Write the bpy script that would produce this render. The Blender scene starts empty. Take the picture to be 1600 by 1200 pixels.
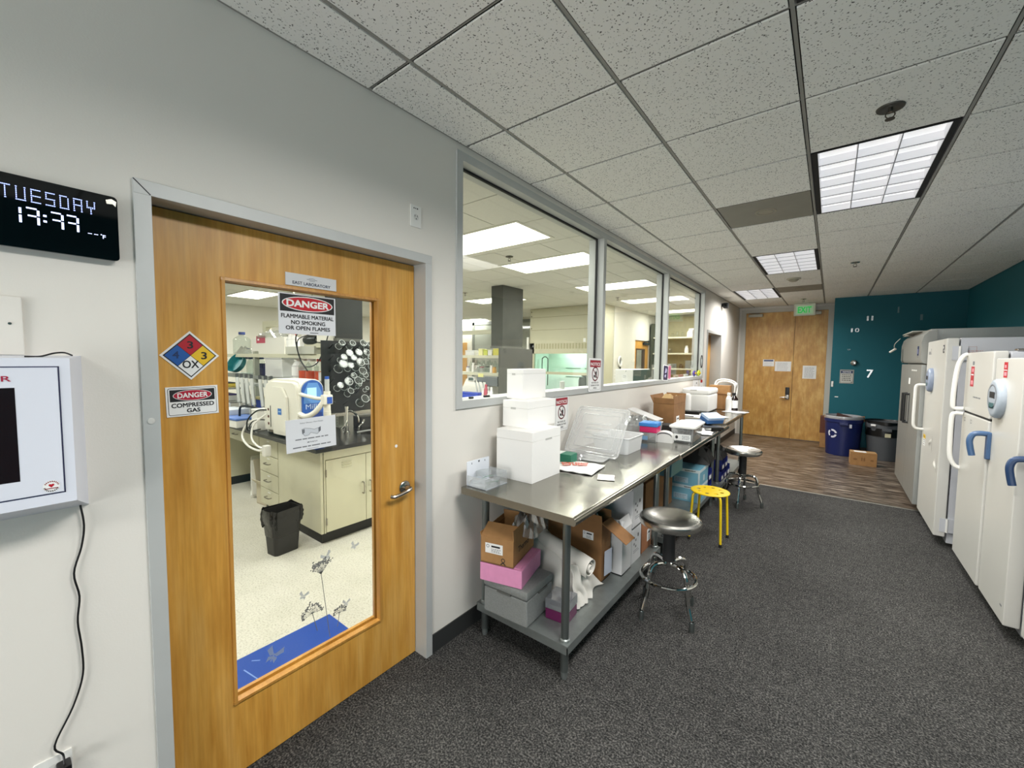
import bpy, bmesh, math, random
from mathutils import Vector, Matrix
random.seed(7)
SC = bpy.context.scene
COL = SC.collection
PI = math.pi

# ------------------------------------------------------------------ camera
F_PX = 640.2
yaw, pitch, roll = 0.6609, 0.06105, 0.01065
cy, sy, cp, sp = math.cos(yaw), math.sin(yaw), math.cos(pitch), math.sin(pitch)
fwd = Vector((-sy * cp, cy * cp, -sp))
r0 = Vector((cy, sy, 0)); u0 = r0.cross(fwd)
right = math.cos(roll) * r0 + math.sin(roll) * u0
up = -math.sin(roll) * r0 + math.cos(roll) * u0
cam_data = bpy.data.cameras.new('camera')
cam_data.sensor_fit = 'HORIZONTAL'; cam_data.sensor_width = 36.0
cam_data.lens = F_PX / 1600 * 36.0
cam_data.clip_start = 0.02; cam_data.clip_end = 60
cam = bpy.data.objects.new('camera', cam_data); COL.objects.link(cam)
mw = Matrix((right, up, -fwd)).transposed().to_4x4()
mw.translation = Vector((0, 0, 1.61))
cam.matrix_world = mw
SC.camera = cam

# ------------------------------------------------------------------ world, exposure, room lights
w = bpy.data.worlds.new('world'); SC.world = w; w.use_nodes = True
w.node_tree.nodes['Background'].inputs[0].default_value = (0.75, 0.8, 0.85, 1)
w.node_tree.nodes['Background'].inputs[1].default_value = 0.02
SC.view_settings.view_transform = 'Standard'
SC.view_settings.look = 'None'
SC.view_settings.gamma = 1.0
SC.view_settings.exposure = 0.40
try: SC.view_settings.use_curve_mapping = False
except Exception: pass
try:
    SC.cycles.use_denoising = True
    SC.cycles.max_bounces = 10; SC.cycles.diffuse_bounces = 5; SC.cycles.glossy_bounces = 4
    SC.cycles.transmission_bounces = 8; SC.cycles.transparent_max_bounces = 16
    SC.cycles.caustics_reflective = False; SC.cycles.caustics_refractive = False
    SC.cycles.sample_clamp_indirect = 6.0
except Exception: pass

CEIL = 2.775
CORR_W = 36.0        # corridor troffer power
LAB_W = 33.0         # lab troffer power
def area_lamp(name, loc, sx, sy_, power, color, spread):
    l = bpy.data.lights.new(name, 'AREA'); l.shape = 'RECTANGLE'; l.size = sx; l.size_y = sy_
    l.energy = power; l.color = color; l.spread = math.radians(spread)
    o = bpy.data.objects.new(name, l); COL.objects.link(o); o.location = loc
    o.visible_camera = False
    return o
# ceiling grid, measured: 0.605 m square tiles
GX0, GY0, GS = -1.367, 1.080, 0.606
def gx(i): return GX0 + GS * i
def gy(j): return GY0 + 0.604 * j
CORR_LIGHTS = [(2, 3), (1, 7), (0, 11), (2, -1), (2, -6)]      # first grid cell (i, j); each light covers j and j+1
for (i, j) in CORR_LIGHTS:
    area_lamp('troffer_lamp', (gx(i) + GS / 2, gy(j) + GS, CEIL - 0.012), 0.50, 1.08, CORR_W * (1.35 if j == -1 else 1.0), (1.0, 0.975, 0.94), 158)
# added unseen lobby lamp behind the camera, tilted up to brighten the ceiling
fill = area_lamp('back_fill_lamp', (0.0, -4.05, 1.45), 2.9, 2.3, 125.0, (1.0, 0.985, 0.965), 180)
fill.rotation_euler = (math.radians(112), 0, 0)
LAB_LIGHTS = [(-2.75, 3.10), (-2.75, 4.30), (-2.75, 6.17), (-2.75, 7.98), (-2.75, 10.08), (-2.75, 0.7),
              (-5.35, 6.30), (-5.35, 3.1), (-5.35, 0.7), (-5.35, 9.7), (-6.5, 3.2), (-8.72, 3.2), (-8.72, 6.3), (-8.72, 9.2), (-8.0, 0.7)]
for (x, y) in LAB_LIGHTS:
    area_lamp('lab_troffer_lamp', (x, y, CEIL - 0.012), 1.16, 0.55, LAB_W, (1.0, 0.995, 0.975), 180)

# ------------------------------------------------------------------ materials
def lin(h):
    h = h.lstrip('#'); v = [int(h[i:i + 2], 16) / 255 for i in (0, 2, 4)]
    return tuple(c / 12.92 if c <= 0.04045 else ((c + 0.055) / 1.055) ** 2.4 for c in v) + (1.0,)
MATS = {}
def mat(name, hexc='#cccccc', rough=0.5, metal=0.0, var=0.0, vscale=8.0, bump=0.0, bscale=60.0, emit=None, estr=0.0, spec=0.5, stretch=None, alpha=1.0, coat=0.0, aniso=0.0):
    if name in MATS: return MATS[name]
    m = bpy.data.materials.new(name); m.use_nodes = True
    nt = m.node_tree; b = nt.nodes['Principled BSDF']
    col = lin(hexc)
    b.inputs['Base Color'].default_value = col
    b.inputs['Roughness'].default_value = rough
    b.inputs['Metallic'].default_value = metal
    b.inputs['Specular IOR Level'].default_value = spec
    b.inputs['Coat Weight'].default_value = coat
    if alpha < 1: b.inputs['Alpha'].default_value = alpha
    if emit:
        b.inputs['Emission Color'].default_value = lin(emit); b.inputs['Emission Strength'].default_value = estr
    if var or bump:
        tc = nt.nodes.new('ShaderNodeTexCoord'); mp = nt.nodes.new('ShaderNodeMapping')
        nt.links.new(tc.outputs['Object'], mp.inputs['Vector'])
        if stretch: mp.inputs['Scale'].default_value = stretch
    if var:
        n = nt.nodes.new('ShaderNodeTexNoise'); n.inputs['Scale'].default_value = vscale; n.inputs['Detail'].default_value = 5
        nt.links.new(mp.outputs['Vector'], n.inputs['Vector'])
        cr = nt.nodes.new('ShaderNodeValToRGB')
        cr.color_ramp.elements[0].position = 0.3; cr.color_ramp.elements[1].position = 0.7
        cr.color_ramp.elements[0].color = tuple(c * (1 - var) for c in col[:3]) + (1,)
        cr.color_ramp.elements[1].color = tuple(min(1, c * (1 + var)) for c in col[:3]) + (1,)
        nt.links.new(n.outputs['Fac'], cr.inputs['Fac']); nt.links.new(cr.outputs['Color'], b.inputs['Base Color'])
    if bump:
        n2 = nt.nodes.new('ShaderNodeTexNoise'); n2.inputs['Scale'].default_value = bscale; n2.inputs['Detail'].default_value = 4
        nt.links.new(mp.outputs['Vector'], n2.inputs['Vector'])
        bp = nt.nodes.new('ShaderNodeBump'); bp.inputs['Strength'].default_value = bump; bp.inputs['Distance'].default_value = 0.01
        nt.links.new(n2.outputs['Fac'], bp.inputs['Height']); nt.links.new(bp.outputs['Normal'], b.inputs['Normal'])
    MATS[name] = m
    return m
def glass_mat(name, tint='#ffffff', base=0.04, edge=0.5, power=3.0, gloss_rough=0.02, milk=0.0, milkcol='#ffffff'):
    """thin clear sheet: transparent, with a Fresnel reflection and optionally a milky body"""
    if name in MATS: return MATS[name]
    m = bpy.data.materials.new(name); m.use_nodes = True; nt = m.node_tree; nt.nodes.clear()
    out = nt.nodes.new('ShaderNodeOutputMaterial')
    tr = nt.nodes.new('ShaderNodeBsdfTransparent'); tr.inputs[0].default_value = lin(tint)
    gl = nt.nodes.new('ShaderNodeBsdfGlossy'); gl.inputs['Roughness'].default_value = gloss_rough
    lw = nt.nodes.new('ShaderNodeLayerWeight'); lw.inputs[0].default_value = 0.5
    pw = nt.nodes.new('ShaderNodeMath'); pw.operation = 'POWER'; pw.inputs[1].default_value = power
    mr = nt.nodes.new('ShaderNodeMapRange'); mr.inputs['To Min'].default_value = base; mr.inputs['To Max'].default_value = edge
    mx = nt.nodes.new('ShaderNodeMixShader')
    nt.links.new(lw.outputs['Facing'], pw.inputs[0]); nt.links.new(pw.outputs[0], mr.inputs['Value'])
    nt.links.new(mr.outputs[0], mx.inputs[0])
    body = tr.outputs[0]
    if milk > 0:
        df = nt.nodes.new('ShaderNodeBsdfDiffuse'); df.inputs[0].default_value = lin(milkcol)
        m2 = nt.nodes.new('ShaderNodeMixShader'); m2.inputs[0].default_value = milk
        nt.links.new(tr.outputs[0], m2.inputs[1]); nt.links.new(df.outputs[0], m2.inputs[2]); body = m2.outputs[0]
    nt.links.new(body, mx.inputs[1]); nt.links.new(gl.outputs[0], mx.inputs[2])
    nt.links.new(mx.outputs[0], out.inputs['Surface'])
    MATS[name] = m
    return m
def node_mat(name, build):
    if name in MATS: return MATS[name]
    m = bpy.data.materials.new(name); m.use_nodes = True
    build(m.node_tree, m.node_tree.nodes['Principled BSDF']); MATS[name] = m
    return m
def ramp(nt, stops):
    cr = nt.nodes.new('ShaderNodeValToRGB'); e = cr.color_ramp.elements
    while len(e) < len(stops): e.new(0.5)
    for k, (p, c) in enumerate(stops): e[k].position = p; e[k].color = c if not isinstance(c, str) else lin(c)
    return cr
def coords(nt, scale=(1, 1, 1), rot=(0, 0, 0)):
    tc = nt.nodes.new('ShaderNodeTexCoord'); mp = nt.nodes.new('ShaderNodeMapping')
    mp.inputs['Scale'].default_value = scale; mp.inputs['Rotation'].default_value = rot
    nt.links.new(tc.outputs['Object'], mp.inputs['Vector']); return mp.outputs['Vector']
def noise(nt, vec, scale, detail=4, rough=0.5):
    n = nt.nodes.new('ShaderNodeTexNoise'); n.inputs['Scale'].default_value = scale; n.inputs['Detail'].default_value = detail; n.inputs['Roughness'].default_value = rough
    nt.links.new(vec, n.inputs['Vector']); return n.outputs['Fac']
def add_bump(nt, b, h, strength, dist=0.01):
    bp = nt.nodes.new('ShaderNodeBump'); bp.inputs['Strength'].default_value = strength; bp.inputs['Distance'].default_value = dist
    nt.links.new(h, bp.inputs['Height']); nt.links.new(bp.outputs['Normal'], b.inputs['Normal'])
def mixc(nt, f, a, b_, mode='MIX'):
    mx = nt.nodes.new('ShaderNodeMix'); mx.data_type = 'RGBA'; mx.blend_type = mode
    for s, v in ((0, f), (6, a), (7, b_)):
        if isinstance(v, (int, float)): mx.inputs[s].default_value = v
        elif isinstance(v, tuple): mx.inputs[s].default_value = v
        else: nt.links.new(v, mx.inputs[s])
    return mx.outputs[2]

def _tile(nt, b):
    v = coords(nt)
    vo = nt.nodes.new('ShaderNodeTexVoronoi'); vo.inputs['Scale'].default_value = 95; vo.inputs['Randomness'].default_value = 1
    d = nt.nodes.new('ShaderNodeVectorMath'); d.operation = 'ADD'
    n3 = nt.nodes.new('ShaderNodeTexNoise'); n3.inputs['Scale'].default_value = 55; nt.links.new(v, n3.inputs['Vector'])
    sc_ = nt.nodes.new('ShaderNodeVectorMath'); sc_.operation = 'SCALE'; sc_.inputs['Scale'].default_value = 0.02
    nt.links.new(n3.outputs['Color'], sc_.inputs[0]); nt.links.new(v, d.inputs[0]); nt.links.new(sc_.outputs[0], d.inputs[1])
    nt.links.new(d.outputs[0], vo.inputs['Vector'])
    r = ramp(nt, [(0.18, '#5f5e58'), (0.34, '#efeee9')]); nt.links.new(vo.outputs['Distance'], r.inputs['Fac'])
    big = noise(nt, v, 60, 3)
    gate = ramp(nt, [(0.42, (0, 0, 0, 1)), (0.52, (1, 1, 1, 1))]); nt.links.new(big, gate.inputs['Fac'])
    c = mixc(nt, gate.outputs['Color'], lin('#efeee8'), r.outputs['Color'])
    nt.links.new(c, b.inputs['Base Color']); b.inputs['Roughness'].default_value = 0.95; b.inputs['Specular IOR Level'].default_value = 0.1
def _carpet(nt, b):
    v = coords(nt)
    a = noise(nt, v, 120, 3, 0.7); c = noise(nt, v, 22, 4, 0.6); g = noise(nt, v, 1.6, 3)
    r = ramp(nt, [(0.36, '#191919'), (0.5, '#3f3f3e'), (0.64, '#73716e')])
    mx = nt.nodes.new('ShaderNodeMath'); mx.operation = 'MULTIPLY_ADD'; mx.inputs[1].default_value = 0.85
    m2 = nt.nodes.new('ShaderNodeMath'); m2.operation = 'MULTIPLY'; m2.inputs[1].default_value = 0.15
    nt.links.new(c, m2.inputs[0]); nt.links.new(a, mx.inputs[0]); nt.links.new(m2.outputs[0], mx.inputs[2])
    nt.links.new(mx.outputs[0], r.inputs['Fac'])
    gr = ramp(nt, [(0.3, (0.82, 0.82, 0.82, 1)), (0.7, (1.05, 1.05, 1.05, 1))]); nt.links.new(g, gr.inputs['Fac'])
    nt.links.new(mixc(nt, 1.0, r.outputs['Color'], gr.outputs['Color'], 'MULTIPLY'), b.inputs['Base Color'])
    b.inputs['Roughness'].default_value = 1.0; b.inputs['Specular IOR Level'].default_value = 0.05
    add_bump(nt, b, mx.outputs[0], 0.8, 0.012)
def _vinyl(nt, b):
    v = coords(nt, (1.6, 9, 1)); a = noise(nt, v, 2.2, 8, 0.62)
    v2 = coords(nt, (1, 1, 1)); g = noise(nt, v2, 1.4, 3)
    r = ramp(nt, [(0.36, '#2c231b'), (0.5, '#63564a'), (0.66, '#a39585')]); nt.links.new(a, r.inputs['Fac'])
    br = nt.nodes.new('ShaderNodeTexBrick'); br.inputs['Scale'].default_value = 1.0; br.inputs['Brick Width'].default_value = 1.2; br.inputs['Row Height'].default_value = 0.18
    br.inputs['Mortar Size'].default_value = 0.0025; br.inputs['Color1'].default_value = (1, 1, 1, 1); br.inputs['Color2'].default_value = (0.8, 0.8, 0.8, 1); br.inputs['Mortar'].default_value = (0.4, 0.4, 0.4, 1)
    nt.links.new(v2, br.inputs['Vector'])
    c = mixc(nt, 1.0, r.outputs['Color'], br.outputs['Color'], 'MULTIPLY')
    gr = ramp(nt, [(0.35, (0.75, 0.75, 0.75, 1)), (0.65, (1.1, 1.1, 1.1, 1))]); nt.links.new(g, gr.inputs['Fac'])
    nt.links.new(mixc(nt, 1.0, c, gr.outputs['Color'], 'MULTIPLY'), b.inputs['Base Color'])
    b.inputs['Roughness'].default_value = 0.32
def _wood(nt, b, c0='#bb8434', c1='#cc9845', c2='#d6a75a', sc=(6, 6, 0.7)):
    v = coords(nt, sc); a = noise(nt, v, 3.0, 8, 0.6)
    v2 = coords(nt, (60, 60, 2.2)); f = noise(nt, v2, 2.0, 3)
    v3 = coords(nt, (2.2, 2.2, 1.0)); blot = noise(nt, v3, 2.0, 3)
    r = ramp(nt, [(0.3, c0), (0.5, c1), (0.72, c2)]); nt.links.new(a, r.inputs['Fac'])
    fr = ramp(nt, [(0.35, (0.90, 0.88, 0.85, 1)), (0.65, (1.04, 1.04, 1.04, 1))]); nt.links.new(f, fr.inputs['Fac'])
    c = mixc(nt, 1.0, r.outputs['Color'], fr.outputs['Color'], 'MULTIPLY')
    br = ramp(nt, [(0.35, (0.92, 0.90, 0.88, 1)), (0.65, (1.05, 1.05, 1.05, 1))]); nt.links.new(blot, br.inputs['Fac'])
    nt.links.new(mixc(nt, 1.0, c, br.outputs['Color'], 'MULTIPLY'), b.inputs['Base Color'])
    b.inputs['Roughness'].default_value = 0.38
def _vct(nt, b):
    v = coords(nt); a = noise(nt, v, 90, 3); g = noise(nt, v, 6, 4)
    r = ramp(nt, [(0.34, '#a9a59a'), (0.46, '#c4c1b6'), (0.7, '#cdcac0')]); nt.links.new(a, r.inputs['Fac'])
    gr = ramp(nt, [(0.3, (0.94, 0.94, 0.93, 1)), (0.7, (1.02, 1.02, 1.02, 1))]); nt.links.new(g, gr.inputs['Fac'])
    ch = nt.nodes.new('ShaderNodeTexChecker'); ch.inputs['Scale'].default_value = 1 / 0.305
    ch.inputs['Color1'].default_value = (1, 1, 1, 1); ch.inputs['Color2'].default_value = (0.97, 0.97, 0.96, 1); nt.links.new(v, ch.inputs['Vector'])
    c = mixc(nt, 1.0, r.outputs['Color'], gr.outputs['Color'], 'MULTIPLY')
    nt.links.new(mixc(nt, 1.0, c, ch.outputs['Color'], 'MULTIPLY'), b.inputs['Base Color'])
    b.inputs['Roughness'].default_value = 0.35
def _steel_top(nt, b):
    b.inputs['Base Color'].default_value = lin('#979489'); b.inputs['Metallic'].default_value = 1.0; b.inputs['Roughness'].default_value = 0.2
    v = coords(nt); a = noise(nt, v, 2.0, 2); f = noise(nt, coords(nt, (4, 60, 4)), 3, 3)
    rr = ramp(nt, [(0.3, (0.15, 0.15, 0.15, 1)), (0.7, (0.26, 0.26, 0.26, 1))]); nt.links.new(f, rr.inputs['Fac']); nt.links.new(rr.outputs['Color'], b.inputs['Roughness'])
    add_bump(nt, b, a, 0.35, 0.02)
def _brushed(nt, b, c='#a3a49f', r0=0.28, r1=0.42):
    b.inputs['Base Color'].default_value = lin(c); b.inputs['Metallic'].default_value = 0.9
    f = noise(nt, coords(nt, (40, 40, 1.5)), 3, 4)
    rr = ramp(nt, [(0.3, (r0, r0, r0, 1)), (0.7, (r1, r1, r1, 1))]); nt.links.new(f, rr.inputs['Fac']); nt.links.new(rr.outputs['Color'], b.inputs['Roughness'])
def _wall(nt, b, c='#dcd8d0'):
    b.inputs['Base Color'].default_value = lin(c); b.inputs['Roughness'].default_value = 0.62; b.inputs['Specular IOR Level'].default_value = 0.35
    v = coords(nt); add_bump(nt, b, noise(nt, v, 180, 3), 0.06, 0.004)
def _foam(nt, b):
    v = coords(nt); vo = nt.nodes.new('ShaderNodeTexVoronoi'); vo.inputs['Scale'].default_value = 220; nt.links.new(v, vo.inputs['Vector'])
    b.inputs['Base Color'].default_value = lin('#eae9e5'); b.inputs['Roughness'].default_value = 0.8
    add_bump(nt, b, vo.outputs['Distance'], 0.15, 0.003)
def _card(nt, b, c='#a47a4c'):
    col = lin(c); v = coords(nt); a = noise(nt, v, 14, 5)
    r = ramp(nt, [(0.3, tuple(x * 0.88 for x in col[:3]) + (1,)), (0.7, tuple(x * 1.08 for x in col[:3]) + (1,))]); nt.links.new(a, r.inputs['Fac'])
    nt.links.new(r.outputs['Color'], b.inputs['Base Color']); b.inputs['Roughness'].default_value = 0.85

TILE = node_mat('acoustic_tile', _tile)
CARPET = node_mat('grey_loop_carpet', _carpet)
VINYL = node_mat('wood_look_vinyl', _vinyl)
MAPLE = node_mat('honey_maple', _wood)
MAPLE_BEAD = node_mat('maple_bead', lambda nt, b: _wood(nt, b, '#b07a36', '#bf8a40', '#cb994f'))
BIRCH = node_mat('flame_birch', lambda nt, b: _wood(nt, b, '#b48440', '#c6984f', '#dab36c', (4, 4, 1.6)))
VCT = node_mat('lab_floor_tile', _vct)
STEELTOP = node_mat('steel_worktop', _steel_top)
BRUSHED = node_mat('brushed_steel', lambda nt, b: (_brushed(nt, b, '#9fa19d', 0.34, 0.46), setattr(b.inputs['Metallic'], 'default_value', 0.55)))
WALLP = node_mat('wall_paint', _wall)
LABWALL = node_mat('lab_wall_paint', lambda nt, b: _wall(nt, b, '#d6d3c8'))
TEAL = node_mat('teal_paint', lambda nt, b: _wall(nt, b, '#0f5a66'))
FOAM = node_mat('white_foam', _foam)
CARD = node_mat('cardboard', _card)
CARD2 = node_mat('cardboard_dark', lambda nt, b: _card(nt, b, '#86603a'))
CARD3 = node_mat('cardboard_red', lambda nt, b: _card(nt, b, '#9a6644'))
CARDL = node_mat('cardboard_light', lambda nt, b: _card(nt, b, '#c09a62'))
GRID = mat('grid_metal', '#8f8e88', 0.6)
PLENUM = mat('plenum_dark', '#141413', 0.9)
FRAME = mat('frame_grey', '#b9bbb9', 0.45, 0.15, var=0.04, vscale=4)
BASEB = mat('rubber_base', '#2c2d2d', 0.55)
GALV = mat('galvanised', '#8e9492', 0.42, 0.75, var=0.08, vscale=20)
LEGM = mat('leg_steel', '#7d8482', 0.28, 0.85)
CHROME = mat('chrome', '#d5d5d2', 0.07, 1.0)
SATIN = mat('satin_nickel', '#a19d95', 0.25, 1.0)
SEATM = mat('polished_steel', '#c8c6c0', 0.26, 1.0, bump=0.05, bscale=6)
BLACK = mat('black_plastic', '#0c0c0d', 0.35)
BLACKM = mat('black_matte', '#111112', 0.7)
GLOSSB = mat('black_gloss', '#030304', 0.05, coat=0.3)
WHITE = mat('white_paint', '#e4e4e2', 0.4)
WHITEP = mat('white_plastic', '#e2e1dc', 0.35)
CREAM = mat('cream_enamel', '#c8c5ac', 0.4, var=0.03)
CREAMP = mat('cream_plastic', '#e2e0d6', 0.4)
PAPER = mat('paper', '#e8e8e6', 0.8)
INK = mat('ink', '#141416', 0.6)
GREYINK = mat('grey_ink', '#77797c', 0.7)
RED = mat('sign_red', '#b01024', 0.45)
DKRED = mat('dark_red', '#7d1822', 0.5)
BLUE = mat('sign_blue', '#17549f', 0.45)
YEL = mat('sign_yellow', '#e2b823', 0.45)
YPAINT = mat('yellow_paint', '#e6c51f', 0.3)
FRZ = mat('fridge_enamel', '#c3c2bc', 0.32, var=0.015, vscale=2)
FRZ2 = mat('fridge_enamel_cool_lit', '#bbbdc2', 0.35)  # cooler enamel copy; the bluish light on cabinet sides is painted in
EPOXY = mat('black_epoxy', '#070708', 0.25)
PINK = mat('pink_foam', '#d88fb6', 0.75, var=0.04, vscale=30)
GFOAM = mat('grey_foam', '#7c7f7d', 0.9, var=0.10, vscale=120, bump=0.2, bscale=200)
NAVY = mat('navy_plastic', '#142056', 0.4)
ROYAL = mat('royal_blue', '#1c3fb0', 0.4)
BINGREY = mat('bin_grey', '#4c4f53', 0.5)
HBLUE = mat('handle_blue', '#3b5a80', 0.4)
HBLUE2 = mat('handle_navy', '#213a5e', 0.4)
GLASS = glass_mat('window_glass', '#fafcf9', 0.03, 0.75, 4.0)
CLEARP = glass_mat('clear_plastic', '#f4f6f6', 0.10, 0.75, 2.0, 0.08, milk=0.12)
LIDP = glass_mat('lid_plastic', '#fafbfb', 0.06, 0.55, 2.0, 0.15, milk=0.22)
MILKP = glass_mat('frosted_plastic', '#f0f2f2', 0.06, 0.5, 2.0, 0.2, milk=0.55)
LABGLASS = glass_mat('labware_glass', '#eef2f0', 0.02, 0.32, 2.2, 0.08, milk=0.02)
WRAP = glass_mat('plastic_wrap', '#e8eaea', 0.18, 0.8, 1.5, 0.12, milk=0.10)

# ------------------------------------------------------------------ mesh helpers
class MB:
    def __init__(s, M=None):
        s.bm = bmesh.new(); s.mats = []; s.M = M or Matrix.Identity(4); s.cur = None
    def _mi(s, m):
        if m not in s.mats: s.mats.append(m)
        return s.mats.index(m)
    def v(s, p): return s.bm.verts.new(s.M @ Vector(p))
    def face(s, pts, m=None):
        vs = [s.v(p) for p in pts]
        try: f = s.bm.faces.new(vs)
        except ValueError: return None
        f.material_index = s._mi(m); return f
    def box(s, x0, y0, z0, x1, y1, z1, m=None, bev=0.0, seg=2, rz=0.0, taper=1.0):
        cx, cy_ = (x0 + x1) / 2, (y0 + y1) / 2
        def P(x, y, z):
            if z == z0 and taper != 1.0: x = cx + (x - cx) * taper; y = cy_ + (y - cy_) * taper
            if rz:
                dx, dy = x - cx, y - cy_; c, n = math.cos(rz), math.sin(rz)
                x, y = cx + dx * c - dy * n, cy_ + dx * n + dy * c
            return (x, y, z)
        vs = [s.v(P(*p)) for p in ((x0, y0, z0), (x1, y0, z0), (x1, y1, z0), (x0, y1, z0), (x0, y0, z1), (x1, y0, z1), (x1, y1, z1), (x0, y1, z1))]
        fs = []
        mi = s._mi(m)
        for q in ((3, 2, 1, 0), (4, 5, 6, 7), (0, 1, 5, 4), (1, 2, 6, 5), (2, 3, 7, 6), (3, 0, 4, 7)):
            f = s.bm.faces.new([vs[k] for k in q]); f.material_index = mi; fs.append(f)
        if bev > 0:
            es = list({e for f in fs for e in f.edges})
            bmesh.ops.bevel(s.bm, geom=es, offset=bev, segments=seg, affect='EDGES', profile=0.5)
        return s
    def prism(s, poly, o, u, v, d, m=None, m2=None):
        """poly in (u, v) extruded by vector d from origin o"""
        o, u, v, d = map(Vector, (o, u, v, d)); n = len(poly)
        a = [s.v(o + u * p[0] + v * p[1]) for p in poly]; b = [s.v(o + u * p[0] + v * p[1] + d) for p in poly]
        mi = s._mi(m); mi2 = s._mi(m2 or m)
        f = s.bm.faces.new(a); f.material_index = mi2
        f = s.bm.faces.new(b[::-1]); f.material_index = mi2
        for k in range(n):
            f = s.bm.faces.new([a[k], b[k], b[(k + 1) % n], a[(k + 1) % n]]); f.material_index = mi
        return s
    def plate(s, outer, holes, z0, z1, m=None):
        """flat plate with round holes, outlines as lists of (x, y)"""
        mi = s._mi(m)
        for z, flip in ((z0, True), (z1, False)):
            es = []
            for loop in [outer] + holes:
                vs = [s.v((x, y, z)) for x, y in loop]
                es += [s.bm.edges.new((vs[k], vs[(k + 1) % len(vs)])) for k in range(len(vs))]
            r = bmesh.ops.triangle_fill(s.bm, use_beauty=True, use_dissolve=False, edges=es)
            for g in r['geom']:
                if isinstance(g, bmesh.types.BMFace): g.material_index = mi
        for loop in [outer] + holes:
            for k in range(len(loop)):
                (xa, ya), (xb, yb) = loop[k], loop[(k + 1) % len(loop)]
                s.face([(xa, ya, z0), (xb, yb, z0), (xb, yb, z1), (xa, ya, z1)], m)
        return s
    def lathe(s, prof, o=(0, 0, 0), axis=(0, 0, 1), seg=24, m=None, mats=None, sx=1.0, sy=1.0):
        ax = Vector(axis).normalized(); o = Vector(o)
        t = Vector((1, 0, 0)) if abs(ax.x) < 0.9 else Vector((0, 1, 0))
        e1 = (t - ax * t.dot(ax)).normalized(); e2 = ax.cross(e1)
        rings = []
        for r, z in prof:
            if r < 1e-6: rings.append([s.v(o + ax * z)])
            else: rings.append([s.v(o + ax * z + e1 * (r * sx * math.cos(2 * PI * k / seg)) + e2 * (r * sy * math.sin(2 * PI * k / seg))) for k in range(seg)])
        for i in range(len(rings) - 1):
            a, b = rings[i], rings[i + 1]; mi = s._mi((mats[i] if mats else None) or m)
            for k in range(seg):
                k2 = (k + 1) % seg
                if len(a) == 1 and len(b) == 1: continue
                if len(a) == 1: f = s.bm.faces.new([a[0], b[k2], b[k]][::-1])
                elif len(b) == 1: f = s.bm.faces.new([a[k], a[k2], b[0]])
                else: f = s.bm.faces.new([a[k], a[k2], b[k2], b[k]])
                f.material_index = mi
        return s
    def cyl(s, p0, p1, r, r1=None, seg=16, m=None):
        d = Vector(p1) - Vector(p0); L = d.length; r1 = r if r1 is None else r1
        return s.lathe([(0, 0), (r, 0), (r1, L), (0, L)], p0, d, seg, m)
    def tube(s, pts, r, seg=8, m=None, sub=6, closed=False, caps=True):
        P = [Vector(p) for p in pts]
        if sub > 1 and len(P) > 2:
            Q = []; n = len(P)
            for i in range(n if closed else n - 1):
                p0 = P[i - 1] if (i > 0 or closed) else P[0]; p1 = P[i]; p2 = P[(i + 1) % n]
                p3 = P[(i + 2) % n] if (closed or i + 2 < n) else P[-1]
                for k in range(sub):
                    t = k / sub
                    Q.append(0.5 * ((2 * p1) + (p2 - p0) * t + (2 * p0 - 5 * p1 + 4 * p2 - p3) * t * t + (3 * p1 - p0 - 3 * p2 + p3) * t ** 3))
            if not closed: Q.append(P[-1])
            P = Q
        n = len(P); mi = s._mi(m)
        T = []
        for i in range(n):
            a = P[i - 1] if (i > 0 or closed) else P[i]; b = P[(i + 1) % n] if (i < n - 1 or closed) else P[i]
            t = (b - a); T.append(t.normalized() if t.length > 1e-9 else Vector((0, 0, 1)))
        ref = Vector((0, 0, 1)) if abs(T[0].z) < 0.9 else Vector((1, 0, 0))
        e = (ref - T[0] * ref.dot(T[0])).normalized(); rings = []
        for i in range(n):
            e = (e - T[i] * e.dot(T[i])); e = e.normalized() if e.length > 1e-6 else T[i].orthogonal().normalized()
            f2 = T[i].cross(e)
            rings.append([s.v(P[i] + e * (r * math.cos(2 * PI * k / seg)) + f2 * (r * math.sin(2 * PI * k / seg))) for k in range(seg)])
        for i in range(n if closed else n - 1):
            a, b = rings[i], rings[(i + 1) % n]
            for k in range(seg):
                f = s.bm.faces.new([a[k], a[(k + 1) % seg], b[(k + 1) % seg], b[k]]); f.material_index = mi
        if caps and not closed:
            for rg in (rings[0][::-1], rings[-1]):
                f = s.bm.faces.new(rg); f.material_index = mi
        return s
    def grid(s, fn, nu, nv, m=None):
        vs = [[s.v(fn(i / nu, j / nv)) for j in range(nv + 1)] for i in range(nu + 1)]; mi = s._mi(m)
        for i in range(nu):
            for j in range(nv):
                f = s.bm.faces.new([vs[i][j], vs[i + 1][j], vs[i + 1][j + 1], vs[i][j + 1]]); f.material_index = mi
        return s
    def done(s, name, parent=None, m=None, loc=None, rz=0.0, smooth=35.0, solid=0.0, **tags):
        s.mats = [q or m or WHITE for q in s.mats] or [m or WHITE]
        bmesh.ops.recalc_face_normals(s.bm, faces=s.bm.faces)
        if smooth:
            ca = math.radians(smooth)
            for f in s.bm.faces: f.smooth = True
            for e in s.bm.edges:
                if len(e.link_faces) == 2:
                    if e.calc_face_angle(0) > ca: e.smooth = False
                else: e.smooth = False
        me = bpy.data.meshes.new(name); s.bm.to_mesh(me); s.bm.free()
        for q in s.mats: me.materials.append(q)
        o = bpy.data.objects.new(name, me); COL.objects.link(o)
        if parent: o.parent = parent
        if loc is not None: o.location = loc
        if rz: o.rotation_euler = (0, 0, rz)
        if smooth and len(me.polygons) < 6000:
            wn_ = o.modifiers.new('weighted_normals', 'WEIGHTED_NORMAL'); wn_.keep_sharp = True; wn_.weight = 80
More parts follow.
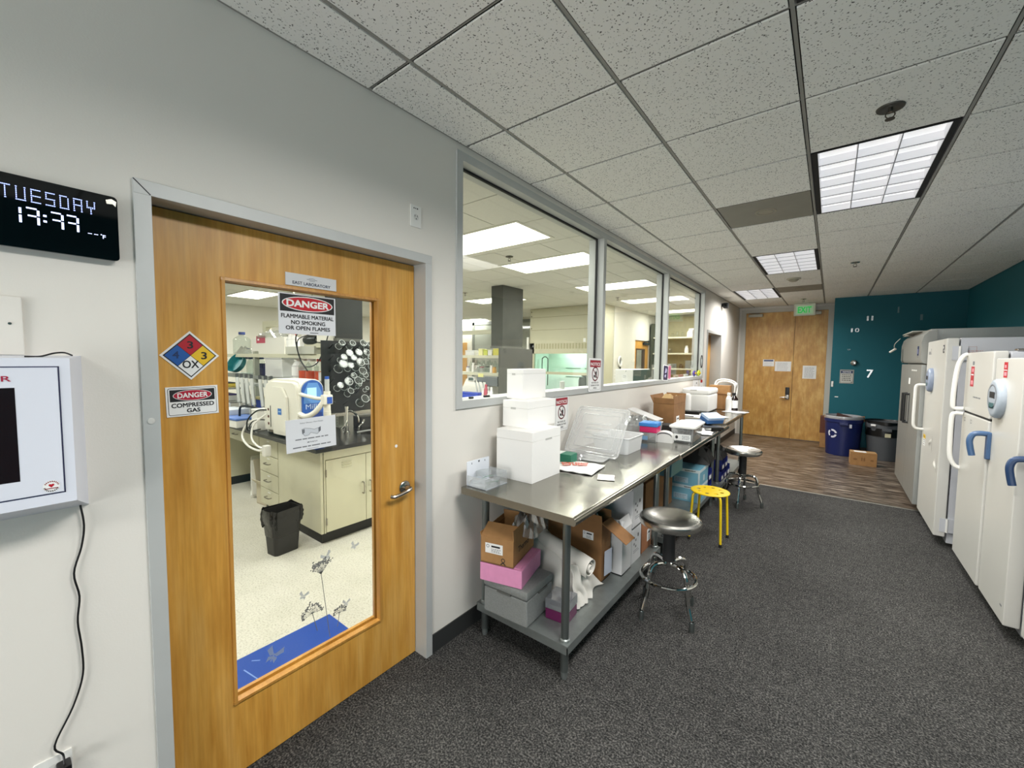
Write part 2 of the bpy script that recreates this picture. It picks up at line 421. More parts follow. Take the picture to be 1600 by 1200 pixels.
        if solid:
            md = o.modifiers.new('thickness', 'SOLIDIFY'); md.thickness = solid; md.offset = 0
        tag(o, **tags)
        return o
def tag(o, label=None, cat=None, group=None, kind=None):
    if label: o['label'] = label
    if cat: o['category'] = cat
    if group: o['group'] = group
    if kind: o['kind'] = kind
    return o
def thing(name, label, cat, loc=(0, 0, 0), rz=0.0, group=None, kind=None):
    o = bpy.data.objects.new(name, None); COL.objects.link(o); o.empty_display_size = 0.05
    o.location = loc; o.rotation_euler = (0, 0, rz)
    return tag(o, label, cat, group, kind)
def dup(root, loc=None, rz=None, label=None, group=None):
    r = root.copy(); COL.objects.link(r)
    if loc is not None: r.location = loc
    if rz is not None: r.rotation_euler = (0, 0, rz)
    if label: r['label'] = label
    if group: r['group'] = group
    for ch in list(root.children):
        c = ch.copy(); COL.objects.link(c); c.parent = r
        for g in list(ch.children):
            d = g.copy(); COL.objects.link(d); d.parent = c
    return r
def circ(cx, cy_, r, n=24, a0=0.0): return [(cx + r * math.cos(a0 + 2 * PI * k / n), cy_ + r * math.sin(a0 + 2 * PI * k / n)) for k in range(n)]
def rrect(x0, y0, x1, y1, r, n=5):
    pts = []
    for cx, cy_, a in ((x1 - r, y1 - r, 0), (x0 + r, y1 - r, PI / 2), (x0 + r, y0 + r, PI), (x1 - r, y0 + r, 1.5 * PI)):
        pts += [(cx + r * math.cos(a + PI / 2 * k / n), cy_ + r * math.sin(a + PI / 2 * k / n)) for k in range(n + 1)]
    return pts
_TXT = {}
def text_geo(body, bold=0.0):
    key = (body, bold)
    if key not in _TXT:
        cu = bpy.data.curves.new('t', 'FONT'); cu.body = body; cu.size = 1; cu.offset = bold; cu.resolution_u = 3
        ob = bpy.data.objects.new('t', cu); COL.objects.link(ob)
        dg = bpy.context.evaluated_depsgraph_get(); dg.update()
        me = bpy.data.meshes.new_from_object(ob.evaluated_get(dg))
        vs = [(q.co.x, q.co.y) for q in me.vertices]; fs = [tuple(p.vertices) for p in me.polygons]
        bpy.data.objects.remove(ob); bpy.data.curves.remove(cu); bpy.data.meshes.remove(me)
        xs = [p[0] for p in vs] or [0, 1]; ys = [p[1] for p in vs] or [0, 1]
        _TXT[key] = (vs, fs, min(xs), max(xs), min(ys), max(ys))
    return _TXT[key]
class Panel(MB):
    """flat layered artwork: origin o, right u, up v; viewer side along u x v"""
    def __init__(s, o, u, v, rot=0.0):
        super().__init__()
        u, v = Vector(u).normalized(), Vector(v).normalized(); s.n = u.cross(v)
        c, n = math.cos(rot), math.sin(rot)
        s.u, s.vv, s.o = u * c + v * n, v * c - u * n, Vector(o)
    def p(s, x, y, h): return s.o + s.u * x + s.vv * y + s.n * h
    def poly(s, pts, h, m): return s.face([s.p(x, y, h) for x, y in pts], m)
    def slab(s, pts, h, m): s.prism(pts, s.o, s.u, s.vv, s.n * h, m); return s
    def rect(s, x0, y0, x1, y1, h, m): return s.poly([(x0, y0), (x1, y0), (x1, y1), (x0, y1)], h, m)
    def ell(s, cx, cy_, rx, ry, h, m, n=32): return s.poly([(cx + rx * math.cos(2 * PI * k / n), cy_ + ry * math.sin(2 * PI * k / n)) for k in range(n)], h, m)
    def ring(s, cx, cy_, rx, ry, w_, h, m, n=32):
        for k in range(n):
            a, b = 2 * PI * k / n, 2 * PI * (k + 1) / n
            s.poly([(cx + rx * math.cos(a), cy_ + ry * math.sin(a)), (cx + rx * math.cos(b), cy_ + ry * math.sin(b)), (cx + (rx - w_) * math.cos(b), cy_ + (ry - w_) * math.sin(b)), (cx + (rx - w_) * math.cos(a), cy_ + (ry - w_) * math.sin(a))], h, m)
    def frame(s, x0, y0, x1, y1, w_, h, m):
        s.rect(x0, y0, x1, y0 + w_, h, m); s.rect(x0, y1 - w_, x1, y1, h, m); s.rect(x0, y0, x0 + w_, y1, h, m); s.rect(x1 - w_, y0, x1, y1, h, m)
    def line(s, x0, y0, x1, y1, w_, h, m):
        d = Vector((x1 - x0, y1 - y0)); n = Vector((-d.y, d.x)).normalized() * w_ / 2
        s.poly([(x0 - n.x, y0 - n.y), (x1 - n.x, y1 - n.y), (x1 + n.x, y1 + n.y), (x0 + n.x, y0 + n.y)], h, m)
    def text(s, body, cx, cy_, w_, hh, h, m, bold=0.0):
        vs, fs, xa, xb, ya, yb = text_geo(body)
        g = bold * 0.8; xa -= g; xb += g; ya -= g; yb += g
        kx = w_ / max(xb - xa, 1e-6); ky = hh / max(yb - ya, 1e-6); mi = s._mi(m)
        for n_, (ox, oy) in enumerate(((0, 0), (-g, -g), (g, -g), (-g, g), (g, g)) if bold else ((0, 0),)):
            V = [s.v(s.p(cx + (x + ox - (xa + xb) / 2) * kx, cy_ + (y + oy - (ya + yb) / 2) * ky, h + 0.00002 * n_)) for x, y in vs]
            for f in fs:
                try: q = s.bm.faces.new([V[k] for k in f]); q.material_index = mi
                except ValueError: pass
    def lines(s, x0, x1, ys, hh, h, m, rag=0.2, words=True):
        rnd = random.Random(int(abs(x0) * 1e4) + len(ys))
        for y in ys:
            e = x1 - rnd.random() * rag * (x1 - x0); x = x0
            while x < e - 0.003:
                l = min((0.5 + rnd.random()) * (x1 - x0) * 0.16, e - x) if words else e - x
                s.rect(x, y - hh / 2, x + l, y + hh / 2, h, m); x += l + hh * 0.8
LW = dict(u=(0, 1, 0), v=(0, 0, 1))            # on the left wall, facing +x
EW = dict(u=(1, 0, 0), v=(0, 0, 1))            # on an end wall, facing -y
FW = dict(u=(0, -1, 0), v=(0, 0, 1))           # on the fridges, facing -x
# ================================================================== SETTING
XW, XL = -1.65, -1.78          # corridor and lab faces of the left wall
YB, YE, YT = -4.2, 10.30, 9.53  # back wall, end wall with the double doors, teal wall
XR = 1.655
def struct(name, mb, m=None, label=None, cat=None, **k):
    return mb.done(name, None, m, kind='structure', label=label, cat=cat, **k)
b = MB(); b.box(XW - 0.13, YB, -0.06, XR, 6.19, 0.0); struct('floor', b, CARPET, 'dark grey loop carpet floor of the corridor', 'floor', smooth=0)
b = MB(); b.box(XW - 0.13, 6.19, -0.06, XR, YE + 0.1, 0.0); struct('floor', b, VINYL, 'brown wood-look vinyl floor in front of the double doors', 'floor', smooth=0)
b = MB(); b.box(XW, 6.175, 0.0, XR, 6.205, 0.006, mat('strip_metal', '#a8a59b', 0.35, 0.8), bev=0.002); struct('trim_1', b, None, 'thin metal strip where carpet meets the wood-look floor', 'trim')
b = MB(); b.box(-11.2, YB, -0.06, XL, 11.2, 0.0); struct('floor', b, VCT, 'pale speckled tile floor of the laboratory', 'floor', smooth=0)
# ceiling tiles of the corridor, one sheet of tiles with grooves
skip = set()
for (i, j) in CORR_LIGHTS: skip |= {(i, j), (i, j + 1)}
VENTS = [(1, 4), (1, 11)]
skip |= set(VENTS)
b = MB()
for i in range(-1, 5):
    for j in range(-9, 16):
        if (i, j) in skip: continue
        x0, x1 = max(gx(i), XW), min(gx(i + 1), XR); y0, y1 = max(gy(j), YB), min(gy(j + 1), YE)
        if x1 - x0 < 0.02 or y1 - y0 < 0.02: continue
        b.box(x0 + 0.011, y0 + 0.010, CEIL, x1 - 0.011, y1 - 0.010, CEIL + 0.007, TILE)
struct('ceiling', b, None, 'speckled white acoustic tile ceiling of the corridor', 'ceiling', smooth=0)
b = MB()
for i in range(-1, 6):
    x = gx(i)
    if XW < x < XR: b.box(x - 0.0065, YB, CEIL + 0.002, x + 0.0065, YE, CEIL + 0.03, GRID)
for j in range(-8, 16):
    if not YB < gy(j) < YE: continue
    for i in range(-1, 5):
        if any(i == a and j == c + 1 for a, c in CORR_LIGHTS): continue
        b.box(max(gx(i), XW), gy(j) - 0.003, CEIL + 0.004, min(gx(i + 1), XR), gy(j) + 0.003, CEIL + 0.03, GRID)
b.box(XW, YB, CEIL + 0.002, XW + 0.018, YE, CEIL + 0.006, GRID)
b.box(XW - 0.1, YB, CEIL + 0.066, XR + 0.1, YE + 0.1, CEIL + 0.09, PLENUM)
struct('trim_2', b, None, 'grey metal grid bars that carry the corridor ceiling tiles', 'ceiling grid', smooth=0)
# lab ceiling
b = MB()
LC = mat('lab_ceiling', '#d8d7cf', 0.9, var=0.03, vscale=60)
for i in range(-16, 0):
    for j in range(-9, 17):
        x0, x1 = -1.78 + GS * i, -1.78 + GS * (i + 1); y0, y1 = max(gy(j), YB), min(gy(j + 1), 11.1)
        if y1 - y0 < 0.05 or x0 < -11.3: continue
        b.box(x0 + 0.005, y0 + 0.005, CEIL + 0.002, x1 - 0.005, y1 - 0.005, CEIL + 0.02, LC)
b.box(-11.3, YB, CEIL + 0.008, XL, 11.2, CEIL + 0.05, mat('lab_grid', '#a5a49a', 0.6))
struct('ceiling', b, None, 'pale tile ceiling of the laboratory', 'ceiling', smooth=0)
# left wall with the openings for door, window band and second door
D0, D1, DT = 0.325, 1.392, 2.092            # door 1 opening
W0, W1, WB, WT = 1.606, 7.135, 1.325, 2.735  # window opening
E0, E1, ET = 7.42, 8.46, 2.09               # door 2 opening
b = MB()
for (y0, y1, z0, z1) in ((YB, D0, 0, 2.82), (D0, D1, DT, 2.82), (D1, W0, 0, 2.82), (W0, W1, 0, WB), (W0, W1, WT, 2.82), (W1, E0, 0, 2.82), (E0, E1, ET, 2.82), (E1, YE, 0, 2.82)):
    b.box(XL, y0, z0, XW, y1, z1, WALLP)
struct('wall_left', b, None, 'off-white corridor wall with wooden door and long window', 'wall', smooth=0)
b = MB(); b.box(XW - 0.13, YE, 0, 0.12, YE + 0.1, 2.82, WALLP); struct('wall_end', b, None, 'pale end wall around the tall double doors', 'wall', smooth=0)
b = MB(); b.box(0.0, YT, 0, XR + 0.1, YE + 0.1, 2.82, TEAL); struct('wall_teal', b, None, 'dark teal wall beside the double doors', 'wall', smooth=0)
b = MB(); b.box(XR, YB, 0, XR + 0.1, YT, 2.82, TEAL); struct('wall_right', b, None, 'dark teal wall behind the row of freezers', 'wall', smooth=0)
b = MB(); b.box(XW - 0.13, YB - 0.1, 0, XR + 0.1, YB, 2.82, WALLP); struct('wall_back', b, None, 'off-white wall at the near end of the corridor', 'wall', smooth=0)
for n, (x0, y0, x1, y1) in enumerate(((XW, 1.43, XW + 0.008, E0 - 0.04), (XW, E1 + 0.04, XW + 0.008, YE), (XW, YB, XW + 0.008, 0.285), (0.0, YT - 0.008, XR, YT))):
    b = MB(); b.box(x0, y0, 0, x1, y1, 0.105, BASEB, bev=0.002)
    struct('baseboard_' + ('left', 'left_far', 'left_near', 'teal')[n], b, None, 'black rubber base along the ' + ('white wall under the worktables', 'wall past the second door', 'wall under the defibrillator cabinet', 'teal wall behind the bins')[n], 'baseboard')
t = thing('fill_panel', 'wide frosted lobby panel added behind the camera to brighten the corridor', 'window', (0, YB, 0), kind='structure')
b = MB(); b.box(-1.5, 0, 0.25, 1.5, 0.04, 0.30); b.box(-1.5, 0, 2.60, 1.5, 0.04, 2.66); b.box(-1.5, 0, 0.30, -1.45, 0.04, 2.60); b.box(1.45, 0, 0.30, 1.5, 0.04, 2.60); b.box(-0.025, 0, 0.30, 0.025, 0.04, 2.60); b.done('window_frame', t, FRAME)
b = MB(); b.box(-1.45, 0.005, 0.30, 1.45, 0.015, 2.60); b.done('pane', t, mat('frosted_fill_glow', '#dfe6ee', 0.4, emit='#dbe8f5', estr=0.6))  # glowing sheet added behind the camera as soft fill light
# lab walls
for nm, bx, lb in (('wall_lab_far', (-10.75, YB, 0, -10.65, 11.1, 2.82), 'pale far wall of the laboratory'),
                   ('wall_lab_end', (-5.6, 11.0, 0, XL, 11.1, 2.82), 'pale end wall of the laboratory behind the wall shelves'),
                   ('wall_lab_middle', (-10.75, 9.25, 0, -5.62, 9.35, 2.82), 'pale wall with a grey framed interior window, behind the farther bench'),
                   ('wall_lab_near', (-10.75, YB - 0.1, 0, XL, YB, 2.82), 'pale near wall of the laboratory'),
                   ('wall_lab_partition', (-3.85, 8.42, 0, -3.75, 9.64, 2.82), 'cream partition wall beside the fume hood')):
    b = MB(); b.box(*bx, LABWALL)
    if nm == 'wall_lab_partition':
        b.box(-3.85, 9.64, 2.10, -3.75, 10.62, 2.82, LABWALL); b.box(-3.85, 10.62, 0, -3.75, 11.0, 2.82, LABWALL)
    struct(nm, b, None, lb, 'wall', smooth=0)
# a glazed partition far inside the lab (grey frame, seen past the shelves)
t = thing('window_2', 'grey framed interior window at the far end of the laboratory', 'window', (-7.2, 9.25, 0), kind='structure')
b = MB(); b.box(-1.54, -0.03, 0.9, 1.54, 0.0, 0.96); b.box(-1.54, -0.03, 2.62, 1.54, 0.0, 2.71); b.box(-1.54, -0.03, 0.9, -1.45, 0.0, 2.71); b.box(1.45, -0.03, 0.9, 1.54, 0.0, 2.71); b.done('window_frame', t, mat('dark_frame', '#73766f', 0.5))
b = MB(); b.box(-1.46, -0.015, 0.95, 1.46, -0.008, 2.63); b.done('pane', t, mat('grey_pane', '#9a9d94', 0.06, spec=0.8))

# ------------------------------------------------------------------ corridor ceiling fixtures
LOUV = mat('louvre_glow', '#ededf0', 0.4, emit='#f6f4f8', estr=0.10)  # blades glow faintly so they look lit by the tubes
LBACK = mat('lamp_glow', '#f4f4f4', 0.6, emit='#ffffff', estr=0.40)
SLOT = mat('slot_black', '#0a0a0a', 0.8)
def troffer(i, j, label):
    t = thing('ceiling_light', label, 'ceiling light', (gx(i), gy(j), CEIL), group='louvred ceiling lights of the corridor')
    W, L = GS, 0.604 * 2
    b = MB(); b.box(0.012, 0.012, 0.0, 0.040, L - 0.012, 0.008, SLOT); b.box(W - 0.040, 0.012, 0.0, W - 0.012, L - 0.012, 0.008, SLOT)
    b.box(0.04, 0.012, 0.0, W - 0.04, 0.022, 0.008, SLOT); b.box(0.04, L - 0.022, 0.0, W - 0.04, L - 0.012, 0.008, SLOT)
    b.box(0.012, 0.012, 0.06, W - 0.012, L - 0.012, 0.065, SLOT)
    b.done('fixture_frame', t, None)
    b = MB(); b.face([(0.04, 0.022, 0.045), (W - 0.04, 0.022, 0.045), (W - 0.04, L - 0.022, 0.045), (0.04, L - 0.022, 0.045)], LBACK); b.done('lamp_panel', t, None, smooth=0)
    b = MB(); x0, x1, y0, y1 = 0.04, W - 0.04, 0.022, L - 0.022
    for k in range(0, 7):
        y = y0 + (y1 - y0) * k / 6
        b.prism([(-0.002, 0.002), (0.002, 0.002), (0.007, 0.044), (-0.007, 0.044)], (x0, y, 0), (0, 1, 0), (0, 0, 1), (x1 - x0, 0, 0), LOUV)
    for k in range(0, 4):
        x = x0 + (x1 - x0) * k / 3
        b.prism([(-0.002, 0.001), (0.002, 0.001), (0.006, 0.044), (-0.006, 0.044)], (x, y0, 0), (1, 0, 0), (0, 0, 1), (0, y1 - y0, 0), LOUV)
    EDG = mat('louvre_edge_dim', '#8f8f95', 0.4)  # darker grey paints in the dimmer lower edges of the blades
    for k in range(1, 6): b.box(x0, y0 + (y1 - y0) * k / 6 - 0.003, -0.001, x1, y0 + (y1 - y0) * k / 6 + 0.003, 0.002, EDG)
    for k in range(1, 3): b.box(x0 + (x1 - x0) * k / 3 - 0.0025, y0, -0.0012, x0 + (x1 - x0) * k / 3 + 0.0025, y1, 0.0018, EDG)
    b.done('louvre', t, None, smooth=0)
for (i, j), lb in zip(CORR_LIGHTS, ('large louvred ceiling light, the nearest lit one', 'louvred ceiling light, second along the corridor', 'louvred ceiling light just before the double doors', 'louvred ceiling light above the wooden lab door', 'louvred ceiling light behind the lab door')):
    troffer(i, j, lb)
VENT = mat('vent_grey', '#85837a', 0.6, var=0.06, vscale=5)
for (i, j), lb in zip(VENTS, ('square grey metal panel in the ceiling beside the nearest light', 'square grey metal panel in the ceiling near the smoke detector')):
    t = thing('ceiling_panel', lb, 'ceiling panel', (gx(i), gy(j), CEIL), group='grey ceiling panels')
    b = MB(); b.box(0.014, 0.012, 0.002, GS - 0.012, 0.592, 0.016, bev=0.002); b.box(0.012, 0.012, 0.012, GS - 0.012, 0.592, 0.03, SLOT); b.done('plate', t, VENT)
    b = MB(); b.lathe([(0.075, 0.0), (0.072, -0.004), (0.06, -0.002), (0.06, 0.0)], (GS / 2, 0.3, 0.002), seg=32); b.lathe([(0.05, 0.001), (0.046, -0.003), (0.0, -0.003)], (GS / 2, 0.3, 0.002), seg=32); b.done('ring', t, mat('vent_ring', '#8f8a7c', 0.5))
def sprinkler(x, y, label, z=CEIL, s=1.0, m=None):
    t = thing('sprinkler_head', label, 'sprinkler', (x, y, z), group='ceiling sprinklers')
    b = MB(); b.lathe([(0.0, 0.0), (0.045 * s, 0.0), (0.043 * s, -0.006), (0.03 * s, -0.007), (0.018 * s, -0.002), (0, -0.002)], seg=24); b.done('escutcheon', t, m or SATIN)
    b = MB(); b.cyl((0, 0, 0), (0, 0, -0.022), 0.009, m=SATIN); b.tube([(0.012, 0, -0.02), (0.016, 0, -0.035), (0.004, 0, -0.05)], 0.0025); b.tube([(-0.012, 0, -0.02), (-0.016, 0, -0.035), (-0.004, 0, -0.05)], 0.0025); b.cyl((0, 0, -0.05), (0, 0, -0.053), 0.018); b.done('deflector', t, mat('sprinkler_dark', '#55524b', 0.4, 0.8))
sprinkler(0.16, 2.59, 'recessed sprinkler head in the tile before the nearest light', s=1.15, m=mat('sprinkler_grey', '#4b4a45', 0.5, 0.5))
sprinkler(0.165, 6.27, 'small sprinkler head in the ceiling beyond the lights')
sprinkler(-0.46, 9.35, 'small sprinkler head in the ceiling above the exit sign')
t = thing('smoke_detector', 'round cream smoke detector on the ceiling past the second light', 'smoke detector', (-0.47, 6.99, CEIL))
b = MB(); b.lathe([(0, 0), (0.085, 0), (0.085, -0.012), (0.078, -0.016), (0, -0.016)], seg=32); b.done('base', t, mat('det_base', '#b7b3a4', 0.5))
b = MB(); b.lathe([(0.06, -0.016), (0.058, -0.03), (0.035, -0.045), (0, -0.047)], seg=32); b.done('sensor_dome', t, mat('det_base2', '#a9a594', 0.5))

# ------------------------------------------------------------------ door 1 (maple, long glass)
XD = -1.73
d = thing('door_1', 'honey maple door with a tall glass pane and silver handle', 'door', (0, 0, 0), kind='structure')
b = MB(); f = 0.038
# hollow-metal frame: mitred face, returns through the wall, stop
def fr_leg(y0, y1): b.box(XL - 0.006, y0, 0, XW + 0.010, y1, DT + f, FRAME, bev=0.0015)
fr_leg(D0 - f, D0 + 0.004); fr_leg(D1 - 0.004, D1 + f)
b.box(XL - 0.006, D0 - f + 0.001, DT - 0.004, XW + 0.011, D1 + f - 0.001, DT + f + 0.001, FRAME, bev=0.0015)
b.box(XL, D0, 0, XD - 0.046, D0 + 0.016, DT, FRAME); b.box(XL, D1 - 0.016, 0, XD - 0.046, D1, DT, FRAME); b.box(XL, D0, DT - 0.016, XD - 0.046, D1, DT, FRAME)
b.prism([(-0.0012, 0), (0.0012, 0), (0.0012, 0.054), (-0.0012, 0.054)], (XW + 0.0108, D0 + 0.002, DT - 0.002), (0, 0.707, 0.707), (0, -0.707, 0.707), (0.001, 0, 0), BLACKM)
b.lathe([(0, 0.0), (0.009, 0.0), (0.009, 0.002), (0, 0.003)], (XW + 0.010, 0.306, 1.408), (1, 0, 0), 20, mat('frame_plug', '#c3c3be', 0.5))
b.done('door_frame', d, None)
lf0, lf1, lz1 = D0 + 0.008, D1 - 0.007, DT - 0.008
g0, g1, gz0, gz1 = 0.530, 1.168, 0.292, 1.888
b = MB()
for (y0, y1, z0, z1) in ((lf0, g0, 0.006, lz1), (g1, lf1, 0.006, lz1), (g0, g1, 0.006, gz0), (g0, g1, gz1, lz1)):
    b.box(XD - 0.045, y0, z0, XD, y1, z1, MAPLE)
b.lathe([(0, 0.0), (0.008, 0.0), (0.008, 0.0008), (0, 0.001)], (XD, 1.269, 1.161), (1, 0, 0), 16, WHITE)
leaf = b.done('door_leaf', d, None, smooth=0)
b = MB()
for sx in (XD, XD - 0.045):
    s_ = 1 if sx == XD else -1
    def bar(o, axis, L): b.prism([(0.0, 0.0), (0.008 * s_, 0.002), (0.009 * s_, 0.012), (-0.012 * s_, 0.016), (-0.014 * s_, 0.0)], o, (1, 0, 0), axis, L, MAPLE_BEAD)
    bar((sx, g0 - 0.004, gz0 - 0.004), (0, 0, 1), (0, g1 - g0 + 0.008, 0)); bar((sx, g0 - 0.004, gz1 + 0.004), (0, 0, -1), (0, g1 - g0 + 0.008, 0))
    bar((sx, g0 - 0.004, gz0 - 0.004), (0, 1, 0), (0, 0, gz1 - gz0 + 0.008)); bar((sx, g1 + 0.004, gz0 - 0.004), (0, -1, 0), (0, 0, gz1 - gz0 + 0.008))
b.done('glazing_bead', leaf, None)
b = MB(); b.box(XD - 0.026, g0, gz0, XD - 0.020, g1, gz1, GLASS); pane = b.done('pane', d, None, smooth=0)
b = MB(); hy, hz = 1.318, 0.925
b.lathe([(0, 0), (0.033, 0), (0.033, 0.006), (0.028, 0.011), (0.014, 0.014), (0.012, 0.05), (0, 0.05)], (XD, hy, hz + 0.012), (1, 0, 0), 32, SATIN)
b.tube([(XD + 0.045, hy + 0.008, hz + 0.010), (XD + 0.052, hy - 0.02, hz + 0.006), (XD + 0.052, hy - 0.06, hz - 0.002), (XD + 0.048, hy - 0.095, hz - 0.006), (XD + 0.036, hy - 0.108, hz - 0.004)], 0.0095, 10, SATIN)
b.done('door_handle', leaf, None)
# etched flower and butterfly stickers on the glass
DEC = mat('etched_grey', '#6b6c6a', 0.8); DEC2 = mat('etched_pale', '#b9bbb6', 0.9)
def flower(name, y, z, r, stem, lean, dense, m, spread=1.9, tilt=0.0):
    p = Panel((XD - 0.0185, y, z), **LW); rnd = random.Random(int(y * 1000))
    p.line(0, 0, lean, -stem, 0.003, 0, m)
    for k in range(dense):
        a = tilt + PI / 2 + (k / (dense - 1) - 0.5) * spread; L = r * (0.75 + 0.25 * rnd.random())
        p.line(0, 0, L * math.cos(a) * 0.96, L * math.sin(a) * 0.96, 0.0014, 0.00005, m)
        for q in range(7):
            aa = a + (rnd.random() - 0.5) * 0.28; l2 = L * (0.80 + 0.32 * rnd.random())
            p.ell(l2 * math.cos(aa), l2 * math.sin(aa), 0.0036, 0.0028, 0.0001 + 0.00002 * q, m, 7)
        for q in range(2):
            aa = a + (rnd.random() - 0.5) * 0.2; l2 = L * (0.4 + 0.4 * rnd.random())
            p.ell(l2 * math.cos(aa), l2 * math.sin(aa), 0.0022, 0.002, 0.0003, m, 6)
    p.done(name, pane, None, smooth=0)
def moth(y, z, s, rot, m):
    p = Panel((XD - 0.0185, y, z), rot=rot, **LW)
    for sgn in (1, -1):
        p.poly([(0, 0.1 * s), (sgn * 0.55 * s, 0.75 * s), (sgn * 0.75 * s, 0.35 * s), (sgn * 0.30 * s, 0.0)], 0, m)
        p.poly([(0, 0.02 * s), (sgn * 0.40 * s, -0.08 * s), (sgn * 0.35 * s, -0.5 * s), (0, -0.15 * s)], 0.00005, m)
    p.line(0, 0.2 * s, 0, -0.4 * s, 0.1 * s, 0.0001, m)
    p.done('butterfly_sticker', pane, None, smooth=0)
flower('flower_sticker', 0.880, 0.645, 0.068, 0.31, 0.035, 15, DEC, 1.5, 0.05)
flower('flower_sticker', 0.838, 0.485, 0.05, 0.09, 0.02, 12, DEC, 3.4, 0.1)
flower('flower_sticker', 0.962, 0.425, 0.035, 0.06, -0.01, 9, DEC, 3.0)
moth(0.905, 0.715, 0.034, 0.3, DEC2); moth(1.04, 0.715, 0.03, -0.5, DEC2); moth(0.80, 0.58, 0.03, -0.4, DEC2); moth(0.995, 0.455, 0.028, -0.2, DEC2); moth(0.675, 0.385, 0.05, -0.6, mat('etched_blue', '#7f8fb4', 0.9))

# ------------------------------------------------------------------ window_1: three lites in a grey frame
wn = thing('window_1', 'long grey framed window with three panes looking into the laboratory', 'window', (0, 0, 0), kind='structure')
fw = 0.045
b = MB()
xo, xi = XW + 0.012, XL - 0.006
b.box(xi, W0, WB, xo, W0 + fw, WT, FRAME); b.box(xi, W1 - fw, WB, xo, W1, WT, FRAME)
b.box(xi, W0 + fw, WB, xo, W1 - fw, WB + fw, FRAME); b.box(xi, W0 + fw, WT - fw, xo, W1 - fw, WT, FRAME)
b.done('window_frame', wn, None, smooth=0)
MU = [3.445, 5.275]
for y in MU:
    b = MB(); b.box(xi, y - 0.026, WB + fw, xo, y + 0.026, WT - fw, FRAME); b.done('mullion', wn, None, smooth=0)
edges = [W0 + fw] + [v for y in MU for v in (y - 0.026, y + 0.026)] + [W1 - fw]
for k in range(3):
    y0, y1 = edges[2 * k], edges[2 * k + 1]
    b = MB(); b.box(-1.711, y0, WB + fw, -1.705, y1, WT - fw, GLASS); pn = b.done('pane', wn, None, smooth=0)
    b = MB()
    for (a0, a1, c0, c1) in ((y0, y0 + 0.012, WB + fw, WT - fw), (y1 - 0.012, y1, WB + fw, WT - fw)): b.box(-1.716, a0, c0, -1.700, a1, c1, BLACKM)
    b.box(-1.716, y0, WT - fw - 0.012, -1.700, y1, WT - fw, BLACKM)
    b.done('gasket', pn, None, smooth=0)

# ------------------------------------------------------------------ door 2 (far, recessed)
d2 = thing('door_2', 'second maple door with a glass pane at the far end of the white wall', 'door', (0, 0, 0), kind='structure')
b = MB(); fr2 = 0.04
b.box(XL - 0.1, E0 - fr2, 0, XW + 0.01, E0 + 0.004, ET + fr2, FRAME); b.box(XL - 0.1, E1 - 0.004, 0, XW + 0.01, E1 + fr2, ET + fr2, FRAME); b.box(XL - 0.1, E0, ET - 0.004, XW + 0.011, E1, ET + fr2, FRAME)
b.done('door_frame', d2, None, smooth=0)
b = MB(); xd = XL - 0.04
for (y0, y1, z0, z1) in ((E0, 7.66, 0, ET), (8.22, E1, 0, ET), (7.66, 8.22, 0, 0.3), (7.66, 8.22, 1.88, ET)): b.box(xd - 0.045, y0, z0, xd, y1, z1, MAPLE)
l2 = b.done('door_leaf', d2, None, smooth=0)
b = MB(); b.box(xd - 0.025, 7.66, 0.3, xd - 0.02, 8.22, 1.88, GLASS); b.done('pane', d2, None, smooth=0)
b = MB(); b.lathe([(0, 0), (0.033, 0), (0.03, 0.012), (0, 0.02)], (xd, 8.36, 0.95), (1, 0, 0)); b.tube([(xd + 0.045, 8.36, 0.95), (xd + 0.05, 8.3, 0.95), (xd + 0.05, 8.25, 0.945)], 0.009); b.cyl((xd, 8.36, 0.95), (xd + 0.05, 8.36, 0.95), 0.01); b.done('door_handle', l2, SATIN)
for nm, (y, z, a, c), lb in (('notice_paper', (7.52, 1.62, 0.12, 0.20), 'small white paper taped high on the second maple door'), ('notice_paper', (7.90, 1.36, 0.2, 0.26), 'white paper taped inside the glass of the second maple door')):
    p = Panel((xd + (0.002 if y < 7.6 else -0.016), y, z), **LW); p.slab([(-a / 2, -c / 2), (a / 2, -c / 2), (a / 2, c / 2), (-a / 2, c / 2)], 0.001, PAPER); p.lines(-a * 0.4, a * 0.4, [c * q for q in (0.3, 0.15, 0.0, -0.15, -0.3)], 0.006, 0.0012, GREYINK); p.done(nm, None, None, smooth=0, label=lb, cat='notice')

# ------------------------------------------------------------------ door 3: tall double doors at the end
d3 = thing('door_3', 'tall double birch doors closing the end of the corridor', 'door', (0, 0, 0), kind='structure')
X0, X1, XS, DZ = -1.515, -0.085, -0.625, 2.655
PFR = mat('pale_frame', '#bdbbb2', 0.5)
b = MB(); b.box(X0 - 0.09, YE - 0.03, 0, X0, YE, DZ + 0.07, PFR); b.box(X1, YE - 0.03, 0, X1 + 0.085, YE, DZ + 0.07, PFR); b.box(X0, YE - 0.03, DZ, X1, YE, DZ + 0.07, PFR); b.done('door_frame', d3, None)
for (xa, xb, nm) in ((X0 + 0.003, XS - 0.003, 'door_leaf'), (XS + 0.003, X1 - 0.003, 'door_leaf')):
    b = MB(); b.box(xa, YE - 0.02, 0.01, xb, YE - 0.002, DZ - 0.004, BIRCH, bev=0.001); b.done(nm, d3, None)
b = MB(); b.box(XS - 0.004, YE - 0.012, 0, XS + 0.004, YE - 0.001, DZ, BLACKM); b.done('seam_gap', d3, None)
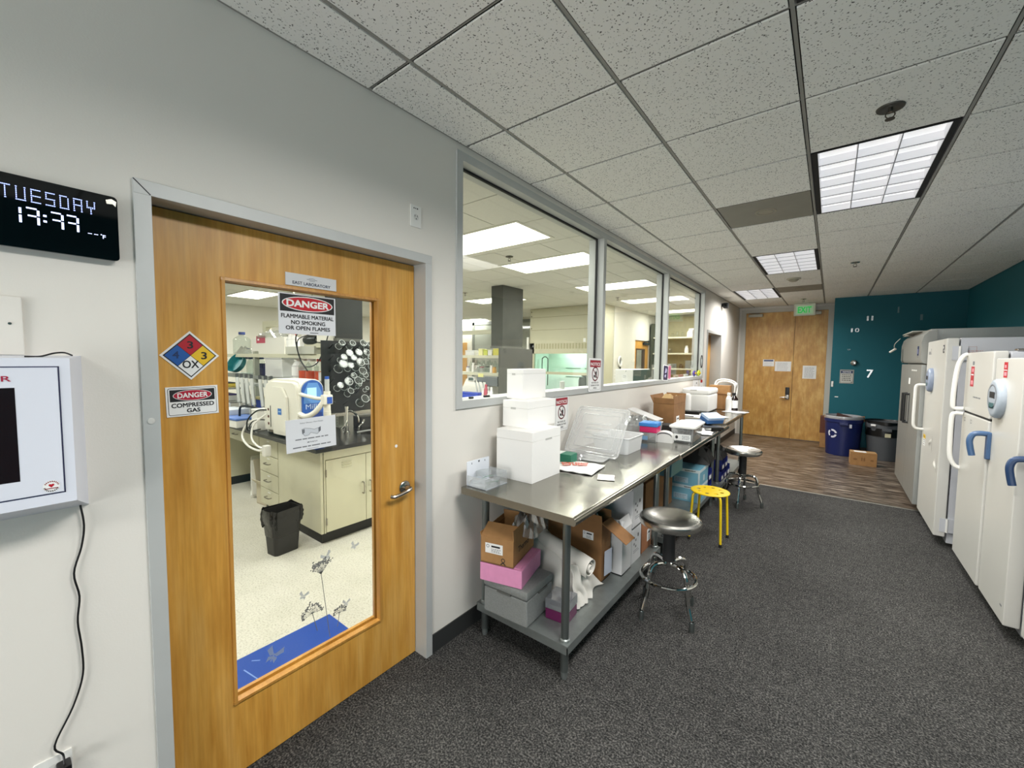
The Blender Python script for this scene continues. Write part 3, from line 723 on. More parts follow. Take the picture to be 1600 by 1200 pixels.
b = MB(); b.box(-0.735, YE - 0.045, 0.93, -0.665, YE - 0.02, 1.08, BLACK, bev=0.006); b.box(-0.735, YE - 0.05, 0.83, -0.665, YE - 0.02, 0.93, SATIN, bev=0.008); b.tube([(-0.70, YE - 0.07, 0.87), (-0.76, YE - 0.075, 0.87), (-0.82, YE - 0.07, 0.865)], 0.011, 8, SATIN); b.cyl((-0.70, YE - 0.02, 0.87), (-0.70, YE - 0.075, 0.87), 0.012, m=SATIN); b.done('keypad_lock', d3, None)
for (xa, xb) in ((-1.47, -1.2), (-0.42, -0.2)):
    b = MB(); b.box(xa, YE - 0.07, 2.565, xb, YE - 0.02, 2.625, bev=0.006); b.tube([(xb - 0.05, YE - 0.05, 2.63), (xb - 0.15, YE - 0.09, 2.64), (xa + 0.05, YE - 0.03, 2.65)], 0.008, sub=1); b.done('door_closer', d3, mat('closer_grey', '#9b978a', 0.4, 0.6))
# ================================================================== NEAR WALL: clock, cabinet, cord, outlets
def slab_sign(name, label, cat, o, fr, w_, h, art, rot=0.0, th=0.002, edge=None, r=0.0, group=None):
    p = Panel(o, rot=rot, **fr)
    pts = rrect(-w_ / 2, -h / 2, w_ / 2, h / 2, r) if r else [(-w_ / 2, -h / 2), (w_ / 2, -h / 2), (w_ / 2, h / 2), (-w_ / 2, h / 2)]
    p.slab(pts, th, edge or PAPER); art(p, w_, h, th + 0.0004)
    return p.done(name, None, None, smooth=0, label=label, cat=cat, group=group)
LED = mat('led_blue_white', '#cfd8ff', 0.4, emit='#c4d0ff', estr=1.5)
LEDT = mat('led_thin', '#9fb0ff', 0.4, emit='#a8b8ff', estr=1.1)
ck = thing('digital_clock', 'black wall clock with lit white weekday and time beside the door', 'clock', (XW, 0.11, 1.966))
b = MB(); b.box(0.0, -0.150, -0.087, 0.022, 0.138, 0.087, BLACKM, bev=0.006); b.done('housing', ck, None)
p = Panel((0.022, -0.006, 0), **LW); p.slab(rrect(-0.146, -0.089, 0.146, 0.089, 0.010), 0.004, GLOSSB); p.done('screen', ck, None, smooth=0)
p = Panel((0.0266, 0, 0), **LW)
FONT5 = {'T': ('11111', '00100', '00100', '00100', '00100', '00100', '00100'), 'U': ('10001', '10001', '10001', '10001', '10001', '10001', '11111'), 'E': ('11111', '10000', '10000', '11111', '10000', '10000', '11111'),
         'S': ('11111', '10000', '10000', '11111', '00001', '00001', '11111'), 'D': ('11110', '10001', '10001', '10001', '10001', '10001', '11111'), 'A': ('11111', '10001', '10001', '11111', '10001', '10001', '10001'), 'Y': ('10001', '10001', '10001', '11111', '00100', '00100', '00100')}
cx = -0.071
for ch in 'TUESDAY':
    for r_, row in enumerate(FONT5[ch]):
        for c_, q in enumerate(row):
            if q == '1':
                x, y = cx + c_ * 0.0035, 0.061 - r_ * 0.0052
                if r_ in (0, 6) or (r_ == 3 and ch in 'ESA'): p.rect(x, y - 0.0012, x + 0.0031, y + 0.0012, 0, LEDT)
                else: p.rect(x + 0.0005, y - 0.0021, x + 0.0024, y + 0.0021, 0, LEDT)
    cx += 0.0248
def seg7(x, y, w_, h, segs):
    t_ = 0.0045
    if 'a' in segs: p.rect(x, y + h - t_ * 0.8, x + w_ - t_, y + h, 0, LED)
    if 'b' in segs: p.rect(x + w_ - t_, y + h / 2 + 0.002, x + w_, y + h - t_, 0, LED)
    if 'g' in segs: p.rect(x + 0.002, y + h / 2 - t_ * 0.4, x + w_ - t_ - 0.001, y + h / 2 + t_ * 0.4, 0, LED)
    if 'c' in segs: p.rect(x + w_ - t_, y, x + w_, y + h / 2 - 0.002, 0, LED)
for x, sg in ((-0.060, 'bc'), (-0.030, 'abgc'), (0.012, 'abgc'), (0.040, 'abgc')): seg7(x, -0.026, 0.022, 0.041, sg)
for y in (-0.002, -0.016): p.rect(-0.002, y, 0.004, y + 0.005, 0, LED)
for x in (0.078, 0.090): p.rect(x, -0.025, x + 0.008, -0.0235, 0, LED)
p.rect(0.103, -0.0235, 0.1055, -0.021, 0, LED); p.text('F', 0.110, -0.0275, 0.006, 0.010, 0, LED)
p.done('lit_digits', ck, None, smooth=0)
p = Panel((0.0268, 0.128, 0.072), **LW); p.slab([(-0.012, 0.004), (-0.010, -0.006), (0.002, -0.004), (0.008, -0.010), (0.010, 0.004), (0.0, 0.010)], 0.0008, mat('foil', '#d9d6cc', 0.25, 0.8)); p.done('peeling_sticker', ck, None, smooth=0)

AW = mat('cabinet_white', '#d9dce6', 0.4)
ac = thing('defibrillator_cabinet', 'white defibrillator wall cabinet with dark window and red lettering', 'wall cabinet', (XW, 0, 0))
b = MB(); dpt = 0.135
outer = [(-0.28, 1.185), (0.165, 1.185), (0.165, 1.606), (-0.28, 1.606)]; inner = [(-0.245, 1.236), (0.131, 1.236), (0.131, 1.600), (-0.245, 1.600)]
A_ = [(0.0, y, z) for y, z in outer]; B_ = [(dpt, y, z) for y, z in inner]
for k in range(4): b.face([A_[k], A_[(k + 1) % 4], B_[(k + 1) % 4], B_[k]], AW)
b.face(B_, AW); b.face(A_, AW); b.done('body', ac, None, smooth=0)
b = MB(); gp = mat('door_gap', '#22254a', 0.6)
p = Panel((dpt + 0.0004, 0, 0), **LW); p.frame(-0.225, 1.262, 0.1125, 1.580, 0.0025, 0.0003, gp); p.slab(rrect(-0.221, 1.266, 0.109, 1.576, 0.002), 0.003, AW)
p.text('DEFIBRILLATOR', -0.058, 1.5515, 0.187, 0.013, 0.0038, mat('aed_red', '#a3173c', 0.5), 0.012)
p.done('cabinet_door', ac, None, smooth=0)
p = Panel((dpt + 0.0038, 0, 0), **LW); p.rect(-0.155, 1.306, 0.040, 1.530, 0, mat('dark_window', '#1a0a0c', 0.06)); p.done('window_pane', ac, None, smooth=0)
p = Panel((dpt + 0.0040, 0.0885, 1.283), **LW); p.ell(0, 0, 0.0145, 0.0145, 0, PAPER)
for k in range(22):
    if k in (0, 10, 11, 21): continue
    a = 2 * PI * k / 22; p.line(0.0105 * math.cos(a), 0.0105 * math.sin(a), 0.0135 * math.cos(a), 0.0135 * math.sin(a), 0.0021, 0.0002, INK if k > 11 else DKRED)
p.poly([(0, -0.003), (0.005, 0.0025), (0.0042, 0.0055), (0.0015, 0.006), (0, 0.0045), (-0.0015, 0.006), (-0.0042, 0.0055), (-0.005, 0.0025)], 0.0003, RED); p.rect(-0.011, -0.0062, 0.011, -0.0042, 0.0003, DKRED)
p.done('round_sticker', ac, None, smooth=0)
b = MB(); b.tube([(XW + 0.10, 0.06, 1.6035), (XW + 0.085, 0.085, 1.6035), (XW + 0.065, 0.110, 1.612), (XW + 0.045, 0.130, 1.614), (XW + 0.02, 0.146, 1.607)], 0.0022, 8, BLACK); b.done('cable', None, None, label='short black cable lying on top of the white defibrillator cabinet', cat='cable')
rw = thing('cable_cover', 'flat white wall cover with one screw above the defibrillator cabinet', 'cable cover', (XW, 0.02, 1.70))
b = MB(); b.box(0, -0.06, -0.094, 0.012, 0.045, 0.055, WALLP, bev=0.004); b.done('cover', rw, None)
b = MB(); b.lathe([(0, 0), (0.0035, 0), (0.003, 0.0015), (0, 0.002)], (0.012, 0.0225, -0.014), (1, 0, 0), 12, SATIN); b.done('screw', rw, None)
b = MB()
b.tube([(XW + 0.012, 0.147, 1.19), (XW + 0.012, 0.152, 1.13), (XW + 0.010, 0.145, 1.07), (XW + 0.010, 0.128, 1.00), (XW + 0.010, 0.136, 0.93), (XW + 0.010, 0.130, 0.86), (XW + 0.010, 0.135, 0.78), (XW + 0.010, 0.134, 0.70), (XW + 0.010, 0.112, 0.62), (XW + 0.012, 0.074, 0.535), (XW + 0.016, 0.088, 0.50), (XW + 0.03, 0.088, 0.475)], 0.0024, 8, BLACK, sub=5)
b.box(XW + 0.007, 0.074, 0.452, XW + 0.045, 0.102, 0.480, BLACK, bev=0.004)
b.done('power_cord', None, None, label='thin black power cord hanging down the wall under the defibrillator cabinet', cat='cord')
def outlet(loc, w_, h, label, duplex=True):
    t = thing('wall_outlet', label, 'outlet', loc)
    p = Panel((0, 0, 0), **LW); p.slab(rrect(-w_ / 2, -h / 2, w_ / 2, h / 2, 0.004), 0.005, WHITEP)
    if not duplex: p.lines(-w_ * 0.25, w_ * 0.3, [h * 0.36], 0.006, 0.0057, INK, 0.1)
    p.done('cover_plate', t, None, smooth=0)
    for yy in ((h * 0.18, -h * 0.22) if duplex else (-0.004,)):
        p = Panel((0.0055, 0, 0), **LW)
        p.ell(0, yy, w_ * 0.24, w_ * 0.24, 0, mat('outlet_face', '#cfcfca', 0.4), 20)
        for dx in (-0.007, 0.007): p.rect(dx - 0.0015, yy + 0.001, dx + 0.0015, yy + 0.010, 0.0003, BLACKM)
        p.ell(0, yy - 0.008, 0.003, 0.003, 0.0003, BLACKM, 10)
        p.done('receptacle', t, None, smooth=0)
outlet((XW, 1.333, 2.305), 0.064, 0.104, 'white outlet high on the wall between the wooden door and the window', False)
outlet((XW, 0.070, 0.440), 0.072, 0.118, 'white outlet low on the wall where the black cord plugs in')

# ================================================================== SIGNS ON DOOR AND GLASS
def nfpa(p, w_, h, z):
    R_ = w_ / 2
    def dia(cx, cy_, r, hh, m): p.poly([(cx - r, cy_), (cx, cy_ - r), (cx + r, cy_), (cx, cy_ + r)], hh, m)
q = Panel((XD + 0.0006, 0.432, 1.610), rot=0.0, **LW)
S_ = 0.083
q.slab([(-S_, 0), (0, -S_), (S_, 0), (0, S_)], 0.0015, PAPER)
def dia(cx, cy_, r, hh, m): q.poly([(cx - r, cy_), (cx, cy_ - r), (cx + r, cy_), (cx, cy_ + r)], hh, m)
dia(0, 0, 0.0745, 0.0018, INK)
e_ = 0.0345
for (cx_, cy_, m_) in ((0, 0.0355, RED), (-0.0355, 0, BLUE), (0.0355, 0, YEL), (0, -0.0355, PAPER)): dia(cx_, cy_, e_, 0.0021, m_)
q.text('3', 0, 0.036, 0.017, 0.025, 0.0025, INK, 0.02); q.text('4', -0.040, 0.002, 0.018, 0.024, 0.0025, mat('dark_blue_ink', '#0a2a5a', 0.5), 0.02)
q.text('3', 0.038, 0.0, 0.017, 0.025, 0.0025, INK, 0.02); q.text('OX', 0, -0.030, 0.046, 0.026, 0.0025, INK, 0.02)
q.done('hazard_diamond_sign', None, None, smooth=0, label='red blue yellow and white hazard diamond sign on the wooden door', cat='sign')
def danger(lines):
    def art(p, w_, h, z):
        p.poly(rrect(-w_ * 0.465, -h * 0.455, w_ * 0.465, h * 0.455, 0.006), z, INK); p.poly(rrect(-w_ * 0.455, -h * 0.44, w_ * 0.455, h * 0.44, 0.005), z + 0.0003, PAPER)
        p.rect(-w_ * 0.43, h * 0.0, w_ * 0.43, h * 0.40, z + 0.0006, INK)
        p.ell(0, h * 0.20, w_ * 0.375, h * 0.185, z + 0.0009, PAPER); p.ell(0, h * 0.20, w_ * 0.362, h * 0.168, z + 0.0012, mat('danger_red', '#b01a35', 0.45))
        p.text('DANGER', 0, h * 0.20, w_ * 0.58, h * 0.175, z + 0.0015, PAPER, 0.03)
        for t_, y, ww, hh in lines: p.text(t_, 0, h * y, w_ * ww, h * hh, z + 0.0006, INK, 0.035)
    return art
slab_sign('danger_sign', 'small danger compressed gas sign stuck to the wooden door', 'sign', (XD + 0.0006, 0.4345, 1.455), LW, 0.146, 0.100, danger([('COMPRESSED', -0.13, 0.82, 0.15), ('GAS', -0.32, 0.26, 0.14)]), rot=0.02)
def flam(p, w_, h, z):
    p.rect(-w_ * 0.475, h * 0.055, w_ * 0.475, h * 0.475, z, INK)
    p.ell(0, h * 0.265, w_ * 0.445, h * 0.185, z + 0.0003, PAPER); p.ell(0, h * 0.265, w_ * 0.425, h * 0.165, z + 0.0006, mat('danger_red2', '#bb1022', 0.4))
    p.text('DANGER', 0, h * 0.265, w_ * 0.74, h * 0.175, z + 0.0009, PAPER, 0.04)
    for t_, y, ww in (('FLAMMABLE MATERIAL', -0.055, 0.92), ('NO SMOKING', -0.205, 0.60), ('OR OPEN FLAMES', -0.345, 0.78)): p.text(t_, 0, h * y, w_ * ww, h * 0.10, z + 0.0003, INK, 0.028)
    p.rect(w_ * 0.02, -h * 0.46, w_ * 0.17, -h * 0.445, z + 0.0003, INK)
slab_sign('danger_sign', 'large danger flammable material sign at the top of the door glass', 'sign', (XD - 0.0185, 0.845, 1.785), LW, 0.238, 0.164, flam, edge=mat('sign_plate', '#dcdde0', 0.4))
def east(p, w_, h, z):
    for k in range(7):
        a0, a1 = PI * (0.2 + 0.6 * k / 7), PI * (0.2 + 0.6 * (k + 1) / 7)
        p.line(0.016 * math.cos(a0), 0.006 + 0.008 * math.sin(a0), 0.016 * math.cos(a1), 0.006 + 0.008 * math.sin(a1), 0.001, z, INK)
    p.rect(-0.022, 0.0068, 0.022, 0.0088, z, GREYINK); p.rect(-0.012, 0.0015, 0.012, 0.0034, z, GREYINK)
    p.text('EAST LABORATORY', 0, -0.0115, 0.158, 0.0125, z, mat('plate_ink', '#1f2740', 0.6), 0.02)
slab_sign('name_plate', 'grey east laboratory name plate above the door glass', 'sign', (XD + 0.0006, 0.853, 1.9215), LW, 0.212, 0.050, east, edge=mat('plate_grey', '#c9cacb', 0.4), th=0.003)
def safety(p, w_, h, z):
    p.text('Safety Glasses / Face Shield', 0, h * 0.36, w_ * 0.46, h * 0.055, z, GREYINK)
    p.lines(-w_ * 0.33, w_ * 0.33, [-h * 0.13], h * 0.035, z, GREYINK, 0.0); p.lines(-w_ * 0.1, w_ * 0.1, [-h * 0.25], h * 0.035, z, GREYINK, 0.0)
    p.lines(-w_ * 0.38, w_ * 0.38, [-h * 0.37], h * 0.035, z, GREYINK, 0.0); p.rect(-w_ * 0.12, -h * 0.465, w_ * 0.12, -h * 0.445, z, mat('pale_ink', '#aeb0b4', 0.7))
    G = mat('goggle_ink', '#6d7075', 0.7); G2 = mat('goggle_pale', '#c4c8cd', 0.6)
    p.poly([(-0.042, 0.024), (-0.030, 0.028), (-0.008, 0.024), (0.010, 0.018), (0.030, 0.022), (0.038, 0.026), (0.034, 0.006), (0.022, -0.004), (0.006, 0.002), (-0.006, 0.006), (-0.014, -0.004), (-0.030, -0.006), (-0.040, 0.006)], z, G2)
    pts = [(-0.042, 0.024), (-0.030, 0.028), (-0.008, 0.024), (0.010, 0.018), (0.030, 0.022), (0.038, 0.026), (0.034, 0.006), (0.022, -0.004), (0.006, 0.002), (-0.006, 0.006), (-0.014, -0.004), (-0.030, -0.006), (-0.040, 0.006)]
    for k in range(len(pts)): p.line(*pts[k], *pts[(k + 1) % len(pts)], 0.0014, z + 0.0003, G)
    for dx in (-0.036, 0.033): p.poly([(dx - 0.005, 0.004), (dx + 0.005, 0.008), (dx + 0.005, 0.024), (dx - 0.005, 0.022)], z + 0.0003, G)
slab_sign('safety_notice', 'white safety glasses paper taped aslant to the door glass', 'notice', (XD - 0.0185, 0.851, 1.281), LW, 0.214, 0.138, safety, rot=0.02, th=0.001, edge=mat('notice_paper', '#d8dadd', 0.6))
def notice(p, w_, h, z):
    NR = mat('notice_red', '#9a1f30', 0.45)
    p.poly(rrect(-w_ * 0.44, -h * 0.455, w_ * 0.44, h * 0.455, 0.012), z, GREYINK); p.poly(rrect(-w_ * 0.425, -h * 0.448, w_ * 0.425, h * 0.448, 0.011), z + 0.0003, PAPER)
    p.poly(rrect(-w_ * 0.42, h * 0.235, w_ * 0.42, h * 0.44, 0.008), z + 0.0006, NR); p.text('NOTICE', 0, h * 0.325, w_ * 0.76, h * 0.095, z + 0.001, PAPER, 0.02)
    r_ = w_ * 0.255; cy_ = h * 0.03
    p.rect(-r_ * 0.5, cy_ - r_ * 0.5, -r_ * 0.05, cy_ - r_ * 0.15, z + 0.0006, INK); p.poly([(r_ * 0.05, cy_ - r_ * 0.55), (r_ * 0.42, cy_ - r_ * 0.55), (r_ * 0.5, cy_ + r_ * 0.35), (0, cy_ + r_ * 0.35)], z + 0.0006, INK); p.line(r_ * 0.2, cy_ + r_ * 0.3, r_ * 0.4, cy_ + r_ * 0.65, r_ * 0.1, z + 0.0006, INK)
    p.ring(0, cy_, r_ * 1.05, r_ * 1.05, r_ * 0.2, z + 0.0009, mat('ban_red', '#5f1420', 0.5)); p.line(-r_ * 0.66, cy_ + r_ * 0.66, r_ * 0.66, cy_ - r_ * 0.66, r_ * 0.16, z + 0.0010, mat('ban_red', '#5f1420', 0.5))
    for t_, y, ww in (('NO FOOD OR', -0.235, 0.56), ('DRINK IN THIS', -0.315, 0.66), ('AREA', -0.395, 0.26)): p.text(t_, 0, h * y, w_ * ww, h * 0.05, z + 0.0006, INK, 0.02)
slab_sign('notice_sign', 'no food notice sign on the white wall behind the foam box tower', 'sign', (XW + 0.001, 2.752, 1.190), LW, 0.205, 0.275, notice, rot=0.0, th=0.003, r=0.014)
slab_sign('notice_sign', 'no food notice sign leaning on the first window mullion', 'sign', (XW + 0.016, 3.285, 1.478), LW, 0.24, 0.290, notice, rot=-0.02, th=0.003, r=0.014)
def stick(p, w_, h, z):
    p.poly(rrect(-w_ * 0.42, -h * 0.44, w_ * 0.42, h * 0.44, 0.02), z, mat('indigo_card', '#2c2350', 0.4)); p.poly([(-w_ * 0.2, -h * 0.25), (w_ * 0.05, -h * 0.3), (w_ * 0.25, h * 0.2), (0, h * 0.35), (-w_ * 0.15, h * 0.1)], z + 0.0004, mat('pale_swirl', '#c6c4e4', 0.4)); p.line(-w_ * 0.3, -h * 0.1, w_ * 0.3, h * 0.0, 0.02, z + 0.0008, mat('indigo_card', '#2c2350', 0.4))
slab_sign('picture_card', 'dark purple picture card stuck to the second window mullion', 'card', (XW + 0.013, 5.24, 1.455), LW, 0.20, 0.20, stick, rot=-0.06)
slab_sign('pink_card', 'pink card tucked behind the dark purple card on the window', 'card', (XW + 0.0125, 5.40, 1.46), LW, 0.1, 0.17, lambda p, w_, h, z: p.rect(-w_ * 0.4, -h * 0.4, w_ * 0.4, h * 0.4, z, mat('pink_print', '#c9688a', 0.5)), edge=mat('pink_edge', '#d58aa0', 0.5))
p = Panel((XW + 0.013, 7.03, 1.60), **LW); p.ring(0, 0, 0.085, 0.105, 0.028, 0.0008, INK); p.ring(0, 0, 0.05, 0.07, 0.018, 0.0008, GREYINK); p.done('round_sticker', None, None, smooth=0, label='black ring shaped sticker on the far end of the window frame', cat='sticker')
def whitepage(p, w_, h, z):
    p.line(-w_ * 0.1, h * 0.2, w_ * 0.0, -h * 0.4, 0.012, z, GREYINK); p.rect(w_ * 0.1, h * 0.25, w_ * 0.3, h * 0.32, z, GREYINK)
slab_sign('notice_paper', 'white paper notice on the wall under the far end of the window', 'notice', (XW + 0.001, 6.75, 1.18), LW, 0.30, 0.30, whitepage)
def redpage(p, w_, h, z):
    p.rect(-w_ * 0.3, h * 0.25, w_ * 0.3, h * 0.42, z, RED); p.rect(-w_ * 0.06, -h * 0.1, w_ * 0.06, h * 0.05, z, INK); p.rect(-w_ * 0.2, -h * 0.35, w_ * 0.2, -h * 0.22, z, DKRED)
slab_sign('notice_paper', 'white paper with a red heading beside the second maple door', 'notice', (XW + 0.001, 7.12, 1.19), LW, 0.22, 0.28, redpage)

# ================================================================== END OF THE CORRIDOR
def paper_lines(n, band=None):
    def art(p, w_, h, z):
        if band: p.rect(-w_ * 0.42, h * 0.22, w_ * 0.42, h * 0.44, z, band)
        p.lines(-w_ * 0.36, w_ * 0.4, [h * (0.34 - 0.72 * k / (n - 1)) if not band else h * (0.12 - 0.52 * k / (n - 1)) for k in range(n)], h * 0.025, z + 0.0002, GREYINK)
    return art
slab_sign('notice_paper', 'small notice with a blue heading on the left double door', 'notice', (-1.06, YE - 0.021, 1.585), EW, 0.205, 0.145, paper_lines(3, mat('notice_blue', '#3a4a78', 0.5)))
slab_sign('notice_paper', 'wide white notice next to the seam of the double doors', 'notice', (-0.80, YE - 0.021, 1.515), EW, 0.285, 0.205, paper_lines(6))
slab_sign('notice_paper', 'white notice sheet on the narrow right double door', 'notice', (-0.345, YE - 0.021, 1.405), EW, 0.225, 0.265, paper_lines(9))
def bluenotice(p, w_, h, z):
    p.frame(-w_ * 0.47, -h * 0.47, w_ * 0.47, h * 0.47, 0.004, z, INK); p.rect(-w_ * 0.43, h * 0.24, w_ * 0.43, h * 0.43, z, mat('navy_ink', '#1b2f55', 0.5)); p.text('NOTICE', 0, h * 0.335, w_ * 0.6, h * 0.1, z + 0.0004, PAPER, 0.02)
    p.lines(-w_ * 0.34, w_ * 0.36, [h * q_ for q_ in (0.12, -0.01, -0.14, -0.27)], h * 0.045, z, INK, 0.1); p.rect(w_ * 0.3, -h * 0.42, w_ * 0.42, -h * 0.38, z, INK)
slab_sign('notice_sign', 'framed notice sign with a navy heading on the teal wall', 'sign', (0.228, YT - 0.002, 1.357), EW, 0.195, 0.245, bluenotice, edge=mat('sign_grey', '#b5b6ae', 0.6))
wc = thing('wall_clock', 'wall clock of separate silver numerals stuck on the teal wall', 'clock', (0.32, YT, 1.605))
SIL = mat('silver_numeral', '#b4b8b8', 0.22, 0.85); DIM = mat('dim_numeral', '#5d7478', 0.3, 0.7)
for tx, x, z, w_, h, m_ in (('1', 0.467, 2.385, 0.026, 0.082, SIL), ('1', 0.527, 2.385, 0.026, 0.082, SIL), ('1', 0.262, 2.185, 0.026, 0.070, SIL), ('0', 0.334, 2.185, 0.06, 0.070, SIL), ('7', 0.54, 1.418, 0.088, 0.142, SIL), ('1', 0.855, 2.51, 0.02, 0.10, DIM), ('1', 1.14, 2.37, 0.03, 0.095, DIM), ('9', 0.235, 1.84, 0.05, 0.03, DIM), ('5', 1.12, 1.30, 0.02, 0.02, DIM)):
    p = Panel((x - 0.32, -0.001, z - 1.605), **EW); p.text(tx, 0, 0, w_, h, 0.004, m_, 0.015); p.done('numeral', wc, None, smooth=0, solid=0.006)
b = MB(); b.lathe([(0, 0), (0.05, 0), (0.05, 0.02), (0.035, 0.035), (0, 0.04)], (0, 0, 0), (0, -1, 0), 24, CHROME); b.tube([(0, -0.045, 0), (-0.055, -0.045, -0.012)], 0.01, sub=1, m=CHROME); b.done('clock_hub', wc, None)
t = thing('exit_sign', 'lit green exit sign hanging from the ceiling before the double doors', 'exit sign', (-0.465, 10.0, 2.64))
b = MB(); b.box(-0.175, -0.025, -0.115, 0.175, 0.025, 0.125, mat('exit_body', '#cfd3c2', 0.5), bev=0.006); b.box(-0.06, -0.015, 0.125, 0.06, 0.015, 0.137, mat('exit_body', '#cfd3c2', 0.5)); b.done('housing', t, None)
p = Panel((0, -0.0255, 0), **EW); p.rect(-0.14, -0.085, 0.14, 0.085, 0, mat('exit_face', '#bcd6b8', 0.5, emit='#9fdca6', estr=0.10)); p.text('EXIT', 0, 0, 0.22, 0.12, 0.0005, mat('exit_green', '#18b04a', 0.5, emit='#18c552', estr=0.35), 0.03); p.done('lit_face', t, None, smooth=0)
t = thing('wall_camera', 'small black camera high on the white wall before the double doors', 'camera', (XW, 8.43, 2.645))
b = MB(); b.box(0, -0.03, -0.03, 0.03, 0.03, 0.03, BLACKM, bev=0.004); b.done('mount', t, None)
b = MB(); b.box(0.03, -0.05, -0.06, 0.11, 0.05, 0.035, BLACKM, bev=0.01); b.lathe([(0, 0), (0.02, 0), (0.02, 0.012), (0, 0.012)], (0.07, -0.05, -0.01), (0, -1, 0), 16, GLOSSB); b.done('camera_body', t, None)
for (x, z, w_, h, lb, nm) in ((0.03, 1.215, 0.03, 0.10, 'white light switch on the edge of the teal wall', 'light_switch'),):
    t = thing(nm, lb, 'switch', (x, YT, z)); b = MB(); b.box(-w_ / 2, -0.008, -h / 2, w_ / 2, 0, h / 2, bev=0.003); b.done('plate', t, WHITEP); b = MB(); b.box(-0.006, -0.02, -0.012, 0.006, -0.008, 0.012, bev=0.002); b.done('toggle', t, WHITEP)
b = MB(); b.box(0.075, YT - 0.004, 0.975, 0.125, YT, 0.992, PAPER); b.done('label_strip', None, None, smooth=0, label='small white label strip low on the teal wall', cat='label')

def tub_bin(name, label, loc, r0, r1, h, m, rimm):
    t = thing(name, label, 'bin', loc)
    b = MB(); b.lathe([(0, 0.0), (r0, 0.0), (r0 + 0.005, 0.01), (r1 - 0.012, h - 0.10), (r1 - 0.012, h - 0.09), (r1, h - 0.085), (r1, h), (r1 - 0.012, h), (r1 - 0.016, h - 0.05), (r0 - 0.01, 0.02), (0, 0.02)], seg=40, m=m); b.done('tub', t, None)
    for a in (PI / 2, -PI / 2):
        b = MB(); c, n_ = math.cos(a), math.sin(a); b.box(-0.06, -0.018, h - 0.13, 0.06, 0.018, h - 0.08, m, bev=0.008); q_ = b.done('handle', t, None); q_.location = (c * (r1 + 0.002), n_ * (r1 + 0.002), 0); q_.rotation_euler = (0, 0, a + PI / 2)
    return t
bb = tub_bin('recycling_bin', 'round blue recycling bin against the teal wall', (0.215, 9.215, 0), 0.225, 0.272, 0.665, NAVY, NAVY)
b = MB()
b.lathe([(0.275, 0.635), (0.280, 0.66), (0.275, 0.683), (0.257, 0.685), (0.25, 0.60)], seg=40); b.done('clear_liner', bb, glass_mat('bin_liner', '#dfe6f2', 0.15, 0.8, 1.5, 0.2, milk=0.35))
RW = mat('recycle_white', '#d7dae6', 0.5)
b = MB()
R_ = 0.262; za = 0.38
for k in range(3):
    a0 = 2 * PI * k / 3 + 0.2
    for s_ in range(6):
        a, a2 = a0 + s_ * 0.27, a0 + (s_ + 1) * 0.27
        pts = []
        for (aa, rr) in ((a, 0.075), (a2, 0.075), (a2, 0.045), (a, 0.045)):
            ph = -PI / 2 - 0.62 + rr * math.cos(aa) / R_; rad = 0.226 + (0.272 - 0.226) * (za + rr * math.sin(aa)) / 0.665 + 0.004
            pts.append((rad * math.cos(ph), rad * math.sin(ph), za + rr * math.sin(aa)))
        b.face(pts)
b.done('recycling_mark', bb, RW, smooth=0)
b = MB(); b.box(0.075, -0.270, 0.50, 0.105, -0.252, 0.56, rz=0.3); b.done('white_tag', bb, RW)
gb = tub_bin('trash_bin', 'round grey trash bin lined with a black bag against the teal wall', (0.762, 9.20, 0), 0.205, 0.262, 0.62, BINGREY, BINGREY)
b = MB(); rnd = random.Random(3)
b.grid(lambda u, v: ((lambda a, rr, zz: (rr * math.cos(a), rr * math.sin(a), zz))(2 * PI * u, (0.25 + 0.02 * math.sin(9 * 2 * PI * u) * v) if v < 0.5 else 0.272 + 0.006 * math.sin(14 * PI * u), (0.40 + 0.5 * v if v < 0.5 else 0.645 - 0.055 * (v - 0.5) * 2 * (0.7 + 0.3 * math.sin(6 * PI * u))))), 48, 8); b.done('bag_liner', gb, mat('bag_black', '#0b0b0c', 0.35))
b = MB(); b.box(-0.02, -0.262, 0.40, 0.05, -0.244, 0.46, m=mat('yellowish_note', '#d8d2b0', 0.7), rz=0.12); b.done('paper_note', gb, None)
b = MB(); b.box(-0.2, -0.225, 0.565, -0.13, -0.205, 0.595, rz=-0.5, bev=0.004); b.done('white_tag', gb, PAPER)
def sheet(name, label, cat, loc, pts, m, th=0.004, rz=0.0):
    b = MB(); n_ = Vector((0, 0, 0)); P3 = [Vector(q_) for q_ in pts]; n_ = (P3[1] - P3[0]).cross(P3[2] - P3[0]).normalized() * th
    lo = [b.v(q_) for q_ in P3]; hi = [b.v(q_ + n_) for q_ in P3]; k = len(P3); mi = b._mi(m)
    for f_ in ([lo[::-1], hi] + [[lo[i], lo[(i + 1) % k], hi[(i + 1) % k], hi[i]] for i in range(k)]):
        f2 = b.bm.faces.new(f_); f2.material_index = mi
    return b.done(name, None, None, loc=loc, rz=rz, smooth=0, label=label, cat=cat)
sheet('cardboard_sheet', 'dark brown cardboard piece sticking out of the blue bin', 'cardboard', (0.17, 9.16, 0.60), [(-0.07, 0, 0), (0.20, 0.02, 0), (0.16, 0.02, 0.07), (-0.05, 0, 0.13)], mat('card_plum', '#4e3630', 0.8))
sheet('cardboard_sheet', 'pale brown cardboard piece sticking out of the blue bin', 'cardboard', (0.34, 9.14, 0.60), [(-0.03, 0, 0), (0.15, 0.03, 0), (0.15, 0.03, 0.10), (0.03, 0, 0.07)], CARD)

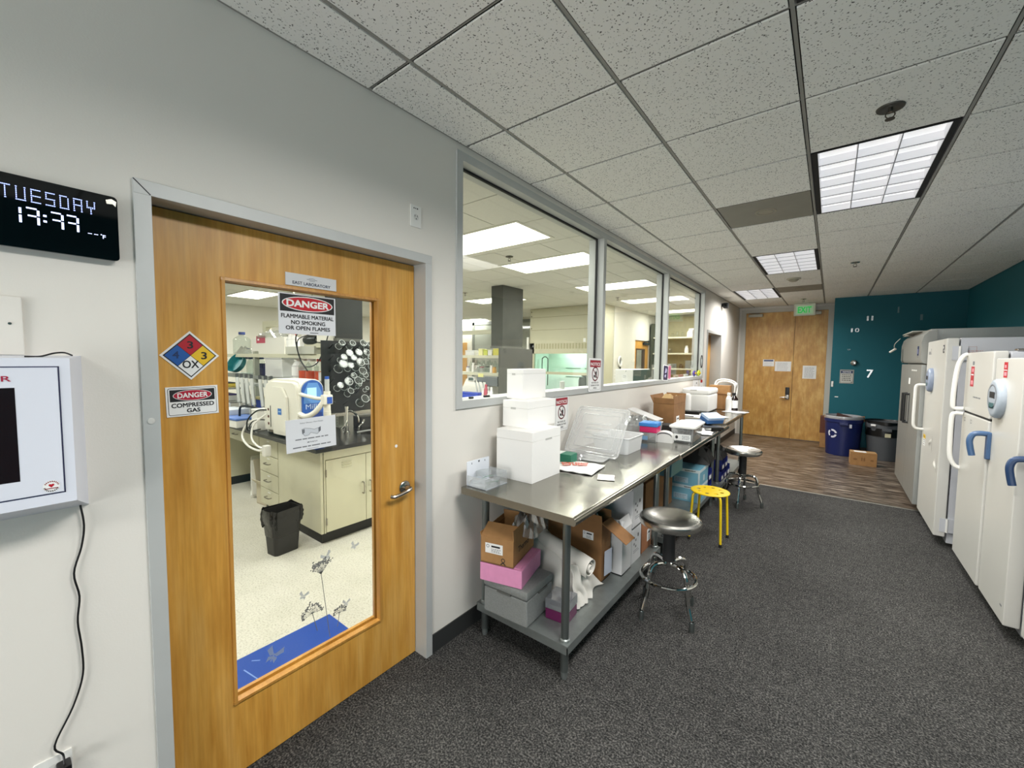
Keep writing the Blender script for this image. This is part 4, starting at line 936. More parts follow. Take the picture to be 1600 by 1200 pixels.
# cartons ------------------------------------------------------------------
def carton(name, label, loc, size, rz=0.0, m=None, flaps=None, sticker=None, tape=True, group=None, cat='box', marks=True, inner=None):
    """origin at the near-right-bottom corner... box spans (-w..0, 0..d, 0..h) in its own axes"""
    m = m or CARD; w_, d_, h = size
    t = thing(name, label, cat, loc, rz, group)
    b = MB(); th = 0.005
    if flaps is None:
        b.box(-w_, 0, 0, 0, d_, h, m, bev=0.002); b.done('box_body', t, None)
        if tape:
            b = MB(); b.box(-w_ - 0.0006, d_ * 0.5 - 0.024, h - 0.05, 0.0006, d_ * 0.5 + 0.024, h + 0.0006); b.done('packing_tape', t, mat('tape', '#c3a878', 0.3))
    else:
        b.box(-w_, 0, 0, 0, d_, 0.006, m); b.box(-w_, 0, 0, 0, th, h, m); b.box(-w_, d_ - th, 0, 0, d_, h, m); b.box(-w_, th, 0, -w_ + th, d_ - th, h, m); b.box(-th, th, 0, 0, d_ - th, h, m)
        b.done('box_body', t, None, smooth=0)
        for side, ang, L in flaps:
            a = math.radians(ang); c, s_ = math.cos(a), math.sin(a)      # 0 = upright, 90 = folded outward flat
            if side == 'f': pts = [(-w_, 0, h), (0, 0, h), (0, -L * s_, h + L * c), (-w_, -L * s_, h + L * c)]
            elif side == 'b': pts = [(-w_, d_, h), (0, d_, h), (0, d_ + L * s_, h + L * c), (-w_, d_ + L * s_, h + L * c)]
            elif side == 'r': pts = [(0, 0, h), (0, d_, h), (L * s_, d_, h + L * c), (L * s_, 0, h + L * c)]
            else: pts = [(-w_, 0, h), (-w_, d_, h), (-w_ - L * s_, d_, h + L * c), (-w_ - L * s_, 0, h + L * c)]
            b = MB(); b.face(pts, m); b.done('flap', t, None, smooth=0, solid=0.004)
    if sticker:
        face, x, z, sw, sh = sticker
        p = Panel((x, -0.0006, z), **EW) if face == 'f' else Panel((0.0006, x, z), **LW)
        p.slab([(-sw / 2, -sh / 2), (sw / 2, -sh / 2), (sw / 2, sh / 2), (-sw / 2, sh / 2)], 0.0006, PAPER)
        p.ring(-sw * 0.35, sh * 0.2, sw * 0.09, sw * 0.09, sw * 0.03, 0.001, GREYINK, 12); p.rect(-sw * 0.15, sh * 0.12, sw * 0.35, sh * 0.3, 0.001, INK); p.lines(-sw * 0.15, sw * 0.4, [-sh * 0.05, -sh * 0.2, -sh * 0.34], sh * 0.07, 0.001, GREYINK)
        p.done('shipping_label', t, None, smooth=0)
    return t
t = carton('cardboard_box', 'small brown carton on the floor in front of the two bins', (0.622, 8.365, 0), (0.315, 0.21, 0.205), 0.06, CARD)
b = MB(); b.box(-0.27, 0.03, 0.2062, -0.12, 0.15, 0.2072, m=PAPER); b.done('shipping_label', t, None, smooth=0)
p = Panel((-0.157, -0.0007, 0.105), **EW)
for dx in (-0.03, 0.0): p.rect(dx, -0.03, dx + 0.018, 0.02, 0.0, CARD2); p.line(dx + 0.009, 0.02, dx + 0.009, 0.045, 0.004, 0, CARD2)
p.ell(-0.10, -0.01, 0.025, 0.015, 0, CARD2, 12); p.ell(0.10, -0.01, 0.022, 0.015, 0, CARD2, 12); p.done('box_print', t, None, smooth=0)
carton('cardboard_box', 'brown carton standing on the floor behind the blue bin', (0.02, 9.70, 0), (0.13, 0.3, 0.27), 0, CARD)
carton('cardboard_box', 'dark brown box upright on the carton behind the blue bin', (0.0, 9.72, 0.271), (0.12, 0.25, 0.31), 0, mat('card_maroon', '#5d3426', 0.8), tape=False)

# ================================================================== WORKTABLES
ENDM = mat('steel_end', '#7f796b', 0.5, 0.7, var=0.05)
def worktable(label, x0, x1, y0, y1, zt, legs, shelf=True, seamgap=False):
    t = thing('work_table', label, 'table', ((x0 + x1) / 2, (y0 + y1) / 2, 0))
    ox, oy = (x0 + x1) / 2, (y0 + y1) / 2; X0_, X1_, Y0_, Y1_ = x0 - ox, x1 - ox, y0 - oy, y1 - oy
    b = MB()
    prof = [(X0_, zt - 0.038), (X0_, zt), (X1_ - 0.022, zt), (X1_ - 0.010, zt - 0.003), (X1_ - 0.002, zt - 0.011), (X1_, zt - 0.022), (X1_ - 0.003, zt - 0.034), (X1_ - 0.012, zt - 0.040), (X1_ - 0.024, zt - 0.038), (X1_ - 0.024, zt - 0.032), (X0_ + 0.02, zt - 0.032)]
    b.prism(prof, (0, Y0_, 0), (1, 0, 0), (0, 0, 1), (0, Y1_ - Y0_, 0), STEELTOP, ENDM)
    b.box(X0_, Y0_ - 0.0006, zt - 0.038, X1_ - 0.014, Y0_ + 0.012, zt - 0.001, ENDM); b.box(X0_, Y1_ - 0.012, zt - 0.038, X1_ - 0.014, Y1_, zt - 0.001, STEELTOP)
    b.done('tabletop', t, None, smooth=40)
    b = MB(); b.box(X0_ + 0.08, Y0_ + 0.1, zt - 0.075, X1_ - 0.08, Y0_ + 0.14, zt - 0.034); b.box(X0_ + 0.08, Y1_ - 0.14, zt - 0.075, X1_ - 0.08, Y1_ - 0.1, zt - 0.034); b.box(X0_ + 0.08, Y0_ + 0.14, zt - 0.07, X0_ + 0.11, Y1_ - 0.14, zt - 0.034); b.done('underframe', t, GALV)
    for (lx, ly) in legs:
        lx -= ox; ly -= oy
        b = MB(); b.cyl((lx, ly, 0.035), (lx, ly, zt - 0.034), 0.0205, seg=24, m=LEGM); l_ = b.done('leg', t, None)
        b = MB(); b.lathe([(0.0205, 0.215), (0.026, 0.21), (0.026, 0.145), (0.0205, 0.14)], (lx, ly, 0), seg=24); b.done('leg_collar', l_, GALV); b = MB(); b.lathe([(0, 0), (0.014, 0), (0.017, 0.01), (0.017, 0.035), (0.021, 0.036), (0.021, 0.04), (0, 0.04)], (lx, ly, 0), seg=20); b.done('leveling_foot', l_, GALV)
    if shelf:
        b = MB(); lxs = [l[0] - ox for l in legs]; lys = [l[1] - oy for l in legs]
        a0, a1, c0, c1 = min(lxs) - 0.035, max(lxs) + 0.035, min(lys) - 0.035, max(lys) + 0.035
        b.box(a0, c0, 0.190, a1, c1, 0.197); b.box(a0, c0, 0.152, a0 + 0.004, c1, 0.19); b.box(a1 - 0.004, c0, 0.152, a1, c1, 0.19); b.box(a0, c0, 0.152, a1, c0 + 0.004, 0.19); b.box(a0, c1 - 0.004, 0.152, a1, c1, 0.19)
        b.done('undershelf', t, GALV, smooth=0)
    return t
TX0, TX1, ZT = -1.585, -0.868, 0.90
worktable('nearest steel worktable, with the foam box tower on it', TX0, TX1, 1.592, 3.195, ZT, [(-1.53, 1.735), (-0.995, 1.735), (-1.53, 3.06), (-0.995, 3.06)])
worktable('middle steel worktable, with blue boxes stored on its lower shelf', TX0, TX1 + 0.01, 3.20, 5.02, ZT, [(-1.53, 3.30), (-0.995, 3.30), (-1.53, 4.90), (-0.995, 4.90)])
worktable('farthest steel worktable, near the double doors', TX0 + 0.005, TX1 - 0.02, 5.03, 6.66, ZT + 0.018, [(-1.53, 5.14), (-0.985, 5.14), (-1.53, 6.54), (-0.965, 6.54)])

# ------------------------------------------------------------------ on the first table
def foam_box(label, x0, x1, y0, y1, z0, z1, lid=0.06, notch='f', group='white foam boxes in a tower', rz=0.0):
    t = thing('foam_box', label, 'foam box', ((x0 + x1) / 2, (y0 + y1) / 2, z0), rz, group)
    a, c, h = (x1 - x0) / 2, (y1 - y0) / 2, z1 - z0
    b = MB(); b.box(-a + 0.0005, -c + 0.0005, 0, a - 0.0005, c - 0.0005, h - lid - 0.0002, FOAM, bev=0.0012); b.done('box_body', t, None)
    b = MB(); b.box(-a, -c, h - lid, a, c, h, FOAM, bev=0.0025)
    if notch == 'f': b.box(-a * 0.35, -c - 0.0008, h - lid - 0.008, a * 0.05, -c + 0.01, h - lid + 0.004, mat('foam_shade', '#b9b8b3', 0.9))
    else: b.box(a - 0.01, -c * 0.1, h - lid - 0.007, a + 0.0008, c * 0.35, h - lid + 0.004, mat('foam_shade', '#b9b8b3', 0.9))
    b.done('lid', t, None)
foam_box('large white foam box at the bottom of the tower', -1.575, -1.312, 1.880, 2.185, ZT, 1.194, 0.055, 'r')
foam_box('middle white foam box in the tower', -1.600, -1.408, 1.968, 2.275, 1.1945, 1.357, 0.045, 'f')
foam_box('smallest white foam box on top of the tower', -1.640, -1.512, 2.055, 2.315, 1.3575, 1.546, 0.03, 'f')
# eyewear holder
t = thing('eyewear_holder', 'white and clear acrylic holder with safety glasses on the table corner', 'holder', (-1.51, 1.70, ZT))
b = MB(); b.prism(rrect(-0.075, 0, 0.11, 0.135, 0.006), (-0.063, 0.0, 0), (0, 1, 0), (0, 0, 1), (-0.004, 0, 0), mat('acrylic_white', '#dfe3ea', 0.2), None)
for y, h_, w_ in ((-0.04, 0.118, 0.004), (0.015, 0.122, 0.012), (0.07, 0.118, 0.004)): b.box(-0.0628, y, h_ - 0.004, -0.0622, y + w_, h_ + 0.006, mat('slot_dark', '#555a60', 0.6))
b.done('back_panel', t, None, smooth=0)
b = MB(); b.box(-0.063, -0.075, 0, 0.075, 0.11, 0.004); b.done('base', t, mat('acrylic_white', '#dfe3ea', 0.2))
b = MB(); b.box(0.072, -0.075, 0, 0.075, 0.11, 0.06); b.box(-0.063, -0.075, 0, 0.072, -0.072, 0.06); b.box(-0.063, 0.107, 0, 0.072, 0.11, 0.075); b.done('clear_front', t, CLEARP, smooth=0)
def goggles(label, loc, rz, tint):
    t = thing('safety_glasses', label, 'safety glasses', loc, rz)
    b = MB(); b.grid(lambda u, v: (0.055 * math.cos(PI * (0.1 + 0.8 * u)), 0.028 * math.sin(PI * (0.1 + 0.8 * u)), 0.004 + 0.032 * v - (0.010 * (1 - abs(2 * u - 1)) if v < 0.4 else 0)), 16, 4); b.done('lens', t, CLEARP, solid=0.0015)
    for s_ in (-1, 1):
        b = MB(); b.tube([(s_ * 0.054, 0.010, 0.03), (s_ * 0.056, -0.03, 0.028), (s_ * 0.050, -0.06, 0.020)], 0.0026, 6); b.done('temple', t, tint)
goggles('clear safety glasses in the acrylic holder, nearest the table edge', (-1.505, 1.665, ZT + 0.005), 0.5, CLEARP)
goggles('green tinted safety glasses in the acrylic holder', (-1.475, 1.745, ZT + 0.005), -0.6, glass_mat('green_tint', '#bfe0cd', 0.15, 0.8, 1.5, 0.1, milk=0.15))
goggles('clear safety glasses piled at the back of the acrylic holder', (-1.53, 1.72, ZT + 0.04), 1.3, CLEARP)
# printed zip bag, green box, flat lids, tissue
b = MB(); rnd = random.Random(5)
b.grid(lambda u, v: (-0.16 + 0.32 * u, -0.13 + 0.26 * v, 0.006 + 0.010 * math.sin(PI * u) * math.sin(PI * v) + 0.002 * math.sin(23 * u + 9 * v)), 16, 14, mat('bag_white', '#e3e2de', 0.35)); bg = b.done('zip_bag', None, None, loc=(-1.30, 2.36, ZT + 0.002), rz=0.12, solid=0.006, label='flat white bag with red printing beside the foam box tower', cat='bag')
p = Panel((0, 0, 0.0235), u=(0.9, 0.43, 0), v=(-0.43, 0.9, 0))
OR_ = mat('orange_red', '#d8543a', 0.5)
for yy, xs in ((0.022, ((-0.09, -0.05), (-0.045, -0.01), (0.0, 0.03), (0.035, 0.085))), (-0.018, ((-0.085, -0.03), (-0.02, 0.01), (0.015, 0.075)))):
    for x0_, x1_ in xs: p.rect(x0_, yy - 0.014, x1_, yy + 0.014, 0, OR_); p.rect(x0_ + 0.008, yy - 0.005, x1_ - 0.008, yy + 0.004, 0.0003, mat('bag_white', '#e3e2de', 0.35))
p.done('red_print', bg, None, smooth=0)
t = thing('glove_box', 'small green and white box behind the foam box tower', 'box', (-1.46, 2.42, ZT), 0.1)
b = MB(); b.box(-0.11, -0.05, 0, 0.11, 0.05, 0.07, mat('box_white', '#d8dcd6', 0.5), bev=0.003); b.done('box_body', t, None)
b = MB(); b.box(0.03, -0.0506, 0.012, 0.1106, 0.0506, 0.0706, mat('box_green', '#1f6e56', 0.45)); p_ = b.done('green_panel', t, None)
def crumple(name, label, cat, loc, sx, sy_, h, m, seed=1, n=14, rz=0.0, amp=1.0, solid=0.0, parent=None):
    rnd = random.Random(seed); K = [[rnd.random() for _ in range(n + 1)] for _ in range(n + 1)]
    def fn(u, v):
        e = max(0.0, 1 - ((2 * u - 1) ** 4)) * max(0.0, 1 - ((2 * v - 1) ** 4))
        k = K[min(n, int(u * n))][min(n, int(v * n))]
        return ((u - 0.5) * sx * (1 + 0.08 * (k - 0.5)), (v - 0.5) * sy_ * (1 + 0.08 * (0.5 - k)), 0.003 + h * e * (0.45 + 0.55 * k * amp))
    b = MB(); b.grid(fn, n, n, m)
    return b.done(name, parent, None, loc=loc, rz=rz, smooth=20, solid=solid, label=label, cat=cat)
crumple('plastic_wrap', 'crumpled clear plastic wrap behind the white printed bag', 'plastic wrap', (-1.44, 2.57, ZT + 0.001), 0.16, 0.12, 0.045, WRAP, 3)
def traylid(name, label, cat, loc, w_, h, rot, m, rz=0.0):
    t = thing(name, label, cat, loc, rz); t.rotation_euler = (rot, 0, rz)
    b = MB(); b.prism(rrect(-w_ / 2, 0, w_ / 2, h, 0.03), (0, 0, 0), (1, 0, 0), (0, 0, 1), (0, 0.003, 0), m); b.done('panel', t, None, smooth=30)
    b = MB()
    for k, (ins, r_) in enumerate(((0.0, 0.006), (0.022, 0.0035), (0.06, 0.0035))):
        pts = [(x, 0.0, z) for x, z in rrect(-w_ / 2 + ins, ins, w_ / 2 - ins, h - ins, max(0.03 - ins / 3, 0.008))]; b.tube(pts, r_, 8, m, sub=1, closed=True)
    b.done('rim', t, None)
    b = MB()
    for k in range(4): b.box(-w_ * 0.22, -0.002, h * (0.34 + 0.1 * k), w_ * 0.22, 0.005, h * (0.34 + 0.1 * k) + 0.012, m)
    b.done('raised_ribs', t, None)
    return t
traylid('tote_cover', 'large clear plastic lid leaning against the white bin', 'lid', (-1.385, 2.725, ZT + 0.006), 0.43, 0.40, -0.62, LIDP)
l_ = traylid('tote_cover', 'small clear plastic lid lying flat beside the large leaning lid', 'lid', (-1.37, 2.56, ZT + 0.008), 0.32, 0.16, -PI / 2, LIDP); l_.rotation_euler = (-PI / 2 + 0.0, 0, 0.1)
l_ = traylid('tote_cover', 'clear plastic lid lying on the table near the wall', 'lid', (-1.50, 2.70, ZT + 0.008), 0.16, 0.14, -PI / 2, CLEARP); l_.rotation_euler = (-PI / 2, 0, -0.1)
crumple('paper_wipe', 'small square white wipe lying near the front edge of the first table', 'wipe', (-1.04, 2.27, ZT + 0.001), 0.10, 0.12, 0.008, mat('wipe', '#e6e3d8', 0.8), 9, 8, 0.4, solid=0.001)
def tub(name, label, cat, loc, w_, d_, h, m, rz=0.0, wall=0.004, rim=0.010, flare=0.012, group=None):
    """open plastic tub, origin centre bottom"""
    t = thing(name, label, cat, loc, rz, group)
    b = MB()
    lo = rrect(-w_ / 2 + flare, -d_ / 2 + flare, w_ / 2 - flare, d_ / 2 - flare, 0.025); hi = rrect(-w_ / 2, -d_ / 2, w_ / 2, d_ / 2, 0.03)
    li = rrect(-w_ / 2 + flare + wall, -d_ / 2 + flare + wall, w_ / 2 - flare - wall, d_ / 2 - flare - wall, 0.022); hi2 = rrect(-w_ / 2 + wall, -d_ / 2 + wall, w_ / 2 - wall, d_ / 2 - wall, 0.027)
    n_ = len(lo)
    rings = [[b.v((x, y, z)) for x, y in L] for L, z in ((lo, 0), (hi, h), (hi2, h), (li, 0.005))]; mi = b._mi(m)
    for a, c in zip(rings, rings[1:]):
        for k in range(n_): f_ = b.bm.faces.new([a[k], a[(k + 1) % n_], c[(k + 1) % n_], c[k]]); f_.material_index = mi
    for f_ in (rings[0][::-1], rings[3]): q_ = b.bm.faces.new(f_); q_.material_index = mi
    b.done('tub_body', t, None, smooth=40)
    b = MB(); b.tube([(x, y, h - 0.003) for x, y in rrect(-w_ / 2 - 0.002, -d_ / 2 - 0.002, w_ / 2 + 0.002, d_ / 2 + 0.002, 0.032)], rim / 2, 8, m, sub=1, closed=True); b.done('rim', t, None)
    return t
tub('white_bin', 'empty white plastic bin that the large clear lid leans on', 'bin', (-1.31, 3.06, ZT + 0.001), 0.30, 0.32, 0.125, MILKP)
# ------------------------------------------------------------------ middle table
t = thing('cryo_box', 'clear plastic tube box under the pink box on the middle table', 'box', (-1.235, 3.575, ZT), 0.1)
b = MB(); b.box(-0.07, -0.07, 0, 0.07, 0.07, 0.085, CLEARP, bev=0.004); b.done('box_body', t, None)
b = MB(); b.box(-0.062, -0.0715, 0.02, 0.0, -0.0705, 0.055, mat('label_blue', '#7ea6cc', 0.6)); b.done('blue_label', t, None)
t = thing('cryo_box', 'bright pink storage box under the blue one on the middle table', 'box', (-1.235, 3.575, ZT + 0.086), 0.1)
b = MB(); b.box(-0.072, -0.072, 0, 0.072, 0.072, 0.05, mat('hot_pink', '#d01d63', 0.35), bev=0.004); b.done('box_body', t, None)
t = thing('cryo_box', 'blue lidded storage box on top of the pink one', 'box', (-1.235, 3.575, ZT + 0.137), 0.1)
b = MB(); b.box(-0.078, -0.078, 0, 0.078, 0.078, 0.032, mat('box_blue', '#2e7cc4', 0.35), bev=0.005)
for k in range(4):
    for q_ in range(4): b.box(-0.062 + 0.034 * k, -0.062 + 0.034 * q_, 0.032, -0.036 + 0.034 * k, -0.036 + 0.034 * q_, 0.0345, mat('box_blue2', '#4a93d4', 0.3), bev=0.001)
b.done('grid_lid', t, None)
t = thing('label_dispenser', 'white arched dispenser box beside the pink and blue boxes', 'dispenser', (-1.12, 3.63, ZT), 0.15)
arch = [(-0.07, 0), (0.07, 0), (0.07, 0.055)] + [(0.07 * math.cos(a), 0.055 + 0.04 * math.sin(a)) for a in [PI * k / 10 for k in range(1, 10)]] + [(-0.07, 0.055)]
b = MB(); b.prism(arch, (0, -0.045, 0), (1, 0, 0), (0, 0, 1), (0, 0.09, 0), WHITEP); b.done('shell', t, None, smooth=40)
b = MB(); b.prism([(0.062 * math.cos(a), 0.055 + 0.034 * math.sin(a)) for a in [PI * k / 10 for k in range(0, 11)]] + [(0.058 * math.cos(a), 0.052 + 0.026 * math.sin(a)) for a in [PI * k / 10 for k in range(10, -1, -1)]], (0, -0.046, 0), (1, 0, 0), (0, 0, 1), (0, 0.001, 0), mat('arch_shadow', '#59595a', 0.7)); b.done('slot', t, None, smooth=0)
tb = tub('white_bin', 'white basin holding clear bags beside the open brown carton', 'bin', (-1.42, 3.86, ZT + 0.001), 0.30, 0.44, 0.11, MILKP, 0.05)
crumple('plastic_bag', 'crumpled clear plastic bag heaped in the white basin', 'bag', (-1.44, 3.78, ZT + 0.07), 0.27, 0.38, 0.13, WRAP, 11, 12)
sheet('clear_tray', 'clear tray lying aslant on the white basin', 'tray', (-1.40, 4.05, ZT + 0.125), [(-0.2, -0.10, 0.09), (0.10, -0.10, 0.0), (0.10, 0.08, 0.0), (-0.2, 0.08, 0.09)], MILKP, 0.008)
crumple('plastic_bag', 'pink tinted clear bag between the lid and the white basin', 'bag', (-1.40, 3.40, ZT + 0.001), 0.2, 0.2, 0.09, glass_mat('pink_wrap', '#f3d5d5', 0.2, 0.8, 1.5, 0.15, milk=0.45, milkcol='#e6c8c8'), 21, 10)
cb = tub('storage_bin', 'clear storage bin of bags with a white lid and paper label', 'storage bin', (-1.005, 3.90, ZT + 0.001), 0.19, 0.44, 0.125, CLEARP, 0.04)
b = MB(); b.prism(rrect(-0.108, -0.232, 0.108, 0.232, 0.03), (0, 0, 0.127), (1, 0, 0), (0, 1, 0), (0, 0, 0.014), WHITEP); b.prism(rrect(-0.088, -0.21, 0.088, 0.21, 0.025), (0, 0, 0.141), (1, 0, 0), (0, 1, 0), (0, 0, 0.004), WHITEP); b.done('lid', cb, None, smooth=30)
p = Panel((0.005, -0.2165, 0.045), **EW); p.slab([(-0.07, -0.028), (0.07, -0.028), (0.07, 0.028), (-0.07, 0.028)], 0.001, PAPER); p.ell(-0.045, 0, 0.012, 0.015, 0.0014, INK, 10); p.lines(0.0, 0.06, [0.012, 0.0, -0.012], 0.006, 0.0014, GREYINK); p.done('paper_label', cb, None, smooth=0)
crumple('plastic_bag', 'grey plastic bags packed inside the clear storage bin', 'bag', (-1.005, 3.90, ZT + 0.007), 0.15, 0.38, 0.10, glass_mat('grey_wrap', '#c9cbc8', 0.2, 0.8, 1.5, 0.15, milk=0.5, milkcol='#a9aba6'), 13, 12, 0.04)
ob = carton('open_carton', 'open brown carton stuffed with packing paper by the window wall', (-1.275, 4.40, ZT), (0.215, 0.42, 0.255), 0.0, CARD2, flaps=[('f', -25, 0.0), ('l', 25, 0.09), ('r', -8, 0.08), ('b', 10, 0.09), ('f', 8, 0.06)], sticker=('s', 0.14, 0.07, 0.10, 0.10))
crumple('packing_paper', 'brown packing paper bulging out of the open carton', 'packing paper', (-1.383, 4.61, ZT + 0.20), 0.20, 0.38, 0.15, mat('kraft_paper', '#a58a60', 0.9), 17, 9, solid=0.002)
b = MB(); b.box(-0.17, -0.09, 0, 0.17, 0.09, 0.075, mat('card_shadow', '#241f1c', 0.9), bev=0.01); b.done('black_bag', None, None, loc=(-1.22, 4.18, ZT + 0.001), rz=0.2, label='low black pouch between the basin and the open carton', cat='block')  # near-black block in the low gap beside the carton
def book(name, label, cat, loc, w_, d_, h, cover, page, rz=0.0, tilt=0.0):
    t = thing(name, label, cat, loc, rz); t.rotation_euler = (tilt, 0, rz)
    b = MB(); b.box(-w_ / 2, -d_ / 2, 0, w_ / 2, d_ / 2, h * 0.92, cover, bev=0.002); b.done('box_body', t, None)
    b = MB(); b.box(-w_ / 2 - 0.001, -d_ / 2 - 0.001, h * 0.6, w_ / 2 + 0.001, d_ / 2 + 0.001, h, page, bev=0.002); b.done('lid', t, None)
book('pipette_tip_box', 'blue and white flat box leaning beyond the clear storage bin', 'box', (-1.01, 4.86, ZT + 0.055), 0.20, 0.13, 0.07, mat('blue_box', '#34639c', 0.45), mat('blue_box_lid', '#9fb4d0', 0.4), 0.9, 0.35)
book('pipette_tip_box', 'blue flat box behind the leaning blue and white one', 'box', (-1.17, 4.80, ZT + 0.001), 0.17, 0.12, 0.055, mat('blue_box', '#34639c', 0.45), mat('blue_box_lid2', '#b6c3d6', 0.4), 0.5)
b = MB(); b.box(-0.1, -0.06, 0, 0.1, 0.06, 0.03, BLACK, bev=0.004); b.done('black_case', None, None, loc=(-0.955, 4.62, ZT + 0.001), rz=0.7, label='flat black case under the blue boxes at the table front', cat='case')
def papers(label, loc, w_, d_, n, rz, seed):
    rnd = random.Random(seed); t = thing('paper_stack', label, 'paper', loc, rz)
    for k in range(n):
        b = MB(); a, c = (rnd.random() - 0.5) * 0.05, (rnd.random() - 0.5) * 0.05
        b.box(-w_ / 2 + a, -d_ / 2 + c, 0.003 * k, w_ / 2 + a, d_ / 2 + c, 0.003 * k + 0.002, PAPER, rz=(rnd.random() - 0.5) * 0.5); b.done('sheet', t, None, smooth=0)
papers('white papers spilling over the edge by the clear storage bin', (-0.985, 4.30, ZT + 0.001), 0.16, 0.22, 4, 0.3, 2)
papers('white folder stack behind the clear storage bin', (-1.13, 4.58, ZT + 0.001), 0.30, 0.24, 6, 0.1, 4)
papers('loose white papers on the farthest table', (-1.15, 5.55, ZT + 0.020), 0.22, 0.30, 4, 0.7, 6)
papers('white sheet near the bottles on the farthest table', (-1.0, 6.25, ZT + 0.020), 0.16, 0.24, 2, 1.4, 8)
t = thing('carton_tray', 'low white cardboard tray beside the open brown carton', 'tray', (-1.20, 5.02, ZT + 0.02), 0.1)
b = MB(); b.box(-0.17, -0.12, 0, 0.17, 0.12, 0.05, mat('tray_beige', '#b9b3a2', 0.7), bev=0.003); b.done('tray_body', t, None)
b = MB(); b.box(-0.165, -0.115, 0.05, 0.165, 0.115, 0.054, PAPER); b.box(-0.14, -0.1, 0.054, -0.02, -0.04, 0.058, BLACKM); b.done('lid', t, None)
t = thing('card_reader', 'black flat device on the far end of the middle table by the wall', 'device', (-1.42, 5.58, ZT + 0.019), 0.15)
b = MB(); b.box(-0.12, -0.07, 0, 0.12, 0.07, 0.05, BLACK, bev=0.008); b.done('case', t, None)
b = MB(); b.box(-0.1, -0.05, 0.05, 0.1, 0.05, 0.053, GLOSSB); b.done('screen', t, None)
# ------------------------------------------------------------------ far table
t = thing('foam_box', 'big white foam cooler with rounded edges on the farthest table', 'foam box', (-1.44, 6.18, ZT + 0.018), 0.0)
b = MB(); b.box(-0.175, -0.26, 0, 0.175, 0.26, 0.24, FOAM, bev=0.025, seg=3); b.done('box_body', t, None)
b = MB(); b.box(-0.178, -0.263, 0.235, 0.178, 0.263, 0.315, FOAM, bev=0.025, seg=3); b.box(-0.07, -0.266, 0.285, 0.02, -0.255, 0.305, mat('foam_shade', '#b9b8b3', 0.9), bev=0.003); b.done('lid', t, None)
b = MB(); b.lathe([(0, 0), (0.05, 0), (0.05, 0.22), (0.03, 0.25), (0, 0.25)], seg=20, m=FOAM); b.done('white_canister', None, None, loc=(-1.585 + 0.06, 5.85, ZT + 0.019), label='white canister between the foam cooler and the window wall', cat='canister')
carton('cardboard_box', 'tall brown carton standing behind the foam cooler', (-1.125, 6.50, ZT + 0.019), (0.27, 0.15, 0.34), 0, CARD, tape=False)
b = MB(); b.box(-1.395, 6.490, ZT + 0.235, -1.125, 6.499, ZT + 0.245, CARD2); b.box(-1.395, 6.488, ZT + 0.02, -1.21, 6.499, ZT + 0.22, CARD); b.done('cardboard_box', None, None, label='short brown carton in front of the tall one behind the cooler', cat='box')
t = thing('tubing_coil', 'coil of white tubing draped over the cartons at the far end', 'tubing', (-1.20, 6.60, ZT + 0.36))
b = MB()
b.tube([(-0.14, 0, 0.0), (-0.12, 0.02, 0.06), (-0.04, 0, 0.085), (0.06, 0, 0.075), (0.14, 0.0, 0.03), (0.15, 0.02, -0.05), (0.14, 0.0, -0.14)], 0.012, 8, WHITEP); b.tube([(-0.11, -0.03, 0.0), (-0.08, -0.03, 0.045), (0.0, -0.03, 0.06), (0.08, -0.03, 0.045), (0.125, -0.03, 0.0), (0.12, -0.03, -0.12)], 0.011, 8, WHITEP)
b.done('hose', t, None)
b = MB(); b.lathe([(0, 0), (0.02, 0), (0.024, 0.03), (0.015, 0.05), (0, 0.05)], (0.13, -0.01, -0.01), (0.3, -0.2, 1), 14, WHITEP); b.done('connector', t, None)
def bottle(name, label, loc, r, h, m, capm, cat='bottle', neck=0.35, lab=None, group=None, shoulder=0.72, liquid=None, capw=1.25):
    t = thing(name, label, cat, loc, 0, group)
    b = MB(); rn = r * neck
    b.lathe([(0, 0), (r * 0.92, 0), (r, h * 0.03), (r, h * (shoulder - 0.08)), (r * 0.85, h * shoulder), (rn, h * 0.86), (rn, h * 0.93), (0, h * 0.93)], seg=20, m=m); b.done('bottle_body', t, None)
    b = MB(); b.lathe([(0, h * 0.88), (rn * capw, h * 0.88), (rn * capw, h), (rn * capw * 0.9, h), (0, h)], seg=16, m=capm); b.done('cap', t, None)
    if lab:
        b = MB(); b.lathe([(r * 1.01, h * 0.16), (r * 1.015, h * 0.17), (r * 1.015, h * (shoulder - 0.14)), (r * 1.01, h * (shoulder - 0.13))], seg=20, m=lab); b.done('label_band', t, None)
    if liquid:
        b = MB(); b.lathe([(0, h * 0.02), (r * 0.94, h * 0.03), (r * 0.94, h * 0.42), (0, h * 0.42)], seg=16, m=liquid); b.done('liquid', t, None)
    return t
bottle('amber_bottle', 'dark amber bottle with a white label at the end of the farthest table', (-1.055, 6.42, ZT + 0.019), 0.055, 0.25, mat('amber_glass', '#1d0f0c', 0.08), BLACK, lab=PAPER)
bottle('white_bottle', 'slim white bottle beside the dark amber bottle', (-1.10, 6.32, ZT + 0.019), 0.038, 0.255, WHITEP, WHITEP, neck=0.5)
